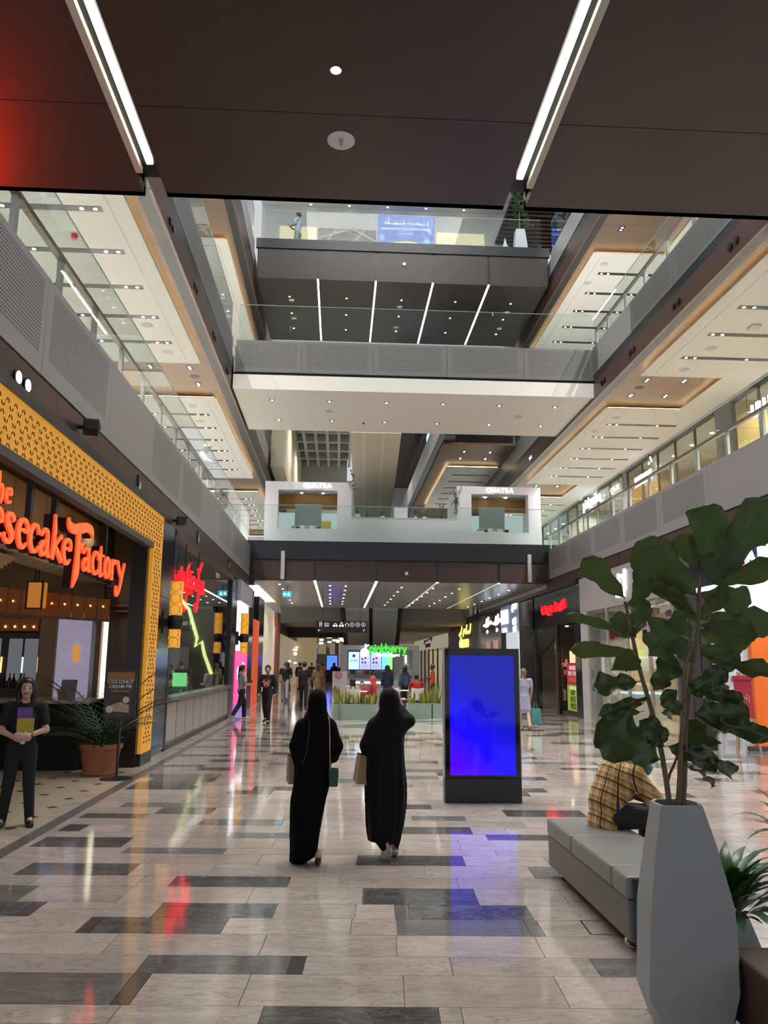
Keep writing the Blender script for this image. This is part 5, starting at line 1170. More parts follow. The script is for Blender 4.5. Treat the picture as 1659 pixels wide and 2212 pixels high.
# easel with a red board
EX = -.58
t = thing('easel', 'wooden easel with a crimson board in the bright shop on the right', 'easel', (8.85+EX, 16.3, 0))
OAK = mat('light_oak', (.45, .30, .15), .5, noise=.2)
MB().bar((8.62+EX, 16.2, 0), (8.80+EX, 16.3, 1.62), .035).build('leg', OAK, t); MB().bar((9.12+EX, 16.2, 0), (8.9+EX, 16.3, 1.62), .035).build('leg', OAK, t); MB().bar((8.86+EX, 16.62, 0), (8.85+EX, 16.33, 1.6), .035).build('leg', OAK, t)
MB().bar((8.66+EX, 16.22, .66), (9.06+EX, 16.22, .66), .04).build('ledge', OAK, t)
MB().cbox((8.85+EX, 16.22, 1.1), (.36, .03, .82), rx=-.06).build('board', mat('crimson_board', (.42, .02, .05), .5), t)
text('board_letters', '(N)', mat('gold_print', (.6, .4, .12), .4), (8.85+EX, 16.195, 1.05), FRONT, .17, t, depth=.002); MB().cbox((8.85+EX, 16.21, 1.5), (.4, .04, .08)).build('top_clip', MATS['crimson_board'], t)
# sparkling shop with crystal header
SPARK = mat('sparkle_plaster', (.42, .40, .42), .35, noise=.35, nscale=60, bump=.6, bscale=40)
facade('wall_sparkle_header', SPARK, 18.65, 26.0, 3.4, 4.5, RX, .3)
facade('wall_sparkle_pier', mat('white_sparkle_pier', (.6, .58, .6), .35, noise=.2, nscale=50), 25.35, 26.0, 0, 3.4, RX, .4)
t = thing('perfume_shop_sign', 'glowing white sign on the sparkling grey header behind the fig', 'sign', (RX-.06, 21.8, 3.9)); b = MB()
for st in ([(.0, .2, .12), (.25, .5, .14), (.5, .2, .12)], [(.6, .7, .1), (.6, .1, .14), (.9, .12, .1)], [(1.0, .6, .12), (1.35, .5, .12), (1.3, .1, .12), (1.0, .15, .12)], [(1.5, .8, .1), (1.5, .1, .12)], [(.2, -.08, .1), (1.4, -.08, .1)]): stroke(b, [(x*.55, y_*.8, w_*.7) for x, y_, w_ in st], .05)
place(b, 'sign_letters', emat('sign_burst_white', (.95, .97, 1), 2.6), (RX-.001, 22.5, 3.72), RIGHTW, t)
WARM2 = mat('warm_cream_wall', (.75, .62, .42), .5)
sbox('wall_perfume_back', WARM2, 11.5, 11.7, 18.7, 26, 0, 3.5); sbox('wall_perfume_end', WARM2, 8.2, 11.5, 25.9, 26.05, 0, 3.4); sbox('wall_perfume_side', WARM2, 8.3, 11.5, 18.62, 18.7, 0, 3.4); sbox('ceiling_perfume', WHITEPL, 8.1, 11.7, 18.65, 26, 3.38, 3.42)
w = struct(MB().box(RX+.05, RX+.06, 18.7, 25.35, 0.05, 3.4).build('window_5', SHOPGL))
for yy in (18.7, 20.3, 21.9, 23.5): pbox('mullion', mat('silver_frame', (.55, .55, .53), .3, metal=.5), RX+.02, RX+.1, yy-.04, yy+.04, 0, 3.4, w)
QW = mat('quilted_white', (.78, .75, .70), .45)
t = thing('quilted_display_column', 'white faceted display column behind the right shop glass', 'display', (8.7, 24.6, 0))
for i in range(9):
    for j in range(2):
        z0 = .3+i*.33; x0 = 8.35+j*.42; MB().add([(x0, 24.9, z0), (x0+.42, 24.9, z0), (x0+.42, 24.9, z0+.33), (x0, 24.9, z0+.33), (x0+.21, 24.78, z0+.165)], [(0,1,4),(1,2,4),(2,3,4),(3,0,4)]).build('facet', QW, t)
pbox('core', QW, 8.33, 9.2, 24.9, 25.3, 0, 3.3, t)
for i, (yy, lab) in enumerate(((19.6, 'nearest'), (21.3, 'middle'), (23.0, 'furthest'))):
    t = thing('perfume_shelf_unit', f'lit cream shelf unit with perfumes behind the right shop glass, the {lab} of three', 'shelf', (10.6, yy, 0))
    pbox('carcass', WARM2, 10.9, 11.3, yy-.7, yy+.7, 0, 2.6, t)
    for k in range(5): pbox('shelf', WHITEPL, 10.6, 10.9, yy-.7, yy+.7, .5+k*.45, .53+k*.45, t)
    r = random.Random(i)
    for k in range(5):
        for q in range(6): pbox('bottle_box', mat('perfume_%d' % r.randrange(4), ((.5, .05, .04), (.6, .45, .2), (.2, .3, .3), (.7, .68, .62))[r.randrange(4)], .3), 10.65, 10.78, yy-.62+q*.21, yy-.62+q*.21+.1, .53+k*.45, .53+k*.45+r.uniform(.12, .24), t)
for i in range(5):
    t = thing('hanging_garland', 'colourful paper garland hanging at the top of the right shop window', 'garland', (8.5, 20+i*1.1, 3.3), 'paper garlands in the right shop window'); r = random.Random(i)
    MB().tube([(8.5, 20+i*1.1, 3.38), (8.5, 20+i*1.1, 2.7)], .006, 5).build('string', WHITEPL, t)
    for k in range(9):
        c = r.choice(((.45, .02, .12), (.6, .35, .02), (.03, .03, .2), (.5, .08, .02), (.3, .03, .3))); MB().cbox((8.5+r.uniform(-.12, .12), 20+i*1.1+r.uniform(-.3, .3), 3.2-r.uniform(0, .6)), (.12, .16, .14), rz=r.uniform(0, 3), rx=r.uniform(0, 3)).build('paper_tuft', mat('garland_%d' % int(c[0]*100), c, .7), t)
t = thing('display_table', 'glass-topped display table with small bottles near the window of the right shop', 'table', (9, 23.6, 0)); pbox('plinth', QW, 8.5, 9.4, 23.2, 24.0, 0, .9, t); pbox('glass_top', emat('cool_top', (.6, .95, 1), .8), 8.45, 9.45, 23.15, 24.05, .9, .95, t)
text('window_lettering', 'aqua di', mat('black_print', (.01, .01, .01), .5), (RX+.04, 19.1, .98), RIGHTW, .42, w, depth=.002)
for yy in (19.5, 21.5, 23.5, 25): spot('perfume_spot', (9.6, yy, 3.3), 120, (1, .86, .62), 150)
# lingerie shop: black gloss front, red script sign, window, doorway with promotion boards
facade('wall_lingerie_header', mat('black_blue_gloss', (.008, .012, .02), .12), 26.05, 32.4, 3.12, 4.45); facade('wall_lingerie_pier_1', MATS['black_blue_gloss'], 26.05, 26.7, 0, 3.12); facade('wall_lingerie_pier_2', DGL, 32.2, 32.75, 0, 4.45)
facade('trim_13', BLACKMET, 26.05, 46, 4.4, 4.55, RX-.1, .3)
t = thing('lingerie_sign', 'red glowing script sign on the black glossy shopfront', 'sign', (RX-.06, 29.3, 3.75)); b = MB()
for st in ([(0, .25, .07), (.1, .7, .08), (.15, .1, .09), (.35, .1, .07)], [(.55, .75, .08), (.5, .1, .1)], [(.75, .6, .08), (.7, .1, .1), (.95, .15, .08), (1.0, .55, .08), (1.15, .1, .09)], [(1.25, .5, .08), (1.5, .55, .08), (1.3, .15, .1), (1.6, .15, .08)], [(2.0, .85, .09), (1.95, .2, .1), (2.25, .15, .08), (2.3, .7, .08)], [(2.45, .6, .08), (2.5, .1, .09), (2.75, .15, .08), (2.75, .75, .08)], [(2.95, .85, .09), (2.95, .05, .09)], [(3.15, .9, .08), (3.2, .15, .1)], [(.9, -.12, .07), (1.3, -.12, .07)]): stroke(b, [(x, y*.42+.02, w_) for x, y, w_ in st], .05)
place(b, 'script_letters', SRED, (RX-.001, 30.9, 3.6), RIGHTW, t)
w = struct(MB().box(RX+.02, RX+.03, 29.0, 32.2, .1, 3.12).build('window_6', WGL)); pbox('frame', BLACKMET, RX-.02, RX+.12, 28.8, 29.05, 0, 3.12, w); pbox('frame', BLACKMET, RX-.02, RX+.12, 32.1, 32.2, 0, 3.12, w)
sbox('wall_lingerie_back', mat('dark_lingerie_wall', (.05, .045, .045), .5), 11, 11.2, 26, 32.5, 0, 3.2); sbox('wall_lingerie_end', mat('lingerie_end_wall', (.16, .13, .11), .6), 8.2, 11, 32.3, 32.45, 0, 3.2); sbox('ceiling_lingerie', mat('dark_lingerie_wall'), 8.1, 11.2, 26, 32.5, 3.15, 3.2)
t = thing('promotion_board', 'red and lime promotion boards on a black stand in the lingerie doorway', 'sign', (8.05, 27.3, 0))
pbox('red_board', mat('promo_red', (.55, .01, .06), .5, emit=(1, .02, .1), es=.12), 8.0, 8.06, 26.72, 28.05, 1.08, 1.75, t); pbox('lime_board', mat('promo_lime', (.30, .45, .04), .5, emit=(.5, .8, .1), es=.12), 8.0, 8.06, 26.72, 28.05, .18, 1.05, t)
pbox('stand', BLACKMET, 7.98, 8.3, 26.7, 28.1, 0, .18, t); pbox('back', BLACKMET, 8.06, 8.09, 26.72, 28.05, .18, 1.75, t)
PW_ = mat('promo_white', (.8, .8, .8), .5, emit=(1, 1, 1), es=.2); PK = mat('promo_black', (.01, .01, .01), .5); PG = mat('promo_gold', (.6, .4, .05), .5)
for s_, z, sz, m in (('PANTIES', 1.55, .2, PW_), ('BUY 7 FOR', 1.36, .2, PW_), ('149 ONLY', 1.15, .21, PG), ('LIMITED TIME', .90, .12, PW_), ('SLEEP', .72, .2, PK), ('HALF', .48, .28, PK), ('PRICE', .25, .26, PK)): text('promo_text', s_, m, (7.995, 27.38, z), RIGHTW, sz, t, depth=.002, bold=.004)
pbox('handbag_shelf', mat('cream_lit_panel', (.7, .55, .3), .5, emit=(1, .8, .45), es=.5), 8.1, 8.15, 26.75, 28.0, 1.78, 2.2, t)
t = thing('sale_banner', 'hanging red sale banner with a yellow oval in the lingerie window', 'banner', (8.2, 29.9, 0)); MB().tube([(8.19, 29.75, 2.65), (8.19, 29.75, 3.16)], .006, 5).build('string', BLACKMET, t); pbox('sheet', mat('banner_red', (.6, .015, .02), .5, emit=(1, .03, .03), es=.2), 8.18, 8.2, 29.35, 30.15, .45, 2.65, t)
MB().poly([(8.175, 29.75+.3*math.cos(a), 1.55+.75*math.sin(a)) for a in np.linspace(0, 2*PI, 24)[:-1]], (.004, 0, 0)).build('yellow_oval', mat('banner_yellow_print', (.75, .5, .02), .5, emit=(1, .7, .05), es=.2), t)
MB().cbox((8.176, 29.75, 2.3), (.004, .85, .22), rx=.25).build('white_ribbon', PW_, t); me = text_mesh('SALE', .34, .002, bold=.006); me.transform(Matrix.Rotation(PI/2, 4, 'Z')); me.transform(frame_at((8.17, 29.63, 1.55), (0, -1, 0), (-1, 0, 0))); obj('sale_text', me, mat('banner_red'), t)
spot('lingerie_spot', (8.6, 30.4, 3.05), 70, (1, .9, .75), 140); spot('lingerie_spot', (8.7, 27.5, 3.05), 60, (1, .85, .65), 140)
for yy in (27.3, 29.6, 30.9): tag(MB().lathe([(.001, 0), (.06, 0), (.06, .02), (.001, .02)], 12, (8.5, yy, 3.12)).build('recessed_downlight', LENS), 'lit round spotlight in the lingerie shop ceiling', 'ceiling light', 'lingerie shop spotlights')
# bright white shop, black shop, grey shop, cream shop, all further along
facade('wall_glass_pier', mat('dark_mirror_panel', (.05, .05, .055), .06), 32.75, 35.0, 0, 4.4)
facade('wall_white_shop_header', mat('white_shop_header', (.30, .33, .38), .3, emit=(.4, .5, .7), es=.12), 35, 39, 3.2, 4.4)
t = thing('white_shop_sign', 'blazing white two-part sign on the bright far shop', 'sign', (RX-.05, 37, 3.8)); b = MB()
for k in range(5): stroke(b, [(k*.3, .75, .2), (k*.3+.05, .1, .22)], .05, smooth=False)
stroke(b, [(.2, -.2, .2), (1.0, -.2, .2)], .05, smooth=False); place(b, 'sign_letters', XW, (RX-.001, 38.6, 3.5), RIGHTW, t)
b = MB(); stroke(b, [(0, .5, .2), (.3, .8, .25), (.7, .7, .3), (.9, .9, .2)], .05); stroke(b, [(.1, .0, .25), (.7, .05, .3)], .05); stroke(b, [(.2, -.35, .25), (.7, -.3, .3)], .05); place(b, 'sign_arabic', XW, (RX-.001, 36.3, 3.6), RIGHTW, t)
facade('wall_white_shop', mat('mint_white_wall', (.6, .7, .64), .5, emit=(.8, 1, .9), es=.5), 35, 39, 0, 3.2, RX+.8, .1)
facade('wall_black_shop', mat('black_shop_front', (.025, .024, .03), .2), 39, 44.6, 0, 4.4)
t = thing('arabic_sign', 'small white Arabic sign on the black far shopfront', 'sign', (RX-.05, 41.5, 3.8)); b = MB()
for x0 in (0, 2.6):
    for st in ([(0, .2, .12), (.4, .22, .12)], [(.6, .1, .14), (.9, .5, .14), (1.1, .15, .14), (1.4, .6, .14)], [(1.3, .2, .12), (1.8, .3, .12)]): stroke(b, [(x+x0, y_, w_) for x, y_, w_ in st], .04)
    disc_prism(b, x0+1.0, -.15, .1, .04, 8); disc_prism(b, x0+2.05, .3, .1, .04, 8)
place(b, 'sign_letters', emat('sign_ice_white', (.85, .97, 1), 1.6), (RX-.001, 43.6, 3.55), RIGHTW, t)
for yy in (40.2, 42.2): w = tag(MB().box(RX-.06, RX-.005, yy-.5, yy+.5, 1.2, 2.9).build('display_niche', mat('rose_niche', (.35, .2, .17), .5, emit=(1, .6, .5), es=.2), bevel=.01), ('lit rose display niche in the black shopfront, the nearer one' if yy < 41 else 'lit rose display niche in the black shopfront, the further one'), 'display')
facade('wall_grey_shop', mat('grey_board_front', (.13, .125, .115), .5, noise=.1), 44.6, 58, 0, 4.4)
t = thing('yellow_sign', 'warm yellow lit sign in two lines on the grey far shopfront', 'sign', (RX-.05, 51, 3.4)); YS = emat('sign_yellow', (1, .78, .14), 1.5)
text('sign_letters', 'damas', YS, (RX-.05, 50.5, 2.75), RIGHTW, .95, t, depth=.03, bold=.03, sx=1.5); b = MB()
for st in ([(0, .2, .3), (.8, .4, .3), (1.2, 1.0, .25)], [(1.6, .1, .3), (2.2, .6, .3), (2.8, .3, .3), (3.2, 1.1, .3)], [(3.4, .3, .3), (4.4, .4, .3), (4.6, 1.3, .3)]): stroke(b, [(x, y_*.62, w_*.7) for x, y_, w_ in st], .04)
place(b, 'sign_arabic', YS, (RX-.0, 52.6, 3.42), RIGHTW, t)
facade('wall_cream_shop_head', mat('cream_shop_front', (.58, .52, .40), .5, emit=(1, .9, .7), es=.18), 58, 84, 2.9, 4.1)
t = thing('bow_logo_sign', 'black arrow-shaped logo with letters on the cream far shopfront', 'sign', (RX-.05, 70, 3.5)); b = MB()
stroke(b, [(0, 0, .12), (6, .25, .12)], .03, smooth=False); stroke(b, [(0, 0, .5), (.6, .02, .3)], .03, smooth=False); stroke(b, [(5.4, .2, .5), (6.2, .25, .35)], .03, smooth=False); place(b, 'arrow', PK, (RX-.05, 74, 3.6), RIGHTW, t); text('sign_letters', 'JO LOGI', PK, (RX-.05, 71, 3.12), RIGHTW, .42, t, depth=.02, sx=2.4, bold=.02)
cw = struct(MB().box(RX+.02, RX+.03, 58, 84, 0, 2.9).build('window_7', SHOPGL))
for i in range(9): pbox('mullion', mat('dark_bronze'), RX-.03, RX+.06, 58+i*3.2, 58.25+i*3.2, 0, 2.9, cw)
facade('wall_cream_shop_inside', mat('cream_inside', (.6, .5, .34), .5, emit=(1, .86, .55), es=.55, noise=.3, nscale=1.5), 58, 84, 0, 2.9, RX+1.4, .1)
facade('trim_14', mat('far_brown_band'), 44.6, 90, 4.1, 4.5, RX-.05, .3)
facade('wall_far_right_gallery', mat('far_grey_fascia', (.28, .29, .29), .4), 47, 90, 4.5, 6.2, 7.7, .3)
# ================================================================ the far end of the mall
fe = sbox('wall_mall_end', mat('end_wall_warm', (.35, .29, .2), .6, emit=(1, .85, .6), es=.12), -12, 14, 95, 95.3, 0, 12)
sbox('ceiling_far', mat('far_ceiling', (.5, .46, .38), .6), -4, 9, 56, 95, 3.9, 4.1)
sbox('trim_15', mat('dark_brown_panel'), -3.6, 1.2, 55.8, 56, 3.4, 4.1); sbox('trim_16', mat('pinkish_soffit', (.45, .36, .31), .6), -3.6, 8, 50, 56, 4.1, 4.2); sbox('trim_17', mat('far_grey_fascia'), -3.6, 8, 49.5, 49.9, 4.2, 5.4)
r = random.Random(31)
for i in range(46):
    x = r.uniform(-3, 1.6) if i % 3 else -3.42; yy = r.uniform(57, 92); z = 3.84 if i % 3 else r.uniform(1.6, 3.3); c = r.choice(((1, .85, .5), (1, .95, .85), (.7, .85, 1)))
    o = MB().cbox((x, yy, z), (r.uniform(.1, .5), .1, r.uniform(.08, .25))).build('far_lamp', emat('far_lamp_%d' % int(c[2]*10), c, 4), bevel=.02); tag(o, 'small bright light among the shops at the far end of the mall', 'light', 'lights at the far end of the mall')
BLUEL = emat('far_blue_screen', (.05, .12, 1), 1.8)
for (x, yy, w_, z0, z1, lab) in ((-.55, 70, .9, 1.1, 2.3, 'wide blue screen at the far end of the mall'), (2.0, 60, .5, .9, 2.6, 'narrow violet-blue screen at the far end, left of the yogurt stand'), (-2.6, 82, .8, 2.0, 3.0, 'pale blue screen at the far left end of the mall')):
    t = thing('far_screen', lab, 'screen', (x, yy, 0)); pbox('frame', BLACKMET, x-w_/2-.08, x+w_/2+.08, yy, yy+.1, 0, z1+.08, t); pbox('screen', BLUEL, x-w_/2, x+w_/2, yy-.02, yy, z0, z1, t)
for i, (x, yy, w_, h_, c) in enumerate(((1.05, 52, .9, .75, (.30, .17, .05)), (1.9, 47, .75, 1.35, (.01, .01, .012)), (.9, 66, 1.4, 2.2, (.02, .02, .02)), (-1.9, 88, 1.2, 2.6, (.3, .24, .15)))):
    t = thing('far_stall', ('tan cube seat far down the mall', 'tall black stand far down the mall', 'dark stall block far down the mall', 'beige pillar stall at the mall end')[i], 'stall', (x, yy, 0)); pbox('body', mat('stall_%d' % i, c, .5), x-w_/2, x+w_/2, yy, yy+.8, .04, h_, t, bevel=.02); pbox('plinth', BLACKMET, x-w_/2+.05, x+w_/2-.05, yy+.05, yy+.75, 0, .05, t)
for x in (-1.2, -.2, .6):
    t = thing('far_column', 'grey column at the far end of the mall', 'column', (x, 90, 0), 'columns at the far end'); pbox('shaft', mat('far_grey_col', (.2, .2, .2), .5), x-.2, x+.2, 90, 90.4, .2, 3.9, t); pbox('base', BLACKMET, x-.28, x+.28, 89.92, 90.48, 0, .2, t)
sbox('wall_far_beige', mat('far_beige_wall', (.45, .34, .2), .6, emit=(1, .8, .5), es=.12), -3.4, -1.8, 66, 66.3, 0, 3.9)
# ================================================================ digital totem
t = thing('digital_totem', 'black upright advertising totem with a glowing blue-violet screen', 'screen', (1.885, 10.6, 0))
GB = mat('totem_black_glass', (.006, .006, .008), .06)
MB().box(1.39, 2.37, 10.56, 10.72, .30, 1.94).build('body', GB, t, bevel=.006)
MB().box(1.385, 2.375, 10.55, 10.74, 0, .30).build('base', mat('totem_base', (.012, .014, .02), .35), t, bevel=.004)
pbox('side_trim', mat('totem_steel', (.35, .37, .42), .2, metal=.8), 1.378, 1.39, 10.56, 10.72, .3, 1.945, t); pbox('side_trim', MATS['totem_steel'], 2.37, 2.382, 10.56, 10.72, .3, 1.945, t)
m = bpy.data.materials.new('totem_screen'); N, L, B = nodes_of(m)
tc = N.new('ShaderNodeTexCoord'); sp2 = N.new('ShaderNodeSeparateXYZ'); L.new(tc.outputs['Generated'], sp2.inputs[0])
mm = N.new('ShaderNodeMath'); mm.operation = 'MULTIPLY_ADD'; mm.inputs[1].default_value = .45; L.new(sp2.outputs[0], mm.inputs[0]); L.new(sp2.outputs[2], mm.inputs[2])
rp_ = N.new('ShaderNodeValToRGB'); e = rp_.color_ramp.elements; e[0].position = .05; e[0].color = (.075, 0, .85, 1); e[1].position = 1.0; e[1].color = (.006, .010, .30, 1); q = e.new(.42); q.color = (.008, .001, .85, 1); q = e.new(.75); q.color = (.004, .004, .48, 1)
L.new(mm.outputs[0], rp_.inputs[0]); L.new(rp_.outputs[0], B.inputs['Emission Color']); B.inputs['Emission Strength'].default_value = 1.0; B.inputs['Base Color'].default_value = (.005, .005, .02, 1); B.inputs['Roughness'].default_value = .05; B.inputs['Specular IOR Level'].default_value = .3
pbox('screen', m, 1.455, 2.305, 10.552, 10.562, .34, 1.85, t)

# ================================================================ planter boxes with snake plants
SAGE = mat('sage_green_box', (.20, .27, .235), .55, noise=.05, nscale=4)
SOIL = mat('dark_soil', (.03, .02, .015), .9, noise=.3, nscale=30)
def planter_box(x0, x1, y0, y1, lab, h=.47):
    t = thing('planter_box', lab, 'planter', ((x0+x1)/2, (y0+y1)/2, 0)); w = .03; b = MB()
    b.box(x0, x1, y0, y0+w, 0, h); b.box(x0, x1, y1-w, y1, 0, h); b.box(x0, x0+w, y0+w, y1-w, 0, h); b.box(x1-w, x1, y0+w, y1-w, 0, h); b.build('trough', SAGE, t)
    pbox('soil', SOIL, x0+w, x1-w, y0+w, y1-w, h-.1, h-.05, t)
SNK = [mat('snake_leaf_dark', (.10, .13, .025), .4, noise=.5, nscale=12, stretch=(1, 1, .3)), mat('snake_leaf_yellow', (.33, .30, .05), .4, noise=.3, nscale=10)]
snake_i = [0]
def snake_plant(x, y, z, seed, lab, hh=.5):
    r = random.Random(seed); t = thing('snake_plant', lab, 'plant', (x, y, z), 'snake plants in the sage planter boxes')
    for k in range(11):
        a = r.uniform(0, 2*PI); rr = r.uniform(.01, .1); L_ = hh*r.uniform(.6, 1.1); le = r.uniform(.05, .3); bx, by = x+rr*math.cos(a), y+rr*math.sin(a); d = Vector((math.cos(a)*le, math.sin(a)*le, 1)).normalized(); s_ = Vector((-math.sin(a+.8), math.cos(a+.8), 0))
        b = MB(); P = Vector((bx, by, z)); vs = []
        for q, w in ((0, .022), (.35, .032), (.75, .026), (1.0, .002)): c = P+d*L_*q; vs += [c-s_*w, c+s_*w, c+s_.cross(d)*.008]
        fs = []
        for i in range(3): fs += [(3*i, 3*i+1, 3*i+4, 3*i+3), (3*i+1, 3*i+2, 3*i+5, 3*i+4), (3*i+2, 3*i, 3*i+3, 3*i+5)]
        b.add(vs, fs).build('leaf_blade', SNK[r.random() < .5], t, fix=False)
planter_box(.13, 1.23, 25.4, 25.8, 'sage green planter box on the floor, front left of the seating')
planter_box(-.15, .11, 25.5, 27.2, 'sage green planter box on the floor, its end towards us, leftmost')
planter_box(1.6, 2.0, 26.2, 26.6, 'sage green planter box half hidden between the two black-robed women')
planter_box(2.22, 3.0, 26.1, 26.5, 'sage green planter box on the floor just left of the blue totem')
planter_box(3.05, 3.35, 26.1, 28.0, 'sage green planter box on the floor, its end towards us, beside the totem')
for i, (x, y, h_) in enumerate(((.25, 25.6, .5), (.52, 25.6, .42), (.82, 25.6, .45), (1.08, 25.6, .42), (0, 25.8, .55), (0, 26.3, .6), (0, 26.8, .6), (1.72, 26.4, .45), (1.9, 26.4, .45), (2.4, 26.3, .42), (2.72, 26.3, .45), (2.9, 26.3, .5), (3.2, 26.4, .6), (3.2, 26.9, .65), (3.22, 27.5, .65))): snake_plant(x, y, .4, i, ('first', 'second', 'third', 'fourth')[i]+' yellow-green snake plant clump from the left in the front-left planter' if i < 4 else (('nearest', 'middle', 'furthest')[i-4]+' snake plant clump in the leftmost end-on planter' if i < 7 else (('left', 'right')[i-7]+' snake plant clump in the planter between the robed women' if i < 9 else (('left', 'middle', 'right')[i-9]+' snake plant clump in the planter left of the totem' if i < 12 else ('nearest', 'middle', 'furthest')[i-12]+' snake plant clump in the end-on planter beside the totem'))), h_)

# ================================================================ frozen yogurt stand
PY0 = 36.0
t = thing('yogurt_stand', 'grey frozen yogurt stand with lit menu screens and green sign', 'stand', (1.8, PY0, 0))
GS = mat('stand_grey', (.22, .23, .25), .4)
pbox('portal_head', GS, .1, 3.6, PY0, PY0+.3, 2.3, 2.5, t); pbox('portal_leg', GS, 3.3, 3.6, PY0, PY0+.3, 0, 2.3, t); pbox('portal_leg', GS, .1, .4, PY0, PY0+.3, 0, 2.3, t)
pbox('back_wall', mat('stand_back', (.30, .31, .33), .4), .1, 3.6, PY0+2.5, PY0+2.6, 0, 2.4, t); pbox('counter', mat('stand_counter', (.5, .5, .53), .35), .4, 3.3, PY0+.5, PY0+1.0, 0, 1.0, t); pbox('counter_top', mat('steel_top'), .35, 3.32, PY0+.45, PY0+1.05, 1.0, 1.05, t)
pbox('glass_screen', SHOPGL, .5, 2.6, PY0+.5, PY0+.52, 1.05, 1.35, t); pbox('door_panel', mat('stand_door', (.42, .40, .42), .5), 2.62, 3.1, PY0+2.4, PY0+2.5, 0, 2.0, t); pbox('mirror_strip', emat('stand_light', (.9, 1, .85), .9), 3.15, 3.25, PY0+2.4, PY0+2.45, .8, 2.1, t)
for i in range(6): pbox('topping_tray', mat('tray_%d' % (i % 3), ((.02, .02, .025), (.5, .5, .52), (.35, .04, .03))[i % 3], .4), .55+i*.33, .8+i*.33, PY0+1.6, PY0+1.9, 1.2, 1.38, t)
pbox('shelf', mat('steel_top'), .45, 2.6, PY0+1.55, PY0+1.95, 1.15, 1.2, t)
PBK = emat('counter_lights', (.75, .9, 1), 1.2); pbox('counter_light', PBK, .5, 2.5, PY0+.46, PY0+.5, .82, .9, t)
scr = [emat('menu_pale_blue', (.42, .6, .95), 1.0), emat('menu_lilac_blue', (.38, .45, .95), 1.0), MATS.get('menu_lilac_blue'), emat('menu_green_blue', (.15, .62, .75), 1.0)]
for i in range(4):
    x0 = .45+i*.495; m_ = scr[i] or MATS['menu_lilac_blue']; p_ = pbox('menu_screen', m_, x0, x0+.47, PY0-.02, PY0+.0, 1.44, 2.2, t)
    if i == 0: text('menu_text', 'AURA', mat('menu_print', (.05, .12, .3), .5), (x0+.235, PY0-.022, 1.78), FRONT, .13, p_, depth=.001); MB().lathe([(.001, 0), (.07, 0), (.07, .002), (.001, .002)], 14, (x0+.235, PY0-.024, 2.03), 'Y').build('menu_emblem', mat('menu_print'), p_)
    elif i < 3:
        for k, (dx, dz, c) in enumerate(((.12, .45, (.5, .02, .15)), (.25, .5, (.4, .05, .35)), (.25, .3, (.45, .06, .06)), (.12, .3, (.3, .05, .3)))): MB().lathe([(.001, 0), (.05, 0), (.05, .002), (.001, .002)], 10, (x0+dx, PY0-.024, 1.44+dz), 'Y').build('menu_picture', mat('menu_pic_%d' % k, c, .5), p_)
        for k in range(3): pbox('menu_line', mat('menu_print'), x0+.05, x0+.42, PY0-.024, PY0-.021, 1.5+k*.06, 1.512+k*.06, p_)
    else: MB().poly([(x0+.2, PY0-.024, 2.2), (x0+.47, PY0-.024, 2.2), (x0+.47, PY0-.024, 1.44), (x0+.33, PY0-.024, 1.44)], (0, .002, 0)).build('menu_shape', emat('menu_lime', (.3, .75, .25), .9), p_); MB().lathe([(.06, 0), (.1, .16), (.001, .16)], 12, (x0+.235, PY0-.03, 1.44)).build('menu_cup', mat('menu_cup_pink', (.6, .3, .55), .5), p_)
pbox('screen_bezel', BLACKMET, .42, 2.45, PY0+.0, PY0+.03, 1.40, 2.24, t)
LIME = emat('pinkberry_green', (.04, .85, .02), 1.15)
ts = thing('yogurt_sign', 'lit lime green rounded lettering with a white fruit emblem above the menu screens', 'sign', (2, PY0-.3, 2.2))
def rounded(b, st, w): 
    stroke(b, [(x, y, w) for x, y in st], .05, n=5)
    for q in (st[0], st[-1]): disc_prism(b, q[0], q[1], w/2, .05, 10)
def ring(b, x, y, r_, w): stroke(b, [(x+r_*math.cos(a), y+r_*math.sin(a), w) for a in np.linspace(0, 2*PI, 15)], .05, n=2)
b = MB(); w = .055; u = .0
def rl(ch, x):
    if ch == 'p': ring(b, x+.1, .1, .085, w); rounded(b, [(x+.015, .1), (x+.015, -.14)], w); return .235
    if ch == 'i': rounded(b, [(x+.02, 0), (x+.02, .19)], w); disc_prism(b, x+.02, .28, .035, .05, 10); return .085
    if ch == 'n': rounded(b, [(x+.02, 0), (x+.02, .1), (x+.08, .19), (x+.15, .1), (x+.15, 0)], w); return .21
    if ch == 'k': rounded(b, [(x+.02, 0), (x+.02, .34)], w); rounded(b, [(x+.14, .19), (x+.04, .1), (x+.15, 0)], w); return .2
    if ch == 'b': ring(b, x+.1, .1, .085, w); rounded(b, [(x+.015, .1), (x+.015, .34)], w); return .235
    if ch == 'e': rounded(b, [(x+.02, .1), (x+.18, .1), (x+.14, .18), (x+.07, .19), (x+.02, .1), (x+.07, .01), (x+.16, .02)], w); return .225
    if ch == 'r': rounded(b, [(x+.02, 0), (x+.02, .12), (x+.06, .18), (x+.12, .18)], w); return .155
    if ch == 'y': rounded(b, [(x+.02, .19), (x+.09, .0)], w); rounded(b, [(x+.17, .19), (x+.08, -.05), (x+.0, -.13)], w); return .2
x = 0
for ch in 'pinkberry': x += rl(ch, x)
SCX = 1.66/x
me = b.mesh('letters'); me.transform(Matrix.Diagonal((SCX, 1.05, 1, 1))); me.transform(frame_at((1.36, PY0-.32, 2.2), (1, 0, 0), (0, -1, 0))); obj('sign_letters', me, LIME, ts)
text('sub_letters', 'frozen yogurt', emat('sub_white', (1, 1, 1), 1.3), (2.17, PY0-.32, 2.02), FRONT, .19, ts, depth=.02, bold=.008)
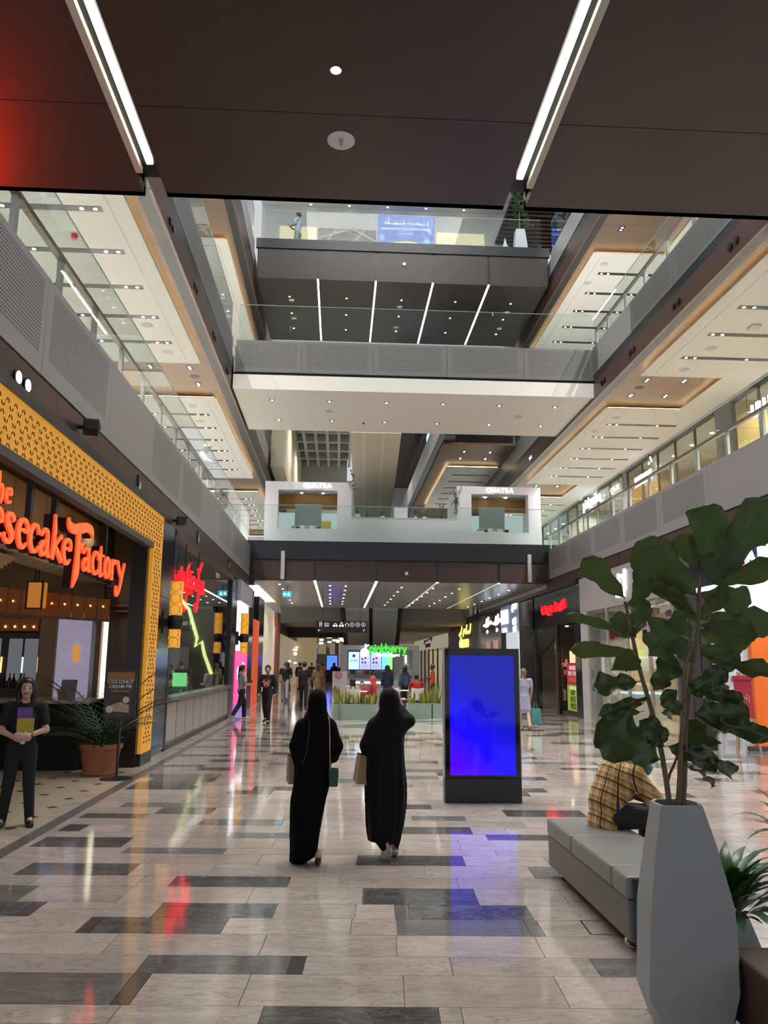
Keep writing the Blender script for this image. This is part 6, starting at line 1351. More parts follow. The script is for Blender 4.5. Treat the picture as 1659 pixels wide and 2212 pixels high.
PWH = emat('emblem_white', (1, 1, 1), 1.4); MB().lathe([(.001, 0), (.19, 0), (.19, .05), (.001, .05)], 22, (1.15, PY0-.34, 2.18), 'Y').build('emblem_fruit', PWH, ts)
b = MB(); stroke(b, [(0, 0, .02), (.05, .1, .09), (.16, .15, .02)], .05); stroke(b, [(-.02, 0, .02), (-.02, .12, .07), (.02, .2, .02)], .05); place(b, 'emblem_leaf', PWH, (1.19, PY0-.3, 2.36), FRONT, ts)
for xx in (1.3, 2.6): MB().tube([(xx, PY0-.25, 2.3), (xx, PY0, 2.42)], .015, 6).build('bracket', BLACKMET, ts)
sp_o = thing('spiral_emblem_board', 'white board with a red spiral emblem at the left end of the yogurt stand', 'sign', (.1, PY0-.1, 0)); pbox('board', mat('white_board', (.5, .5, .53), .4), -.25, .4, PY0-.1, PY0-.05, 0, 1.35, sp_o); b = MB(); stroke(b, [((.03+.012*q)*math.cos(q), (.03+.012*q)*math.sin(q), .03) for q in np.linspace(0, 13, 40)], .01, n=2); place(b, 'spiral', mat('spiral_red', (.5, .04, .06), .5), (.0, PY0-.11, 1.2), FRONT, sp_o)
# cafe seating behind the planters
WC = mat('white_shell_chair', (.7, .7, .68), .4)
def cafe_chair(x, y, rz, lab):
    t = thing('cafe_chair', lab, 'chair', (x, y, 0), None, 0)
    R_ = Matrix.Translation((x, y, 0)) @ Matrix.Rotation(rz, 4, 'Z')
    def part(mb, nm, m): me = mb.mesh(nm); me.transform(R_); obj(nm, me, m, t)
    b = MB(); n = 7; vs = []; fs = []
    prof = [(.24, .44), (.1, .42), (-.12, .43), (-.2, .5), (-.24, .66), (-.27, .84)]
    for i, (py, pz) in enumerate(prof):
        for k in range(n): a = (k/(n-1)-.5)*2; vs.append((a*.23, py+.07*a*a*(1 if i > 2 else 0), pz+.04*a*a))
    for i in range(len(prof)-1):
        for k in range(n-1): fs.append((i*n+k, i*n+k+1, (i+1)*n+k+1, (i+1)*n+k))
    b.add(vs, fs); b.add([(v[0], v[1]-.01, v[2]-.015) for v in vs], [f[::-1] for f in fs]); part(b, 'shell_seat', WC)
    for a in (-1, 1):
        for c in (-1, 1): part(MB().tube([(a*.12, c*.1, .42), (a*.2, c*.2, 0)], .012, 6), 'leg', BLACKMET)
cafe_chair(.5, 27.7, .2, 'white shell cafe chair at the table behind the left planter, with its back to us'); cafe_chair(1.25, 28.35, 2.0, 'white shell cafe chair of the woman in the red headscarf'); cafe_chair(2.85, 29.4, .1, 'white shell cafe chair of the man in the red shirt'); cafe_chair(2.3, 29.6, -1.2, 'empty white shell cafe chair left of the man in red')
for x, y, lab in ((.95, 29.1, 'small round white cafe table behind the left planters'), (2.6, 30.4, 'small round white cafe table in front of the yogurt stand')):
    t = thing('cafe_table', lab, 'table', (x, y, 0)); MB().lathe([(.001, 0), (.36, 0), (.37, .015), (.36, .03), (.001, .03)], 24, (x, y, .71)).build('tabletop', mat('white_ceramic'), t); MB().lathe([(.22, 0), (.22, .015), (.03, .03), (.025, .69), (.06, .71), (.001, .71)], 16, (x, y, 0)).build('pedestal', mat('totem_steel'), t)

# ================================================================ bench
BEN = mat('grey_leather', (.20, .205, .195), .42, noise=.06, nscale=10, bump=.08, bscale=60); BENS = mat('grey_leather_side', (.15, .142, .14), .5, noise=.05, nscale=10)
t = thing('bench', 'long grey upholstered bench on chrome sled legs', 'bench', (2.0, 6.1, 0))
MB().box(1.80, 2.34, 5.14, 7.05, .09, .33).build('base_box', BENS, t, bevel=.012)
for y0, y1 in ((5.14, 5.42), (5.425, 6.33), (6.335, 7.05)): MB().box(1.79, 2.35, y0, y1, .33, .465).build('seat_cushion', BEN, t, bevel=.022)
pbox('end_panel', mat('dark_green_gloss', (.045, .06, .055), .2), 1.83, 2.32, 5.128, 5.14, .10, .455, t)
CHR = mat('chrome', (.65, .65, .66), .12, metal=1)
for yy in (5.3, 6.9): MB().tube([(1.84, yy, .11), (1.83, yy, .05), (1.845, yy, .02), (1.88, yy, .012), (2.28, yy, .012), (2.31, yy, .02), (2.32, yy, .05), (2.31, yy, .11)], .012, 8).build('sled_leg', CHR, t, smooth=True)
pbox('under_tray', mat('brown_leather', (.10, .03, .02), .5), 1.86, 2.28, 5.2, 7.0, .05, .088, t)
hp = tag(MB().add([p for p in (F(1.38, 5.66, .0012), F(1.62, 5.66, .0012), F(1.62, 5.96, .0012), F(1.38, 5.96, .0012), F(1.39, 5.67, .0012), F(1.61, 5.67, .0012), F(1.61, 5.95, .0012), F(1.39, 5.95, .0012))], [(0,1,5,4),(1,2,6,5),(2,3,7,6),(3,0,4,7)]).build('floor_hatch', BLACKMET, fix=False), 'thin square floor hatch outline in the marble beside the bench', 'hatch')
# ================================================================ people: smooth implicit bodies
def net(field, lo, hi, res):
    """naive surface nets of field(P)=0; P is (N,3)"""
    lo = np.array(lo, float); hi = np.array(hi, float); n = np.maximum(np.ceil((hi-lo)/res).astype(int)+1, 3)
    ax = [lo[i]+np.arange(n[i])*res for i in range(3)]
    G = np.stack(np.meshgrid(*ax, indexing='ij'), -1); f = field(G.reshape(-1, 3)).reshape(n)
    s = f < 0; nc = n-1
    cnt = np.zeros(nc, int); acc = np.zeros((*nc, 3))
    base = np.stack(np.meshgrid(*[np.arange(k) for k in nc], indexing='ij'), -1).astype(float)
    C = [(0,0,0),(1,0,0),(0,1,0),(1,1,0),(0,0,1),(1,0,1),(0,1,1),(1,1,1)]
    def sl(c): return tuple(slice(c[i], c[i]+nc[i]) for i in range(3))
    for a in range(8):
        for ax_ in range(3):
            if C[a][ax_]: continue
            b = list(C[a]); b[ax_] = 1
            fa = f[sl(C[a])]; fb = f[sl(b)]; m = (fa < 0) != (fb < 0)
            tt = np.where(m, fa/np.where(np.abs(fa-fb) < 1e-12, 1e-12, fa-fb), 0)
            p = np.zeros((*nc, 3)); p[:] = C[a]; p[..., ax_] += tt
            acc += np.where(m[..., None], p, 0); cnt += m
    act = cnt > 0; idx = -np.ones(nc, int); idx[act] = np.arange(act.sum())
    V = lo+(base[act]+acc[act]/cnt[act][:, None])*res
    Fc = []
    for ax_ in range(3):
        o1, o2 = (ax_+1) % 3, (ax_+2) % 3
        A = [slice(0, n[i]) for i in range(3)]; A[ax_] = slice(0, n[ax_]-1); Bs = list(A); Bs[ax_] = slice(1, n[ax_])
        m = s[tuple(A)] != s[tuple(Bs)]; fl = s[tuple(A)]
        I = np.argwhere(m); ok = (I[:, o1] > 0) & (I[:, o2] > 0) & (I[:, o1] < nc[o1]) & (I[:, o2] < nc[o2]); I = I[ok]
        d1 = np.zeros(3, int); d1[o1] = 1; d2 = np.zeros(3, int); d2[o2] = 1
        q = [idx[tuple((I-a_).T)] for a_ in (np.zeros(3, int), d1, d1+d2, d2)]; flip = fl[tuple(I.T)]
        quad = np.stack(q, 1); quad[flip] = quad[flip][:, ::-1]; Fc.append(quad)
    return V, np.concatenate(Fc)
def smin(a, b, k):
    h = np.clip(.5+.5*(b-a)/k, 0, 1); return b*(1-h)+a*h-k*h*(1-h)
def rc(P, a, b, ra, rb, sc=None):
    a = np.array(a, float); b = np.array(b, float)
    Q = P
    if sc is not None: sc = np.array(sc, float); Q = P/sc; a = a/sc; b = b/sc
    ab = b-a; L2 = max(ab@ab, 1e-9); h = np.clip(((Q-a)@ab)/L2, 0, 1)
    return np.linalg.norm(Q-a-h[:, None]*ab, axis=1)-(ra+(rb-ra)*h)
def union(prims, k):
    def fld(P):
        d = None
        for p in prims:
            q = rc(P, *p); d = q if d is None else smin(d, q, k)
        return d
    return fld
def bounds(prims, pad=.05):
    pts = np.array([[np.array(p[0])-max(p[2], p[3]), np.array(p[0])+max(p[2], p[3]), np.array(p[1])-max(p[2], p[3]), np.array(p[1])+max(p[2], p[3])] for p in prims]).reshape(-1, 3)
    return pts.min(0)-pad, pts.max(0)+pad
def blob(name, prims, res, m, M, parent=None, k=.03, clip=None, disp=None):
    f0 = union(prims, k)
    def fld(P):
        d = f0(P)
        if disp is not None: d = d+disp(P)
        if clip is not None:
            for c in clip: d = np.maximum(d, c(P))
        return d
    lo, hi = bounds(prims, 2.5*res); V, Q = net(fld, lo, hi, res)
    me = bpy.data.meshes.new(name); me.from_pydata([tuple(v) for v in V], [], [tuple(map(int, q)) for q in Q]); me.update(); me.transform(M)
    o = obj(name, me, m, parent, smooth=True)
    return o
SKIN = {'tan': mat('skin_tan', (.42, .24, .15), .5), 'brown': mat('skin_brown', (.20, .105, .065), .5), 'light': mat('skin_light', (.55, .34, .24), .5)}
HAIR = mat('hair_black', (.010, .008, .008), .45, noise=.3, nscale=40); HAIRB = mat('hair_brown', (.16, .085, .04), .5, noise=.3, nscale=40)
def skeleton(H, walk=0., arms=None, lean=0.):
    s = H/1.75
    J = dict(pelvis=(0,0,.95), waist=(0,.0,1.10), chest=(0,.0,1.29), neckb=(0,-.01,1.44), head=(0,.02,1.635))
    for sd, sg in (('L', -1), ('R', 1)):
        w = walk*(1 if sd == 'L' else -1)
        J['sh'+sd] = (sg*.18, -.005, 1.415); J['el'+sd] = (sg*.235, -.02-w*.10, 1.15); J['wr'+sd] = (sg*.225, .07-w*.18, .92); J['ha'+sd] = (sg*.22, .10-w*.21, .83)
        J['hip'+sd] = (sg*.09, 0, .92); J['kn'+sd] = (sg*.095, .03+w*.20, .50); J['an'+sd] = (sg*.09, -.02+w*.30-(.12 if w < 0 else 0), .085+(.07 if w < 0 else 0)); J['to'+sd] = (sg*.105, .14+w*.30-(.12 if w < 0 else 0), .03+(.02 if w < 0 else 0))
    if arms: J.update(arms)
    return {k: np.array(v, float)*s for k, v in J.items()}, s
def person(label, loc, rz, H=1.72, walk=0., skin='tan', top=((.02,.02,.02), 'short'), bottom=((.02,.02,.02), 'trousers'), shoe=(.02,.02,.02), hair='short', hairm=None, res=.026, arms=None, gender=0, extra=None, name='person', detail=False, cat='person', hide_legs=False):
    J, s = skeleton(H, walk, arms)
    M = Matrix.Translation(loc) @ Matrix.Rotation(rz, 4, 'Z'); sk = SKIN[skin]
    fl = (1, .68, 1)
    hd = J['head']
    B_ = [(J['pelvis'], J['waist'], .14*s, .118*s, fl), (J['waist'], J['chest'], .118*s, .142*s, fl), (J['chest'], J['neckb'], .14*s, .07*s, fl), (J['shL'], J['shR'], .055*s, .055*s, None),
          (J['neckb'], hd-np.array((0, .02, .04))*s, .056*s, .052*s, None), (hd+np.array((0, -.012, .03))*s, hd+np.array((0, -.012, .03))*s, .098*s, .098*s, (.86, 1, 1.05)), (hd+np.array((0, .03, -.02))*s, hd+np.array((0, .04, -.075))*s, .074*s, .045*s, (.92, 1, 1)), (hd+np.array((0, .094, -.0))*s, hd+np.array((0, .112, -.028))*s, .010*s, .015*s, None)]
    if hair == 'none': B_ = B_[:5]
    for e in ((-1, 1) if hair != 'none' else ()): B_.append((hd+np.array((e*.083, -.005, .01))*s, hd+np.array((e*.086, -.01, -.03))*s, .018*s, .013*s, None))
    for sd in 'LR':
        B_ += [(J['sh'+sd], J['el'+sd], .052*s, .040*s, None), (J['el'+sd], J['wr'+sd], .040*s, .027*s, None), (J['wr'+sd], J['ha'+sd], .032*s, .030*s, None)]
        B_ += [(J['hip'+sd], J['kn'+sd], .082*s, .056*s, None), (J['kn'+sd], J['an'+sd], .056*s, .036*s, None), (J['an'+sd], J['to'+sd], .038*s, .030*s, None)]
        if detail:
            d = J['ha'+sd]-J['wr'+sd]; d = d/np.linalg.norm(d); sx = np.cross(d, (0, 1, 0)); sx = sx/(np.linalg.norm(sx)+1e-6)
            for q, ln in ((-.03, .055), (-.01, .068), (.01, .066), (.028, .05)): B_.append((J['ha'+sd]+sx*q*s, J['ha'+sd]+sx*q*s+d*ln*s+np.array((0, .012, 0)), .0095*s, .0075*s, None))
            B_.append((J['wr'+sd]+d*.02*s+sx*.02*s, J['wr'+sd]+d*.06*s+sx*.06*s, .011*s, .009*s, None))
    body = blob(name, B_, res, sk, M, k=.022*s+res*.25)
    tag(body, label, cat)
    # shoes
    for sd in 'LR':
        if hide_legs: continue
        a, b = J['an'+sd], J['to'+sd]; blob('shoe', [(a+np.array((0, -.03, -.045))*s, b+np.array((0, .03, .0))*s, .046*s, .040*s, None), (a, a+np.array((0, -.02, -.04))*s, .042*s, .045*s, None)], max(res*.8, .012), mat('shoe_%02d%02d%02d' % tuple(int(k*99) for k in shoe), shoe, .5), M, body, k=.03)
    tc_, sl = top; tm = tc_ if not isinstance(tc_, tuple) else mat('cloth_%02d%02d%02d' % tuple(int(k*99) for k in tc_), tc_, .85, noise=.15, nscale=12)
    inf = .016*s+res*.12
    T = [(J['pelvis']+np.array((0,0,.0)), J['waist'], .150*s+inf*.6, .125*s+inf, fl), (J['waist'], J['chest'], .122*s+inf, .145*s+inf, fl), (J['chest'], J['neckb']-np.array((0, 0, .03))*s, .142*s+inf, .085*s, fl), (J['shL'], J['shR'], .06*s+inf*.4, .06*s+inf*.4, None)]
    for sd in 'LR':
        sh, el, wr = J['sh'+sd], J['el'+sd], J['wr'+sd]
        if sl == 'short': T.append((sh, sh+(el-sh)*.62, .058*s+inf, .052*s+inf, None))
        elif sl == 'long': T += [(sh, el, .058*s+inf, .048*s+inf, None), (el, el+(wr-el)*.93, .048*s+inf, .036*s+inf, None)]
    if gender: T += [(J['chest']+np.array((-.06, .075, -.01))*s, J['chest']+np.array((-.06, .075, -.01))*s, .06*s, .06*s, None), (J['chest']+np.array((.06, .075, -.01))*s, J['chest']+np.array((.06, .075, -.01))*s, .06*s, .06*s, None)]
    neckz = J['neckb'][2]+.015*s
    if sl != 'none': blob('top', T, res, tm, M, body, k=.035*s)
    else: blob('bra', [(J['chest']+np.array((e*.06, .075, -.01))*s, J['chest']+np.array((e*.06, .075, -.01))*s, .068*s, .068*s, None) for e in (-1, 1)], res*.7, tm, M, body)
    bc, kind = bottom
    bm_ = bc if not isinstance(bc, tuple) else mat('cloth_%02d%02d%02d' % tuple(int(k*99) for k in bc), bc, .85, noise=.15, nscale=12)
    if kind in ('trousers', 'slim', 'shorts'):
        lo_ = .022 if kind == 'trousers' else .012; LG = [(J['pelvis'], J['pelvis']+np.array((0, 0, -.03)), .145*s+res*.15, .15*s, fl)]
        for sd in 'LR': 
            LG.append((J['hip'+sd], J['kn'+sd], (.086+lo_*.5)*s+res*.15, (.056+lo_)*s+res*.15, None))
            if kind != 'shorts': LG.append((J['kn'+sd], J['an'+sd]+np.array((0, 0, .0)), (.056+lo_)*s+res*.15, (.042+lo_)*s+res*.15, None))
        if not hide_legs: blob('trousers', LG, res, bm_, M, body, k=.02*s)
    elif kind in ('robe', 'dress'):
        zb = .04 if kind == 'robe' else .48*s; kx = (J['knL']+J['knR'])/2
        blob('skirt', [(J['pelvis'], np.array((kx[0], kx[1]*.5, zb+.14)), .15*s+inf, .20*s, (1, .75, 1))], res, bm_, M, body, k=.03, clip=[lambda P: zb-P[:, 2]])
    hm = hairm or HAIR
    hp = hd+np.array((0, -.015, .035))*s
    fplane = lambda P: (P[:, 1]-hp[1]-.045*s)-.9*(P[:, 2]-hp[2]-.005*s)
    if hair == 'short': blob('hair', [(hp, hp, .110*s, .110*s, (.9, 1.02, 1.03))], max(.012, res*.8), hm, M, body, clip=[fplane, lambda P: (hd[2]-.05*s)-P[:, 2]])
    elif hair == 'long': blob('hair', [(hp, hp, .114*s, .114*s, (.92, 1.02, 1.03)), (hp+np.array((0, -.05, 0))*s, hp+np.array((0, -.075, -.30))*s, .09*s, .075*s, (1.25, .8, 1)), (hp+np.array((-.08, -.01, -.02))*s, hp+np.array((-.085, .01, -.25))*s, .04*s, .03*s, None), (hp+np.array((.08, -.01, -.02))*s, hp+np.array((.085, .01, -.25))*s, .04*s, .03*s, None)], max(.012, res*.8), hm, M, body, k=.02, clip=[lambda P: np.where(np.abs(P[:, 0]-hp[0]) < .062*s, fplane(P), -1)])
    elif hair == 'tail': blob('hair', [(hp, hp, .112*s, .112*s, (.9, 1.02, 1.03)), (hp+np.array((0, -.10, .02))*s, hp+np.array((0, -.13, -.22))*s, .045*s, .025*s, None)], max(.012, res*.8), hm, M, body, k=.02, clip=[fplane])
    elif hair == 'cap': blob('cap', [(hp+np.array((0, 0, .01))*s, hp+np.array((0, 0, .01))*s, .114*s, .114*s, None), (hp+np.array((0, .1, .03))*s, hp+np.array((0, .16, .02))*s, .05*s, .04*s, (1.3, 1, .3))], max(.012, res*.8), hm, M, body, k=.01, clip=[lambda P: (hp[2]-.015*s)-P[:, 2]])
    elif hair == 'scarf': blob('headscarf', [(hp, hp, .122*s, .122*s, (.92, 1.02, 1.05)), (hp+np.array((0, -.02, -.06))*s, J['neckb']+np.array((0, -.01, -.02))*s, .105*s, .13*s, (1.05, .9, 1)), (J['neckb'], J['neckb']+np.array((0, 0, -.06))*s, .13*s, .16*s, (1.1, .75, 1))], max(.014, res*.8), hm, M, body, k=.03, clip=[lambda P: -(np.sqrt(((P[:, 0]-hd[0])/.8)**2+((P[:, 1]-hd[1]-.09*s))**2+((P[:, 2]-hd[2]+.012*s)/1.15)**2)-.068*s)])
    if detail:
        EW = mat('eye_white', (.6, .58, .55), .3); EB = mat('eye_iris', (.015, .01, .008), .2); LP = mat('lips', (.35, .08, .07), .4)
        for e in (-1, 1):
            c = M @ Vector(hd+np.array((e*.034, .084, .012))*s); o = MB().lathe([(.001, -.008), (.009, -.005), (.012, 0), (.009, .005), (.001, .008)], 10, c).build('eye', EB, body, smooth=True)
            b = MB(); q = [M @ Vector(hd+np.array((e*(.018+.008*i), .094-.003*i, .034+.004*math.sin(i)))*s) for i in range(4)]; b.tube(q, .0035, 5); b.build('eyebrow', HAIR, body)
        b = MB(); b.tube([M @ Vector(hd+np.array((q, .098-abs(q)*.5, -.054+abs(q)*.25))*s) for q in (-.027, -.013, 0, .013, .027)], [.003, .0055, .006, .0055, .003], 6); b.build('lips', LP, body)
    return body, J, M, s

# ---- restaurant hostess with folded arms and menus
HL = dict(elL=(-.255, .04, 1.14), wrL=(-.06, .19, 1.085), haL=(.04, .205, 1.09), elR=(.255, .03, 1.14), wrR=(.07, .175, 1.05), haR=(-.03, .215, 1.055), knL=(-.11, .0, .5), knR=(.12, .02, .5), anL=(-.15, -.02, .085), toL=(-.17, .13, .03), anR=(.16, .0, .085), toR=(.2, .14, .03))
hb, J, M, s = person('smiling hostess in black with long hair, arms folded over purple and yellow menus', (-3.42, 9.2, 0), math.radians(180+20), 1.53, skin='light', hair='long', arms=HL, res=.013, gender=1, detail=True, top=((.008, .008, .009), 'short'), bottom=((.008, .009, .014), 'slim'), shoe=(.006, .006, .006))
ml = thing('menu_folder', 'purple and yellow menus held against the hostess chest', 'menu', M @ Vector((0, .16, 1.0)))
for nm, c, x0, x1, z0, z1, y0 in (('purple_menu', (.13, .05, .30), -.075, .075, .92, 1.24, .135), ('yellow_menu', (.42, .33, .02), -.10, .07, .94, 1.13, .155), ('violet_booklet', (.10, .03, .28), -.095, .055, .925, .955, .172)):
    b = MB().box(x0, x1, y0, y0+.014, z0, z1); me = b.mesh(nm); me.transform(M); obj(nm, me, mat(nm, c, .4, noise=.3, nscale=15), ml)
bt = MB().lathe([(.001, 0), (.03, 0), (.03, .01), (.001, .01)], 16, (0, 0, 0), 'Y'); me = bt.mesh('belt_badge'); me.transform(M @ Matrix.Translation((.0, .13, .885))); obj('belt_badge', me, mat('chrome'), hb)

# ---- two women in black robes, seen from behind
ROBE = [mat('black_crepe', (.0022, .0022, .0028), .8, bump=.25, bscale=9, spec=.12), mat('black_blue_crepe', (.0026, .0028, .005), .72, bump=.25, bscale=9, spec=.2)]
def robed(label, loc, prof, sleeves, head, scarf, m, res=.011, folds=1.0, seed=0, hem=None):
    """prof: (z, left, right, back, front) of the robe measured from the figure's origin"""
    Z = np.array([p[0] for p in prof]); Lx = np.array([p[1] for p in prof]); Rx = np.array([p[2] for p in prof]); Bk = np.array([p[3] for p in prof]); Fr = np.array([p[4] for p in prof])
    def fld(P):
        z = P[:, 2]; l = np.interp(z, Z, Lx); r = np.interp(z, Z, Rx); b = np.interp(z, Z, Bk); f = np.interp(z, Z, Fr)
        cx = (l+r)/2; a = (r-l)/2; cy = (b+f)/2; c = (f-b)/2
        ang = np.arctan2((P[:, 1]-cy)/c, (P[:, 0]-cx)/a)
        fo = folds*(.006*np.sin(9*ang+seed+2*z)+.0045*np.sin(15*ang-3*z+seed*2))*np.clip((1.25-z)/.7, 0, 1)
        q = np.sqrt(((P[:, 0]-cx)/a)**2+((P[:, 1]-cy)/c)**2)
        d = (q-1)*np.minimum(a, c)+fo
        d = np.maximum(d, np.maximum(z-Z.max(), (Z.min() if hem is None else hem(P))-z))
        for s_ in sleeves: d = smin(d, rc(P, *s_), .03)
        for s_ in scarf: d = smin(d, rc(P, *s_), .025)
        return d
    lo = (min(Lx.min(), min(min(s_[0][0], s_[1][0])-max(s_[2], s_[3]) for s_ in sleeves))-.04, min(Bk.min(), min(min(s_[0][1], s_[1][1])-max(s_[2], s_[3]) for s_ in sleeves))-.06, 0.0-.02)
    hi = (max(Rx.max(), max(max(s_[0][0], s_[1][0])+max(s_[2], s_[3]) for s_ in sleeves))+.04, max(Fr.max(), max(max(s_[0][1], s_[1][1])+max(s_[2], s_[3]) for s_ in sleeves))+.06, head[2]+.16)
    V, Q = net(fld, lo, hi, res); me = bpy.data.meshes.new('robe'); me.from_pydata([tuple(v) for v in V], [], [tuple(map(int, q)) for q in Q]); me.update()
    me.transform(Matrix.Translation(loc)); return me
WX, WY = -.19, 7.5
w1 = [(.0, -.205, -.08, -.05, .14), (.05, -.205, .0, -.09, .16), (.10, -.20, .028, -.10, .16), (.232, -.207, .045, -.11, .16), (.405, -.21, .077, -.12, .15), (.535, -.21, .10, -.125, .15), (.665, -.19, .135, -.13, .14), (.84, -.185, .145, -.125, .13), (1.01, -.19, .175, -.115, .13), (1.08, -.19, .175, -.11, .13), (1.168, -.18, .17, -.10, .12), (1.23, -.14, .145, -.09, .10), (1.256, -.10, .115, -.08, .09), (1.30, -.05, .06, -.06, .07)]
hd1 = (.0, .0, 1.39)
sc1 = [((.005, .005, 1.405), (.005, .005, 1.41), .088, .088, (.95, 1.08, 1.12)), ((.005, -.01, 1.36), (.005, -.02, 1.24), .085, .10, (1, .85, 1)), ((.005, -.02, 1.22), (.0, -.05, 1.12), .11, .08, (1.1, .6, 1))]
sl1 = [((-.125, 0, 1.175), (-.168, .02, 1.0), .065, .068, None), ((-.168, .02, 1.0), (-.155, .10, .84), .068, .062, None), ((.12, 0, 1.175), (.172, .02, 1.0), .065, .07, None), ((.172, .02, 1.0), (.155, .09, .90), .07, .058, None)]
me = robed('', (WX, WY, 0), w1, sl1, hd1, sc1, ROBE[0], seed=.5, hem=lambda P: .005+.05*np.clip(P[:, 0]+.03, 0, 1)*4)
wo1 = obj('person', me, ROBE[0], smooth=True); tag(wo1, 'woman in a long black robe seen from behind, green bag on a chain strap', 'person')
sk = SKIN['light']; SH = mat('dark_red_heel', (.04, .012, .01), .3)
blob('foot', [((.05, .05, .10), (.045, -.02, .075), .028, .026, None), ((.045, -.02, .075), (.04, .10, .03), .026, .025, None)], .009, sk, Matrix.Translation((WX, WY-.05, 0)), wo1)
b = MB(); b.tube([(WX+.045, WY-.095, .075), (WX+.047, WY-.10, .0)], [.011, .005], 8); b.build('shoe_heel', SH, wo1); blob('shoe', [((.045, -.04, .055), (.04, .09, .014), .026, .024, (1, 1, .8)), ((.04, .09, .014), (.035, .15, .012), .027, .018, (1, 1, .6))], .008, SH, Matrix.Translation((WX, WY-.05, 0)), wo1)
blob('shoe', [((-.09, -.02, .03), (-.09, .1, .015), .03, .025, (1, 1, .7))], .01, SH, Matrix.Translation((WX, WY, 0)), wo1)
# chain bag and paper bag
gb = thing('handbag', 'small dark green handbag hanging on a long chain strap', 'bag', (WX+.175, WY-.02, .67)); MB().box(WX+.125, WX+.205, WY-.09, WY+.05, .66, .81).build('bag_body', mat('dark_green_leather', (.01, .055, .05), .35, noise=.2, nscale=20), gb, bevel=.012); MB().box(WX+.121, WX+.209, WY-.095, WY+.0, .735, .815).build('flap', MATS['dark_green_leather'], gb, bevel=.01)
b = MB(); pts = [(WX+.135, WY-.10, .81), (WX+.128, WY-.15, 1.0), (WX+.125, WY-.135, 1.12), (WX+.118, WY-.085, 1.22), (WX+.10, WY+.0, 1.285), (WX+.11, WY+.08, 1.2)]; Q = catmull(pts, 8)
b.tube([tuple(q) for q in Q], .0055, 6); b.build('chain_strap', mat('brass_chain', (.42, .32, .2), .35, metal=.8), gb)
b = MB(); pts = [(WX-.06, WY-.095, 1.24), (WX-.062, WY-.125, 1.1), (WX-.08, WY-.14, .95), (WX-.12, WY-.13, .86)]; b.tube([tuple(q) for q in catmull(pts, 6)], .004, 5); b.build('robe_cord', mat('black_cord', (.02, .02, .022), .5), wo1)
def paper_bag(x, y, z0, w, d, h, rz, lab, tilt=0):
    t = thing('paper_bag', lab, 'bag', (x, y, z0)); M_ = Matrix.Translation((x, y, z0)) @ Matrix.Rotation(rz, 4, 'Z') @ Matrix.Rotation(tilt, 4, 'Y'); K = mat('kraft_paper', (.30, .20, .115), .8, noise=.12, nscale=10)
    b = MB(); W_, D_ = w/2, d/2; b.add([(-W_, -D_, 0), (W_, -D_, 0), (W_, D_, 0), (-W_, D_, 0), (-W_*.95, -D_*.7, h), (W_*.95, -D_*.7, h), (W_*.95, D_*.7, h), (-W_*.95, D_*.7, h), (-W_*.9, 0, h*.55), (W_*.9, 0, h*.55)], [(0,3,2,1),(0,1,5,4),(2,3,7,6),(0,4,8),(4,7,8),(7,3,8),(3,0,8),(1,9,5),(5,9,6),(6,9,2),(2,9,1)]); me = b.mesh('bag'); me.transform(M_); obj('bag_body', me, K, t)
    for sg in (-1, 1):
        b = MB(); b.tube([(-W_*.35, sg*D_*.6, h-.02), (-W_*.3, sg*D_*.4, h+.1), (W_*.3, sg*D_*.4, h+.1), (W_*.35, sg*D_*.6, h-.02)], .004, 5); me = b.mesh('handle'); me.transform(M_); obj('handle', me, K, t)
paper_bag(WX-.195, WY+.13, .67, .12, .26, .24, .15, 'brown paper bag carried by the left robed woman')
VX, VY = .47, 7.6
w2 = [(.10, -.12, .10, -.06, .18), (.172, -.165, .12, -.08, .18), (.296, -.183, .148, -.10, .18), (.473, -.193, .168, -.12, .17), (.65, -.205, .168, -.13, .15), (.83, -.20, .155, -.125, .14), (1.0, -.195, .148, -.115, .13), (1.094, -.19, .155, -.105, .12), (1.163, -.18, .165, -.10, .12), (1.25, -.14, .16, -.09, .10), (1.27, -.11, .13, -.08, .09), (1.31, -.05, .06, -.06, .07)]
sc2 = [((.01, .01, 1.415), (.01, .01, 1.42), .092, .092, (1.0, 1.08, 1.12)), ((.015, -.01, 1.37), (.02, -.02, 1.25), .092, .105, (1.05, .85, 1)), ((.02, -.02, 1.23), (.01, -.05, 1.12), .12, .085, (1.15, .6, 1))]
sl2 = [((-.13, 0, 1.175), (-.19, .0, 1.0), .065, .066, None), ((-.19, .0, 1.0), (-.185, .06, .90), .066, .055, None), ((.12, .0, 1.17), (.195, .03, 1.215), .07, .055, None), ((.195, .03, 1.215), (.12, .14, 1.32), .055, .045, None)]
me = robed('', (VX, VY, 0), w2, sl2, (0, 0, 1.4), sc2, ROBE[1], seed=2.2, folds=1.3, hem=lambda P: .12+.03*np.sin(P[:, 0]*40)-.35*np.clip(P[:, 0]-.05, 0, 1)+.3*np.clip(-P[:, 0]-.08, 0, 1))
wo2 = obj('person', me, ROBE[1], smooth=True); tag(wo2, 'woman in a long blue-black robe seen from behind, one arm raised to her head', 'person')
SOLE = mat('pale_sole', (.42, .38, .34), .6); 
blob('leg', [((-.02, .12, .30), (.0, .05, .12), .05, .035, None), ((.07, .12, .3), (.08, .2, .08), .05, .035, None)], .012, sk, Matrix.Translation((VX, VY, 0)), wo2)
blob('shoe', [((-.005, -.03, .155), (-.02, .01, .045), .036, .04, (1, .55, 1)), ((.0, .0, .16), (-.01, .02, .06), .034, .036, (1, .7, 1))], .009, SOLE, Matrix.Translation((VX, VY-.02, 0)), wo2)
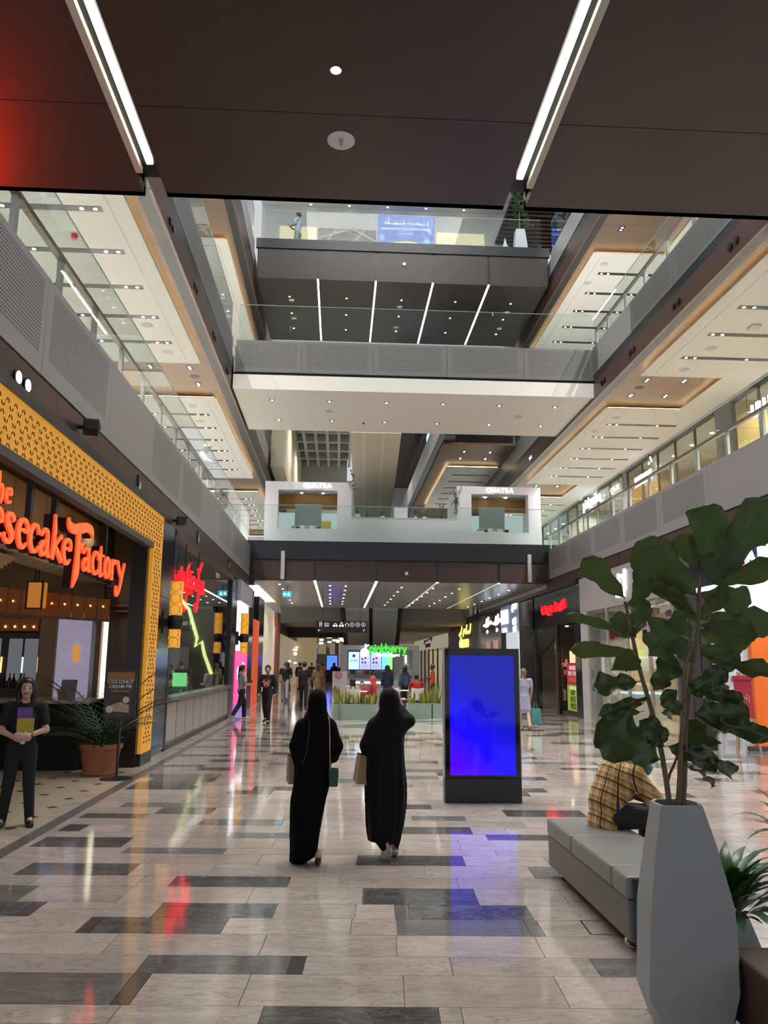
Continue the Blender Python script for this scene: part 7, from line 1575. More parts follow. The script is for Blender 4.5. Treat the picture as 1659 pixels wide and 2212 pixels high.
blob('shoe', [((.08, .16, .035), (.07, .3, .025), .036, .03, (1, 1, .8))], .01, SOLE, Matrix.Translation((VX, VY, 0)), wo2)
blob('hand', [((.13, .15, 1.35), (.09, .15, 1.42), .03, .025, None), ((.09, .15, 1.42), (.06, .14, 1.47), .012, .01, None), ((.1, .15, 1.42), (.08, .15, 1.48), .012, .01, None), ((.11, .15, 1.42), (.1, .15, 1.48), .011, .009, None)], .01, sk, Matrix.Translation((VX, VY, 0)), wo2)
paper_bag(VX-.235, VY+.08, .66, .13, .28, .25, .12, 'brown paper bag with folded top carried by the right robed woman', .12)

# ---- man sitting on the bench
PLAID = bpy.data.materials.new('yellow_plaid'); N, L, B = nodes_of(PLAID); MATS['yellow_plaid'] = PLAID
uvn = N.new('ShaderNodeAttribute'); uvn.attribute_name = 'cloth'; sx_ = N.new('ShaderNodeSeparateXYZ'); L.new(uvn.outputs['Vector'], sx_.inputs[0])
def band_(src, period, width, off=0):
    a = N.new('ShaderNodeMath'); a.operation = 'MULTIPLY_ADD'; a.inputs[1].default_value = 1/period; a.inputs[2].default_value = off; L.new(src, a.inputs[0]); f = N.new('ShaderNodeMath'); f.operation = 'FRACT'; L.new(a.outputs[0], f.inputs[0]); c = N.new('ShaderNodeMath'); c.operation = 'LESS_THAN'; c.inputs[1].default_value = width; L.new(f.outputs[0], c.inputs[0]); return c.outputs[0]
def mixc(fac, a, b, amt=1.0):
    mx = N.new('ShaderNodeMix'); mx.data_type = 'RGBA'; g = N.new('ShaderNodeMath'); g.operation = 'MULTIPLY'; g.inputs[1].default_value = amt; L.new(fac, g.inputs[0]); L.new(g.outputs[0], mx.inputs[0])
    if isinstance(a, tuple): mx.inputs[6].default_value = a
    else: L.new(a, mx.inputs[6])
    mx.inputs[7].default_value = b; return mx.outputs[2]
c = mixc(band_(sx_.outputs[0], .044, .5, .1), (.52, .27, .035, 1), (.62, .55, .36, 1), .75); c = mixc(band_(sx_.outputs[1], .05, .5, .3), c, (.42, .13, .015, 1), .5); c = mixc(band_(sx_.outputs[1], .10, .16), c, (.65, .58, .45, 1), .6); c = mixc(band_(sx_.outputs[0], .088, .12), c, (.012, .012, .02, 1), .93); c = mixc(band_(sx_.outputs[1], .10, .11, .5), c, (.012, .012, .02, 1), .88)
L.new(c, B.inputs['Base Color']); B.inputs['Roughness'].default_value = .9
def seated_man():
    M = Matrix.Translation((2.17, 6.68, .0)) @ Matrix.Rotation(math.radians(-78), 4, 'Z')    # local +y = where he faces
    sk = SKIN['brown']
    P = dict(pelvis=(0, .02, .56), waist=(0, .03, .67), chest=(0, .13, .82), neckb=(0, .235, .925), head=(0, .335, .985))
    A = {k: np.array(v) for k, v in P.items()}; hd = A['head']
    for sd, sg in (('L', -1), ('R', 1)):
        A['sh'+sd] = np.array((sg*.17, .19, .88)); A['el'+sd] = np.array((sg*.21, .33, .69)); A['wr'+sd] = np.array((sg*.10, .50, .62)); A['ha'+sd] = np.array((sg*.05, .55, .57)); A['hip'+sd] = np.array((sg*.09, .06, .55)); A['kn'+sd] = np.array((sg*.13, .48, .52)); A['an'+sd] = np.array((sg*.12, .45, .09)); A['to'+sd] = np.array((sg*.13, .60, .03))
    fl = (1, .72, 1)
    B_ = [(A['pelvis'], A['waist'], .14, .125, fl), (A['waist'], A['chest'], .125, .145, None), (A['chest'], A['neckb'], .13, .07, None), (A['shL'], A['shR'], .055, .055, None), (A['neckb'], hd-np.array((0, .03, .03)), .056, .054, None), (hd+np.array((0, -.02, .025)), hd+np.array((0, -.02, .025)), .098, .098, (.86, 1.05, 1.05)), (hd+np.array((0, .04, -.03)), hd+np.array((0, .06, -.075)), .07, .042, None), (hd+np.array((0, .09, -.02)), hd+np.array((0, .105, -.05)), .011, .016, None)]
    for e in (-1, 1): B_.append((hd+np.array((e*.084, -.01, .0)), hd+np.array((e*.09, -.02, -.035)), .02, .014, None))
    for sd in 'LR':
        B_ += [(A['sh'+sd], A['el'+sd], .05, .04, None), (A['el'+sd], A['wr'+sd], .04, .028, None), (A['wr'+sd], A['ha'+sd], .034, .03, None), (A['hip'+sd], A['kn'+sd], .08, .056, None), (A['kn'+sd], A['an'+sd], .055, .036, None), (A['an'+sd], A['to'+sd], .038, .03, None)]
        for i in range(4): q = A['ha'+sd]+np.array(((-.03+.02*i), 0, 0)); B_.append((q, q+np.array((0, .03, -.05)), .0095, .008, None))
        B_.append((A['wr'+sd], A['wr'+sd]+np.array((-.02 if sd == 'R' else .02, .06, .0)), .012, .009, None))
    body = blob('person', B_, .013, sk, M, k=.022); tag(body, 'man in a yellow plaid shirt sitting hunched on the grey bench', 'person')
    T = [(A['pelvis']+np.array((0, -.01, -.06)), A['waist'], .165, .155, (1, .8, 1)), (A['waist'], A['chest'], .155, .170, (1, .85, 1)), (A['chest'], A['neckb']-np.array((0, .01, .02)), .160, .09, None), (A['shL'], A['shR'], .075, .075, None)]
    for sd in 'LR': T += [(A['sh'+sd], A['el'+sd], .078, .066, None), (A['el'+sd], A['el'+sd]+(A['wr'+sd]-A['el'+sd])*.15, .066, .06, None)]
    def wr(P): return .006*np.sin(P[:, 2]*38+P[:, 1]*20)*np.clip((.9-P[:, 2])*2, 0, 1)
    f0 = union(T, .035); lo, hi = bounds(T, .04); V, Q = net(lambda P: np.maximum(f0(P)+wr(P), .43-P[:, 2]), lo, hi, .012)
    me = bpy.data.meshes.new('shirt'); me.from_pydata([tuple(v) for v in V], [], [tuple(map(int, q)) for q in Q]); me.update()
    at = me.attributes.new('cloth', 'FLOAT_VECTOR', 'POINT')                       # cloth coordinates wrap the body: around / along the back
    th = np.arctan2(V[:, 0], -(V[:, 1]-.12)); along = V[:, 2]*.9+V[:, 1]*.45
    cv = np.stack([V[:, 0]*.55+th*.085, along, V[:, 2]], 1); at.data.foreach_set('vector', cv.astype(np.float32).ravel())
    me.transform(M); obj('shirt', me, PLAID, body, smooth=True)
    blob('shirt_collar', [(A['neckb']+np.array((0, -.01, .01)), A['neckb']+np.array((0, .02, .045)), .085, .075, None)], .012, mat('collar_yellow', (.50, .36, .13), .9), M, body, clip=[lambda P: -(rc(P, A['neckb'], hd, .066, .06))])
    LG = [(A['pelvis']+np.array((0, 0, -.04)), A['pelvis']+np.array((0, .03, -.04)), .135, .135, None)]
    for sd in 'LR': LG += [(A['hip'+sd], A['kn'+sd], .098, .078, None), (A['kn'+sd], A['an'+sd], .075, .062, None)]
    blob('trousers', LG, .014, mat('charcoal_trouser', (.018, .018, .024), .8), M, body, clip=[lambda P: np.where(P[:, 1] < .3, .455-P[:, 2], -1)])
    for sd in 'LR': blob('shoe', [(A['an'+sd]+np.array((0, -.03, -.045)), A['to'+sd]+np.array((0, .03, 0)), .046, .04, None)], .013, mat('white_trainer', (.7, .66, .6), .6), M, body)
    hp = hd+np.array((0, -.03, .03)); blob('hair', [(hp, hp, .112, .112, (.9, 1.02, 1.02)), (hp+np.array((0, -.04, -.05)), hp+np.array((0, -.05, -.07)), .075, .06, None)], .011, HAIR, M, body, clip=[lambda P: (P[:, 1]-hp[1]-.05)-.9*(P[:, 2]-hp[2]+.0)])
    b = MB(); gl = [(-.085, -.01, .005), (-.08, .085, .0), (-.03, .115, -.008), (.03, .115, -.008), (.08, .085, 0), (.085, -.01, .005)]; b.tube([M @ Vector(hd+np.array(q)) for q in gl], .0045, 6)
    for e in (-1, 1): b.tube([M @ Vector(hd+np.array((e*.04+.028*math.cos(a), .112, -.02+.02*math.sin(a)))) for a in np.linspace(0, 2*PI, 13)], .003, 5, False)
    b.build('glasses', BLACKMET, body)
    blob('face_mask', [(hd+np.array((0, .085, -.075)), hd+np.array((0, .075, -.10)), .048, .04, (1.2, .8, 1))], .01, mat('mask_blue', (.10, .32, .55), .8), M, body)
    b = MB()
    for e in (-1, 1): b.tube([M @ Vector(hd+np.array(q)) for q in ((e*.088, -.01, -.01), (e*.075, .05, -.045), (e*.05, .09, -.075))], .002, 5)
    b.build('mask_loop', mat('white_plastic'), body)
seated_man()

# ---- walkers and shoppers further off
BK = (.008, .008, .009); 
p_, J, M, s = person('woman in a black sweatshirt with a pink bear print walking towards us', (-2.05, 23.9, 0), math.radians(172), 1.62, walk=.5, hair='tail', res=.02, gender=1, top=(BK, 'long'), bottom=(BK, 'slim'), shoe=(.01, .01, .01), arms=None)
b = MB(); disc_prism(b, 0, 0, .085, .02, 16); disc_prism(b, -.075, .07, .04, .02, 12); disc_prism(b, .075, .07, .04, .02, 12); me = b.mesh('bear_print'); me.transform(M @ Matrix.Translation((0, .150, 1.10)) @ Matrix.Rotation(math.radians(90), 4, 'X') @ Matrix.Rotation(PI, 4, 'Y')); obj('bear_print', me, mat('print_pink', (.55, .28, .24), .8), p_)
b = MB(); disc_prism(b, 0, -.04, .035, .024, 12); me = b.mesh('bear_nose'); me.transform(M @ Matrix.Translation((0, .152, 1.10)) @ Matrix.Rotation(math.radians(90), 4, 'X') @ Matrix.Rotation(PI, 4, 'Y')); obj('bear_nose', me, mat('print_red', (.45, .02, .04), .8), p_)
for q in (-.07, 0, .07):
    b = MB(); b.box(q-.028, q+.028, .135, .155, 1.2, 1.25); me = b.mesh('print_letter'); me.transform(M); obj('print_letter', me, MATS['print_red'], p_)
p_, J, M, s = person('woman in a pale grey top and wide black trousers looking at her phone', (-2.98, 25.5, 0), math.radians(-60), 1.62, walk=.6, hair='tail', skin='tan', res=.02, gender=1, top=((.42, .40, .40), 'short'), bottom=(BK, 'trousers'), shoe=(.5, .5, .55), arms=dict(elR=(.23, .03, 1.13), wrR=(.12, .24, 1.12), haR=(.08, .29, 1.15), elL=(-.23, .03, 1.13), wrL=(-.1, .24, 1.12), haL=(-.04, .29, 1.15)))
o = MB().cbox(M @ Vector((.02*s, .32*s, 1.2*s)), (.075, .012, .15), rz=math.radians(-60), rx=-.5).build('phone', BLACKMET); tag(o, 'phone in the hands of the woman in the pale top', 'phone')
person('man in a black T-shirt and pale grey trousers walking away', (-2.39, 36.9, 0), 0.1, 1.72, walk=.5, top=(BK, 'short'), bottom=((.30, .30, .31), 'trousers'), hairm=mat('hair_grey', (.14, .13, .12), .5))
person('slim man all in black walking away down the middle', (-1.25, 30.0, 0), 0.0, 1.74, walk=.7, top=(BK, 'short'), bottom=(BK, 'slim'), skin='tan')
p_, J, M, s = person('woman in a short blue-white speckled dress walking away behind the totem', (5.0, 21.7, 0), 0.05, 1.6, walk=.35, hair='tail', hairm=HAIRB, skin='light', gender=1, res=.02, top=(mat('speckled_dress', (.35, .33, .48), .85, noise=.7, nscale=60), 'short'), bottom=(mat('speckled_dress'), 'dress'), shoe=(.25, .13, .08))
t = thing('shopping_bag', 'turquoise paper shopping bag carried by the woman in the speckled dress', 'bag', (5.32, 21.75, .2)); pbox('bag_body', mat('turquoise_bag', (.07, .30, .29), .6), 5.20, 5.44, 21.68, 21.82, .17, .56, t)
for sg in (0, 1): MB().tube([(5.26, 21.70+sg*.1, .56), (5.29, 21.74+sg*.02, .7), (5.35, 21.74+sg*.02, .7), (5.38, 21.70+sg*.1, .56)], .005, 5).build('handle', MATS['turquoise_bag'], t)
person('woman in a long beige patterned robe far down the middle', (-1.0, 40, 0), 0, 1.62, hair='long', hairm=mat('hair_dark_brown', (.05, .03, .02), .5), gender=1, top=(mat('leopard_cloth', (.20, .13, .07), .85, noise=.6, nscale=30), 'long'), bottom=(mat('leopard_cloth'), 'robe'))
# by the yogurt stand
person('shopper in a navy top standing at the yogurt stand', (2.0, 33, 0), .1, 1.62, top=((.012, .018, .06), 'long'), bottom=((.02, .02, .03), 'trousers'), hair='long')
person('long-haired woman in a denim jacket at the yogurt stand', (2.72, 33.2, 0), .5, 1.58, gender=1, top=((.05, .09, .14), 'long'), bottom=(BK, 'trousers'), hair='long')
person('yogurt seller in pale blue with a white cap behind the counter', (1.86, 37.25, 0), PI, 1.62, top=((.28, .45, .60), 'short'), hair='cap', hairm=mat('cap_white', (.7, .68, .62), .7), hide_legs=True)
person('yogurt seller in a pink-white shirt with a white cap, at the right of the stand', (3.12, 37.3, 0), PI, 1.7, skin='brown', top=((.6, .48, .48), 'short'), hair='cap', hairm=mat('cap_white'), hide_legs=True)
person('man in an orange-red shirt standing at the cream shop window', (3.85, 33, 0), math.radians(80), 1.68, skin='brown', top=((.50, .06, .015), 'long'), bottom=((.03, .02, .02), 'trousers'), arms=dict(elR=(.23, .05, 1.15), wrR=(.12, .22, 1.2), haR=(.08, .28, 1.22)))
SIT = dict(hipL=(-.09, 0, .52), hipR=(.09, 0, .52), pelvis=(0, 0, .54), waist=(0, 0, .68), chest=(0, .02, .87), neckb=(0, .02, 1.02), head=(0, .05, 1.20), shL=(-.18, .02, .99), shR=(.18, .02, .99), elL=(-.23, .08, .76), elR=(.23, .08, .76), wrL=(-.16, .27, .70), wrR=(.16, .27, .70), haL=(-.13, .34, .72), haR=(.13, .34, .72), knL=(-.12, .42, .48), knR=(.12, .42, .48), anL=(-.12, .40, .085), anR=(.12, .40, .085), toL=(-.13, .54, .03), toR=(.13, .54, .03))
person('man in a red shirt sitting at a cafe table with his back to us', (2.85, 29.45, 0), .1, 1.78, skin='brown', top=((.35, .012, .012), 'short'), bottom=((.03, .03, .04), 'trousers'), arms=SIT)
person('woman in a red headscarf sitting at the cafe table', (1.25, 28.4, 0), math.radians(65), 1.66, gender=1, top=((.30, .015, .02), 'long'), bottom=(BK, 'trousers'), hair='scarf', hairm=mat('scarf_red', (.42, .035, .03), .8), arms=SIT)
person('child in a red top sitting beside the woman in the red headscarf', (.88, 29.8, 0), PI, 1.42, top=((.40, .03, .03), 'short'), arms=SIT)
person('dark-haired person in a cream top sitting behind the left planter', (.5, 27.75, 0), .2, 1.6, gender=1, top=((.5, .42, .33), 'short'), hair='long', arms=SIT)
# crowd in the distance
crowd = [(-2.85, 46, .2, 'dark-clad woman far left beside the terracotta wall', (.02, .01, .01), 'robe', 'scarf'), (-2.35, 50, 0, 'tall dark-haired man far down the left side', (.02, .02, .02), 'trousers', 'short'), (-1.8, 55, 3, 'person in dark top in the far crowd, left of centre', (.03, .03, .04), 'trousers', 'short'), (-1.2, 62, 0, 'person with an orange top in the far crowd', (.4, .12, .05), 'trousers', 'long'), (-.3, 58, 0, 'person in dark blue before the blue screen', (.01, .015, .05), 'robe', 'scarf'), (-1.6, 72, 3, 'small distant figure in white', (.5, .5, .5), 'trousers', 'short'), (-.7, 78, 0, 'small distant figure in black near the mall end', (.02, .02, .02), 'robe', 'scarf'), (.25, 50, 0, 'dark figure with a hood behind the beige-robed woman', (.015, .012, .012), 'robe', 'scarf'), (-1.5, 64, 3.1, 'distant person in grey on the far left', (.2, .2, .2), 'trousers', 'long')]
for x, y, rz, lab, c, k_, h_ in crowd: person(lab, (x, y, 0), rz, 1.68, walk=.3 if k_ == 'trousers' else 0, res=.04, top=(c, 'long'), bottom=(c, k_), hair=h_)
# upstairs
p_, J, M, s = person('man in a white robe and cap leaning on the left gallery railing', (-4.08, 22.6, 6.2), math.radians(-90), 1.75, skin='brown', res=.022, top=((.62, .60, .58), 'long'), bottom=((.62, .60, .58), 'robe'), hair='cap', hairm=mat('white_skullcap', (.65, .63, .6), .8), arms=dict(elL=(-.23, .2, 1.2), wrL=(-.16, .42, 1.13), haL=(-.13, .5, 1.15), elR=(.23, .2, 1.2), wrR=(.16, .42, 1.13), haR=(.13, .5, 1.15), chest=(0, .05, 1.29), neckb=(0, .1, 1.43), head=(0, .16, 1.61), shL=(-.18, .07, 1.41), shR=(.18, .07, 1.41)))
p_, J, M, s = person('man in a pale blue T-shirt standing on the top bridge looking at his phone', (-1.85, 28.3, 17.0), math.radians(70), 1.82, res=.022, top=((.45, .50, .58), 'short'), bottom=((.35, .32, .28), 'trousers'), shoe=(.2, .2, .2), arms=dict(elL=(-.23, .08, 1.16), wrL=(-.1, .27, 1.22), haL=(-.05, .32, 1.25), elR=(.23, .08, 1.16), wrR=(.1, .27, 1.22), haR=(.05, .32, 1.25)))
o = MB().cbox(M @ Vector((0, .36*s, 1.3*s)), (.09, .015, .16), rz=math.radians(70), rx=-.5).build('phone', BLACKMET); tag(o, 'phone in the hands of the man on the top bridge', 'phone')
person('person in pale blue sitting low on the top bridge near the planter', (5.75, 29.6, 17.0), math.radians(90), 1.7, res=.03, top=((.45, .5, .56), 'short'), bottom=((.2, .2, .22), 'trousers'), arms=SIT)
# mannequin in the lingerie window
mb_, J, M, s = person('headless mannequin in dark lingerie and a red robe in the shop window', (8.75, 30.7, .35), math.radians(150), 1.7, skin='light', hair='none', res=.026, gender=1, top=((.03, .02, .02), 'none'), bottom=((.03, .02, .02), 'shorts'), name='mannequin', cat='mannequin', shoe=(.3, .2, .15))
pbox('mannequin_plinth', DGL, 8.45, 9.05, 30.4, 31.0, .0, .38, mb_)
for sg in (-1, 1): blob('red_robe', [((sg*.19, -.03, 1.4), (sg*.25, -.05, 1.1), .07, .07, None), ((sg*.25, -.05, 1.1), (sg*.24, .02, .9), .07, .08, None), ((sg*.2, -.1, 1.35), (sg*.2, -.1, .6), .06, .08, None)], .026, mat('red_robe', (.40, .02, .02), .6), M, mb_)
# ================================================================ tall faceted planter with a fiddle-leaf fig
PG_ = mat('matte_grey_planter', (.33, .345, .355), .55, noise=.04, nscale=5, bump=.05, bscale=80)
PYC = 4.15
t = thing('faceted_floor_planter', 'tall matte grey faceted planter in the right foreground', 'planter', (1.72, PYC, 0))
rings = [(0.0, [(1.60, -.13), (1.84, -.15), (1.93, -.02), (1.86, .16), (1.66, .17), (1.57, .02)]), (.22, [(1.475, -.16), (1.905, -.17), (1.985, -.03), (1.93, .2), (1.60, .22), (1.49, .04)]), (.60, [(1.515, -.14), (1.915, -.16), (1.975, .0), (1.90, .2), (1.62, .2), (1.52, .06)]), (.86, [(1.56, -.12), (1.86, -.14), (1.915, .0), (1.87, .16), (1.65, .16), (1.565, .05)]), (1.065, [(1.605, -.10), (1.81, -.11), (1.845, .0), (1.82, .11), (1.65, .11), (1.60, .03)])]
b = MB(); vs = []; fs = []
for z, R6 in rings: vs += [(x, PYC+y, z+(.012*math.sin(5*x+3*y) if 0 < z < 1 else 0)) for x, y in R6]
for i in range(4):
    for k in range(6):
        a, c_, d, e_ = i*6+k, i*6+(k+1) % 6, (i+1)*6+(k+1) % 6, (i+1)*6+k
        fs += [(a, c_, d), (a, d, e_)] if (i+k) % 2 else [(a, c_, e_), (c_, d, e_)]
n0 = len(vs); cx_, cy_ = 1.722, PYC
vs += [(cx_+(x-cx_)*.86, PYC+y*.86, 1.065) for x, y in rings[-1][1]]; vs += [(cx_+(x-cx_)*.86, PYC+y*.86, .98) for x, y in rings[-1][1]]
for k in range(6): fs += [(24+k, 24+(k+1) % 6, n0+(k+1) % 6, n0+k), (n0+k, n0+(k+1) % 6, n0+6+(k+1) % 6, n0+6+k)]
fs += [tuple(range(5, -1, -1))]
b.add(vs, fs).build('faceted_shell', PG_, t)
MB().poly([(cx_+(x-cx_)*.86, PYC+y*.86, .97) for x, y in rings[-1][1]], (0, 0, .03)).build('soil', SOIL, t)
# leaf: obovate with wavy rim, veins in the material, glossy dark top and matte olive underside
LEAFM = bpy.data.materials.new('fig_leaf'); N, L, B = nodes_of(LEAFM)
tc = N.new('ShaderNodeTexCoord'); se = N.new('ShaderNodeSeparateXYZ'); L.new(tc.outputs['Object'], se.inputs[0])
def mth(op, a, b=None):
    n = N.new('ShaderNodeMath'); n.operation = op
    for i, k in enumerate((a, b)):
        if k is None: continue
        if isinstance(k, (int, float)): n.inputs[i].default_value = k
        else: L.new(k, n.inputs[i])
    return n.outputs[0]
ax_ = mth('ABSOLUTE', se.outputs[0]); rib = mth('LESS_THAN', ax_, .016)
sv = mth('LESS_THAN', mth('FRACT', mth('MULTIPLY', mth('SUBTRACT', se.outputs[1], mth('MULTIPLY', ax_, .7)), 5.2)), .045); vein = mth('MAXIMUM', rib, sv)
nz = N.new('ShaderNodeTexNoise'); nz.inputs['Scale'].default_value = 3; L.new(tc.outputs['Object'], nz.inputs[0])
def mixn(f, a, b):
    mx = N.new('ShaderNodeMix'); mx.data_type = 'RGBA'; L.new(f, mx.inputs[0])
    for i, k in ((6, a), (7, b)):
        if isinstance(k, tuple): mx.inputs[i].default_value = k
        else: L.new(k, mx.inputs[i])
    return mx.outputs[2]
oi = N.new('ShaderNodeObjectInfo')
topc = mixn(vein, mixn(nz.outputs[0], (.009, .022, .010, 1), (.016, .038, .016, 1)), (.035, .06, .03, 1)); undc = mixn(vein, mixn(oi.outputs['Random'], (.062, .078, .014, 1), (.058, .10, .042, 1)), (.040, .060, .020, 1))
ge = N.new('ShaderNodeNewGeometry'); cc = mixn(ge.outputs['Backfacing'], topc, undc); L.new(cc, B.inputs['Base Color'])
mr = N.new('ShaderNodeMapRange'); mr.inputs[3].default_value = .28; mr.inputs[4].default_value = .6; L.new(ge.outputs['Backfacing'], mr.inputs[0]); L.new(mr.outputs[0], B.inputs['Roughness'])
out_ = [n for n in N if n.type == 'OUTPUT_MATERIAL'][0]; trl = N.new('ShaderNodeBsdfTranslucent'); trl.inputs[0].default_value = (.10, .16, .02, 1); ms = N.new('ShaderNodeMixShader'); ms.inputs[0].default_value = .18; L.new(B.outputs[0], ms.inputs[1]); L.new(trl.outputs[0], ms.inputs[2]); L.new(ms.outputs[0], out_.inputs[0])
PROF = [(0, .012), (.05, .02), (.10, .10), (.2, .25), (.33, .335), (.5, .37), (.65, .46), (.8, .5), (.9, .43), (.96, .28), (1.0, .05)]
PR2 = []
for (y0, w0), (y1, w1_) in zip(PROF[:-1], PROF[1:]): PR2 += [(y0, w0), ((y0+y1)/2, (w0+w1_)/2)]
PR2.append(PROF[-1])
def leaf_mesh(seed, curl):
    r = random.Random(seed); n = 9; vs = []; fs = []; ph = r.uniform(0, 6)
    for i, (y, w) in enumerate(PR2):
        for k in range(n):
            a = (k/(n-1)-.5)*2; w_ = w*(1+.13*math.sin(y*14+ph+2*a)+.05*math.sin(y*31+ph*2-a)); vs.append((a*w_, y, .10*abs(a)*w_*1.2+.085*a*a*math.sin(y*14+ph+(2.3 if a > 0 else 0))+.02*abs(a)*math.sin(y*33)-curl*y*y+.03))
    for i in range(len(PR2)-1):
        for k in range(n-1): fs.append((i*n+k, i*n+k+1, (i+1)*n+k+1, (i+1)*n+k))
    me = MB().add(vs, fs).mesh('leaf'); me.materials.append(LEAFM)
    for p in me.polygons: p.use_smooth = True
    return me
LM = [leaf_mesh(1, .12), leaf_mesh(2, .22), leaf_mesh(3, .05), leaf_mesh(4, .3)]
LEAVES = [(1.93, 2.24, 1.94, 2.55, 0.162, 1), (1.95, 2.18, 2.23, 2.55, 0.183, 0), (1.93, 2.19, 2.1, 2.39, 0.176, 0), (1.96, 2.18, 2.26, 2.25, 0.106, 0), (1.9, 2.1, 1.66, 2.38, 0.19, 1), (1.93, 2.25, 1.83, 2.42, 0.099, 0), (1.88, 2.12, 1.66, 2.25, 0.141, 1), (1.89, 1.97, 1.73, 2.14, 0.077, 2), (1.88, 2.01, 1.62, 2.16, 0.063, 1), (1.92, 2.12, 2.16, 2.09, 0.134, 0), (1.89, 1.97, 2.06, 2.13, 0.077, 2), (1.9, 1.96, 2.27, 1.97, 0.141, 0), (1.89, 1.93, 2.18, 1.9, 0.155, 1), (1.89, 1.85, 2.09, 1.77, 0.099, 0), (1.89, 1.8, 2.21, 1.71, 0.077, 0), (1.89, 1.71, 2.17, 1.53, 0.084, 0), (1.83, 1.6, 2.03, 1.59, 0.07, 1), (1.82, 1.5, 2.06, 1.52, 0.127, 0), (1.84, 1.49, 2.11, 1.41, 0.084, 0), (1.94, 1.47, 2.09, 1.36, 0.056, 0), (1.77, 1.31, 1.93, 1.42, 0.155, 0), (1.67, 1.34, 1.94, 1.27, 0.106, 0), (1.88, 1.28, 2.09, 1.2, 0.07, 0), (1.79, 1.24, 2.0, 1.15, 0.042, 0), (1.51, 2.09, 1.34, 2.29, 0.113, 1), (1.54, 2.04, 1.66, 2.32, 0.12, 0), (1.55, 1.91, 1.64, 2.09, 0.106, 1), (1.54, 1.9, 1.29, 2.01, 0.049, 1), (1.54, 1.81, 1.3, 1.83, 0.077, 0), (1.56, 1.89, 1.5, 1.98, 0.106, 0), (1.58, 1.73, 1.44, 1.78, 0.12, 0), (1.61, 1.8, 1.75, 1.92, 0.183, 0), (1.59, 1.66, 1.39, 1.64, 0.099, 0), (1.6, 1.58, 1.35, 1.52, 0.063, 1), (1.59, 1.51, 1.42, 1.49, 0.042, 1), (1.65, 1.27, 1.38, 1.43, 0.232, 0), (1.6, 1.5, 1.64, 1.37, 0.092, 0), (1.66, 1.34, 1.53, 1.45, 0.077, 1), (1.63, 1.61, 1.78, 1.77, 0.12, 0), (1.84, 1.76, 1.75, 1.87, 0.092, 0), (1.87, 1.89, 1.75, 2.0, 0.092, 0), (1.82, 1.61, 1.94, 1.71, 0.084, 0), (1.77, 1.49, 1.68, 1.6, 0.084, 1), (1.67, 1.51, 1.77, 1.49, 0.049, 1)]
STEMS = [[(1.77, 1.15), (1.8, 1.47), (1.85, 1.73), (1.89, 1.93), (1.91, 2.14), (1.93, 2.21)], [(1.69, 1.15), (1.67, 1.34), (1.63, 1.53), (1.58, 1.73), (1.55, 1.9), (1.52, 2.08)], [(1.73, 1.15), (1.75, 1.34), (1.78, 1.53), (1.8, 1.73), (1.85, 1.86)], [(1.67, 1.15), (1.65, 1.27)], [(1.71, 1.15), (1.76, 1.27), (1.79, 1.37)]]
t = thing('fiddle_leaf_fig', 'tall fiddle-leaf fig with big dark green leaves in the grey planter', 'plant', (1.73, PYC, 1.0))
r = random.Random(12)
BARK = mat('fig_bark', (.16, .115, .075), .7, noise=.35, nscale=25)
for i, st in enumerate(STEMS):
    dy = (0, .03, -.03, -.05, .06)[i]
    pts = [(1.70+(st[0][0]-1.70)*.6, PYC+dy*.4, 1.0)]+[(x, PYC+dy+r.uniform(-.01, .01), z) for x, z in st]; q = [tuple(p) for p in catmull(pts, 3)]; n_ = len(q)
    MB().tube(q, [(.016 if i < 3 else .009)*(1-.45*k/n_) for k in range(n_)], 8).build('stem', BARK, t, smooth=True)
for i, (bx, bz, tx, tz, w, k) in enumerate(LEAVES):
    dyb = r.uniform(-.03, .03); tilt = r.uniform(-.16, .16)
    B0 = Vector((bx, PYC+dyb, bz)); T0 = Vector((tx, PYC+dyb+tilt, tz)); yv = T0-B0; Ln = yv.length; yv.normalize()
    view = (Vector((0, 0, 1.75))-B0).normalized()
    edge = {0: .35, 1: .2, 2: .5}[k]
    zv = (view if B0.z < 1.72 else -view)+Vector((r.uniform(-edge, edge), 0, r.uniform(-.1, .5)*(1 if B0.z < 1.9 else .6)))
    zv = (zv-yv*zv.dot(yv)).normalized(); xv = yv.cross(zv)
    o = bpy.data.objects.new('leaf', LM[i % 4]); COL.objects.link(o)
    Mx = Matrix((xv*w*1.24, yv*Ln*1.12, zv*Ln*.85)).transposed().to_4x4(); Mx.translation = B0
    o.matrix_basis = Mx; o.parent = t; o.matrix_parent_inverse = wloc(t).inverted()
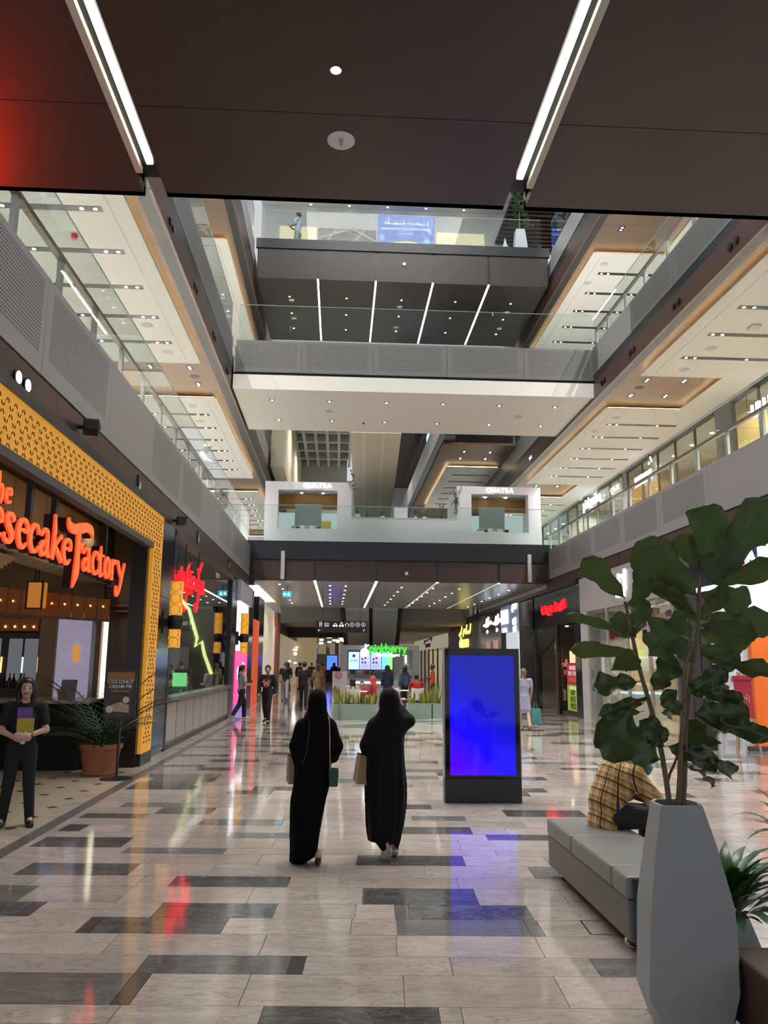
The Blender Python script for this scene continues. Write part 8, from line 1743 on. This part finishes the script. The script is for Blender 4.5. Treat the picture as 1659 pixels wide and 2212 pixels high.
# ================================================================ low planter with a peace lily, leather cube
t = thing('low_faceted_planter', 'low grey faceted planter behind the tall one, holding a leafy plant', 'planter', (2.16, 4.62, 0))
vs = []; fs = []
for z, rr in ((0, .13), (.22, .19), (.40, .12)): vs += [(2.165+rr*math.cos(a+.3), 4.62+rr*math.sin(a+.3), z) for a in np.linspace(0, 2*PI, 7)[:-1]]
for i in range(2):
    for k in range(6): fs += [(i*6+k, i*6+(k+1) % 6, (i+1)*6+(k+1) % 6, (i+1)*6+k)]
fs += [tuple(range(5, -1, -1))]; MB().add(vs, fs).build('faceted_shell', PG_, t); MB().lathe([(.001, 0), (.115, 0), (.115, .02), (.001, .02)], 6, (2.165, 4.62, .37)).build('soil', SOIL, t)
LILM = mat('lily_leaf', (.035, .10, .028), .3, noise=.3, nscale=6)
def lance(seed):
    vs = []; fs = []; n = 3; P = [(0, .01), (.25, .015), (.4, .10), (.6, .16), (.8, .11), (.93, .04), (1, .003)]
    for i, (y, w) in enumerate(P):
        for k in (-1, 0, 1): vs.append((k*w, y, .05*abs(k)*w*3+.5*y-.62*y*y*y))
    for i in range(len(P)-1):
        for k in range(2): fs.append((i*3+k, i*3+k+1, (i+1)*3+k+1, (i+1)*3+k))
    me = MB().add(vs, fs).mesh('lily_leaf'); me.materials.append(LILM)
    for p in me.polygons: p.use_smooth = True
    return me
LN = lance(0)
def lily(cx, cy, z, n, hmin, hmax, seed, lab):
    t = thing('peace_lily', lab, 'plant', (cx, cy, z)); r = random.Random(seed)
    for i in range(n):
        a = r.uniform(0, 2*PI); L_ = r.uniform(hmin, hmax); up = r.uniform(.2, 1.9)
        d = Vector((math.cos(a), math.sin(a), up)).normalized(); zv = (Vector((0, 0, 1))-d*d.z).normalized(); xv = d.cross(zv)
        o = bpy.data.objects.new('leaf', LN); COL.objects.link(o); Mx = Matrix((xv*L_*.52, d*L_, zv*L_*r.uniform(.5, 1.0))).transposed().to_4x4(); Mx.translation = (cx+.04*math.cos(a), cy+.04*math.sin(a), z); o.matrix_basis = Mx; o.parent = t; o.matrix_parent_inverse = wloc(t).inverted()
lily(2.17, 4.62, .36, 95, .26, .50, 3, 'bushy peace lily with arching leaves in the low grey planter')
lily(2.93, 5.15, .62, 26, .25, .46, 8, 'leafy plant whose leaf tips reach in at the right edge')
tt = thing('edge_planter', 'grey planter just outside the right edge of the picture', 'planter', (2.93, 5.15, 0)); MB().lathe([(.15, 0), (.2, .35), (.15, .62), (.001, .62)], 6, (2.93, 5.15, 0)).build('faceted_shell', PG_, tt)
t = thing('leather_cube_seat', 'brown leather seat corner at the lower right edge', 'seat', (2.25, 3.9, 0)); MB().box(1.945, 2.5, 3.62, 4.2, .06, .37).build('cushion', mat('brown_seat_leather', (.085, .055, .04), .5, noise=.1, nscale=12), t, bevel=.02)
for x in (2.0, 2.44):
    for y in (3.68, 4.14): MB().box(x-.02, x+.02, y-.02, y+.02, 0, .07).build('leg', BLACKMET, t)
t = tag(MB().box(2.02, 2.06, 4.36, 4.52, .0, .2).build('floor_light_box', emat('blue_floor_light', (.25, .35, 1), 2.0), bevel=.005), 'small blue-white floor light glinting behind the planters', 'light')
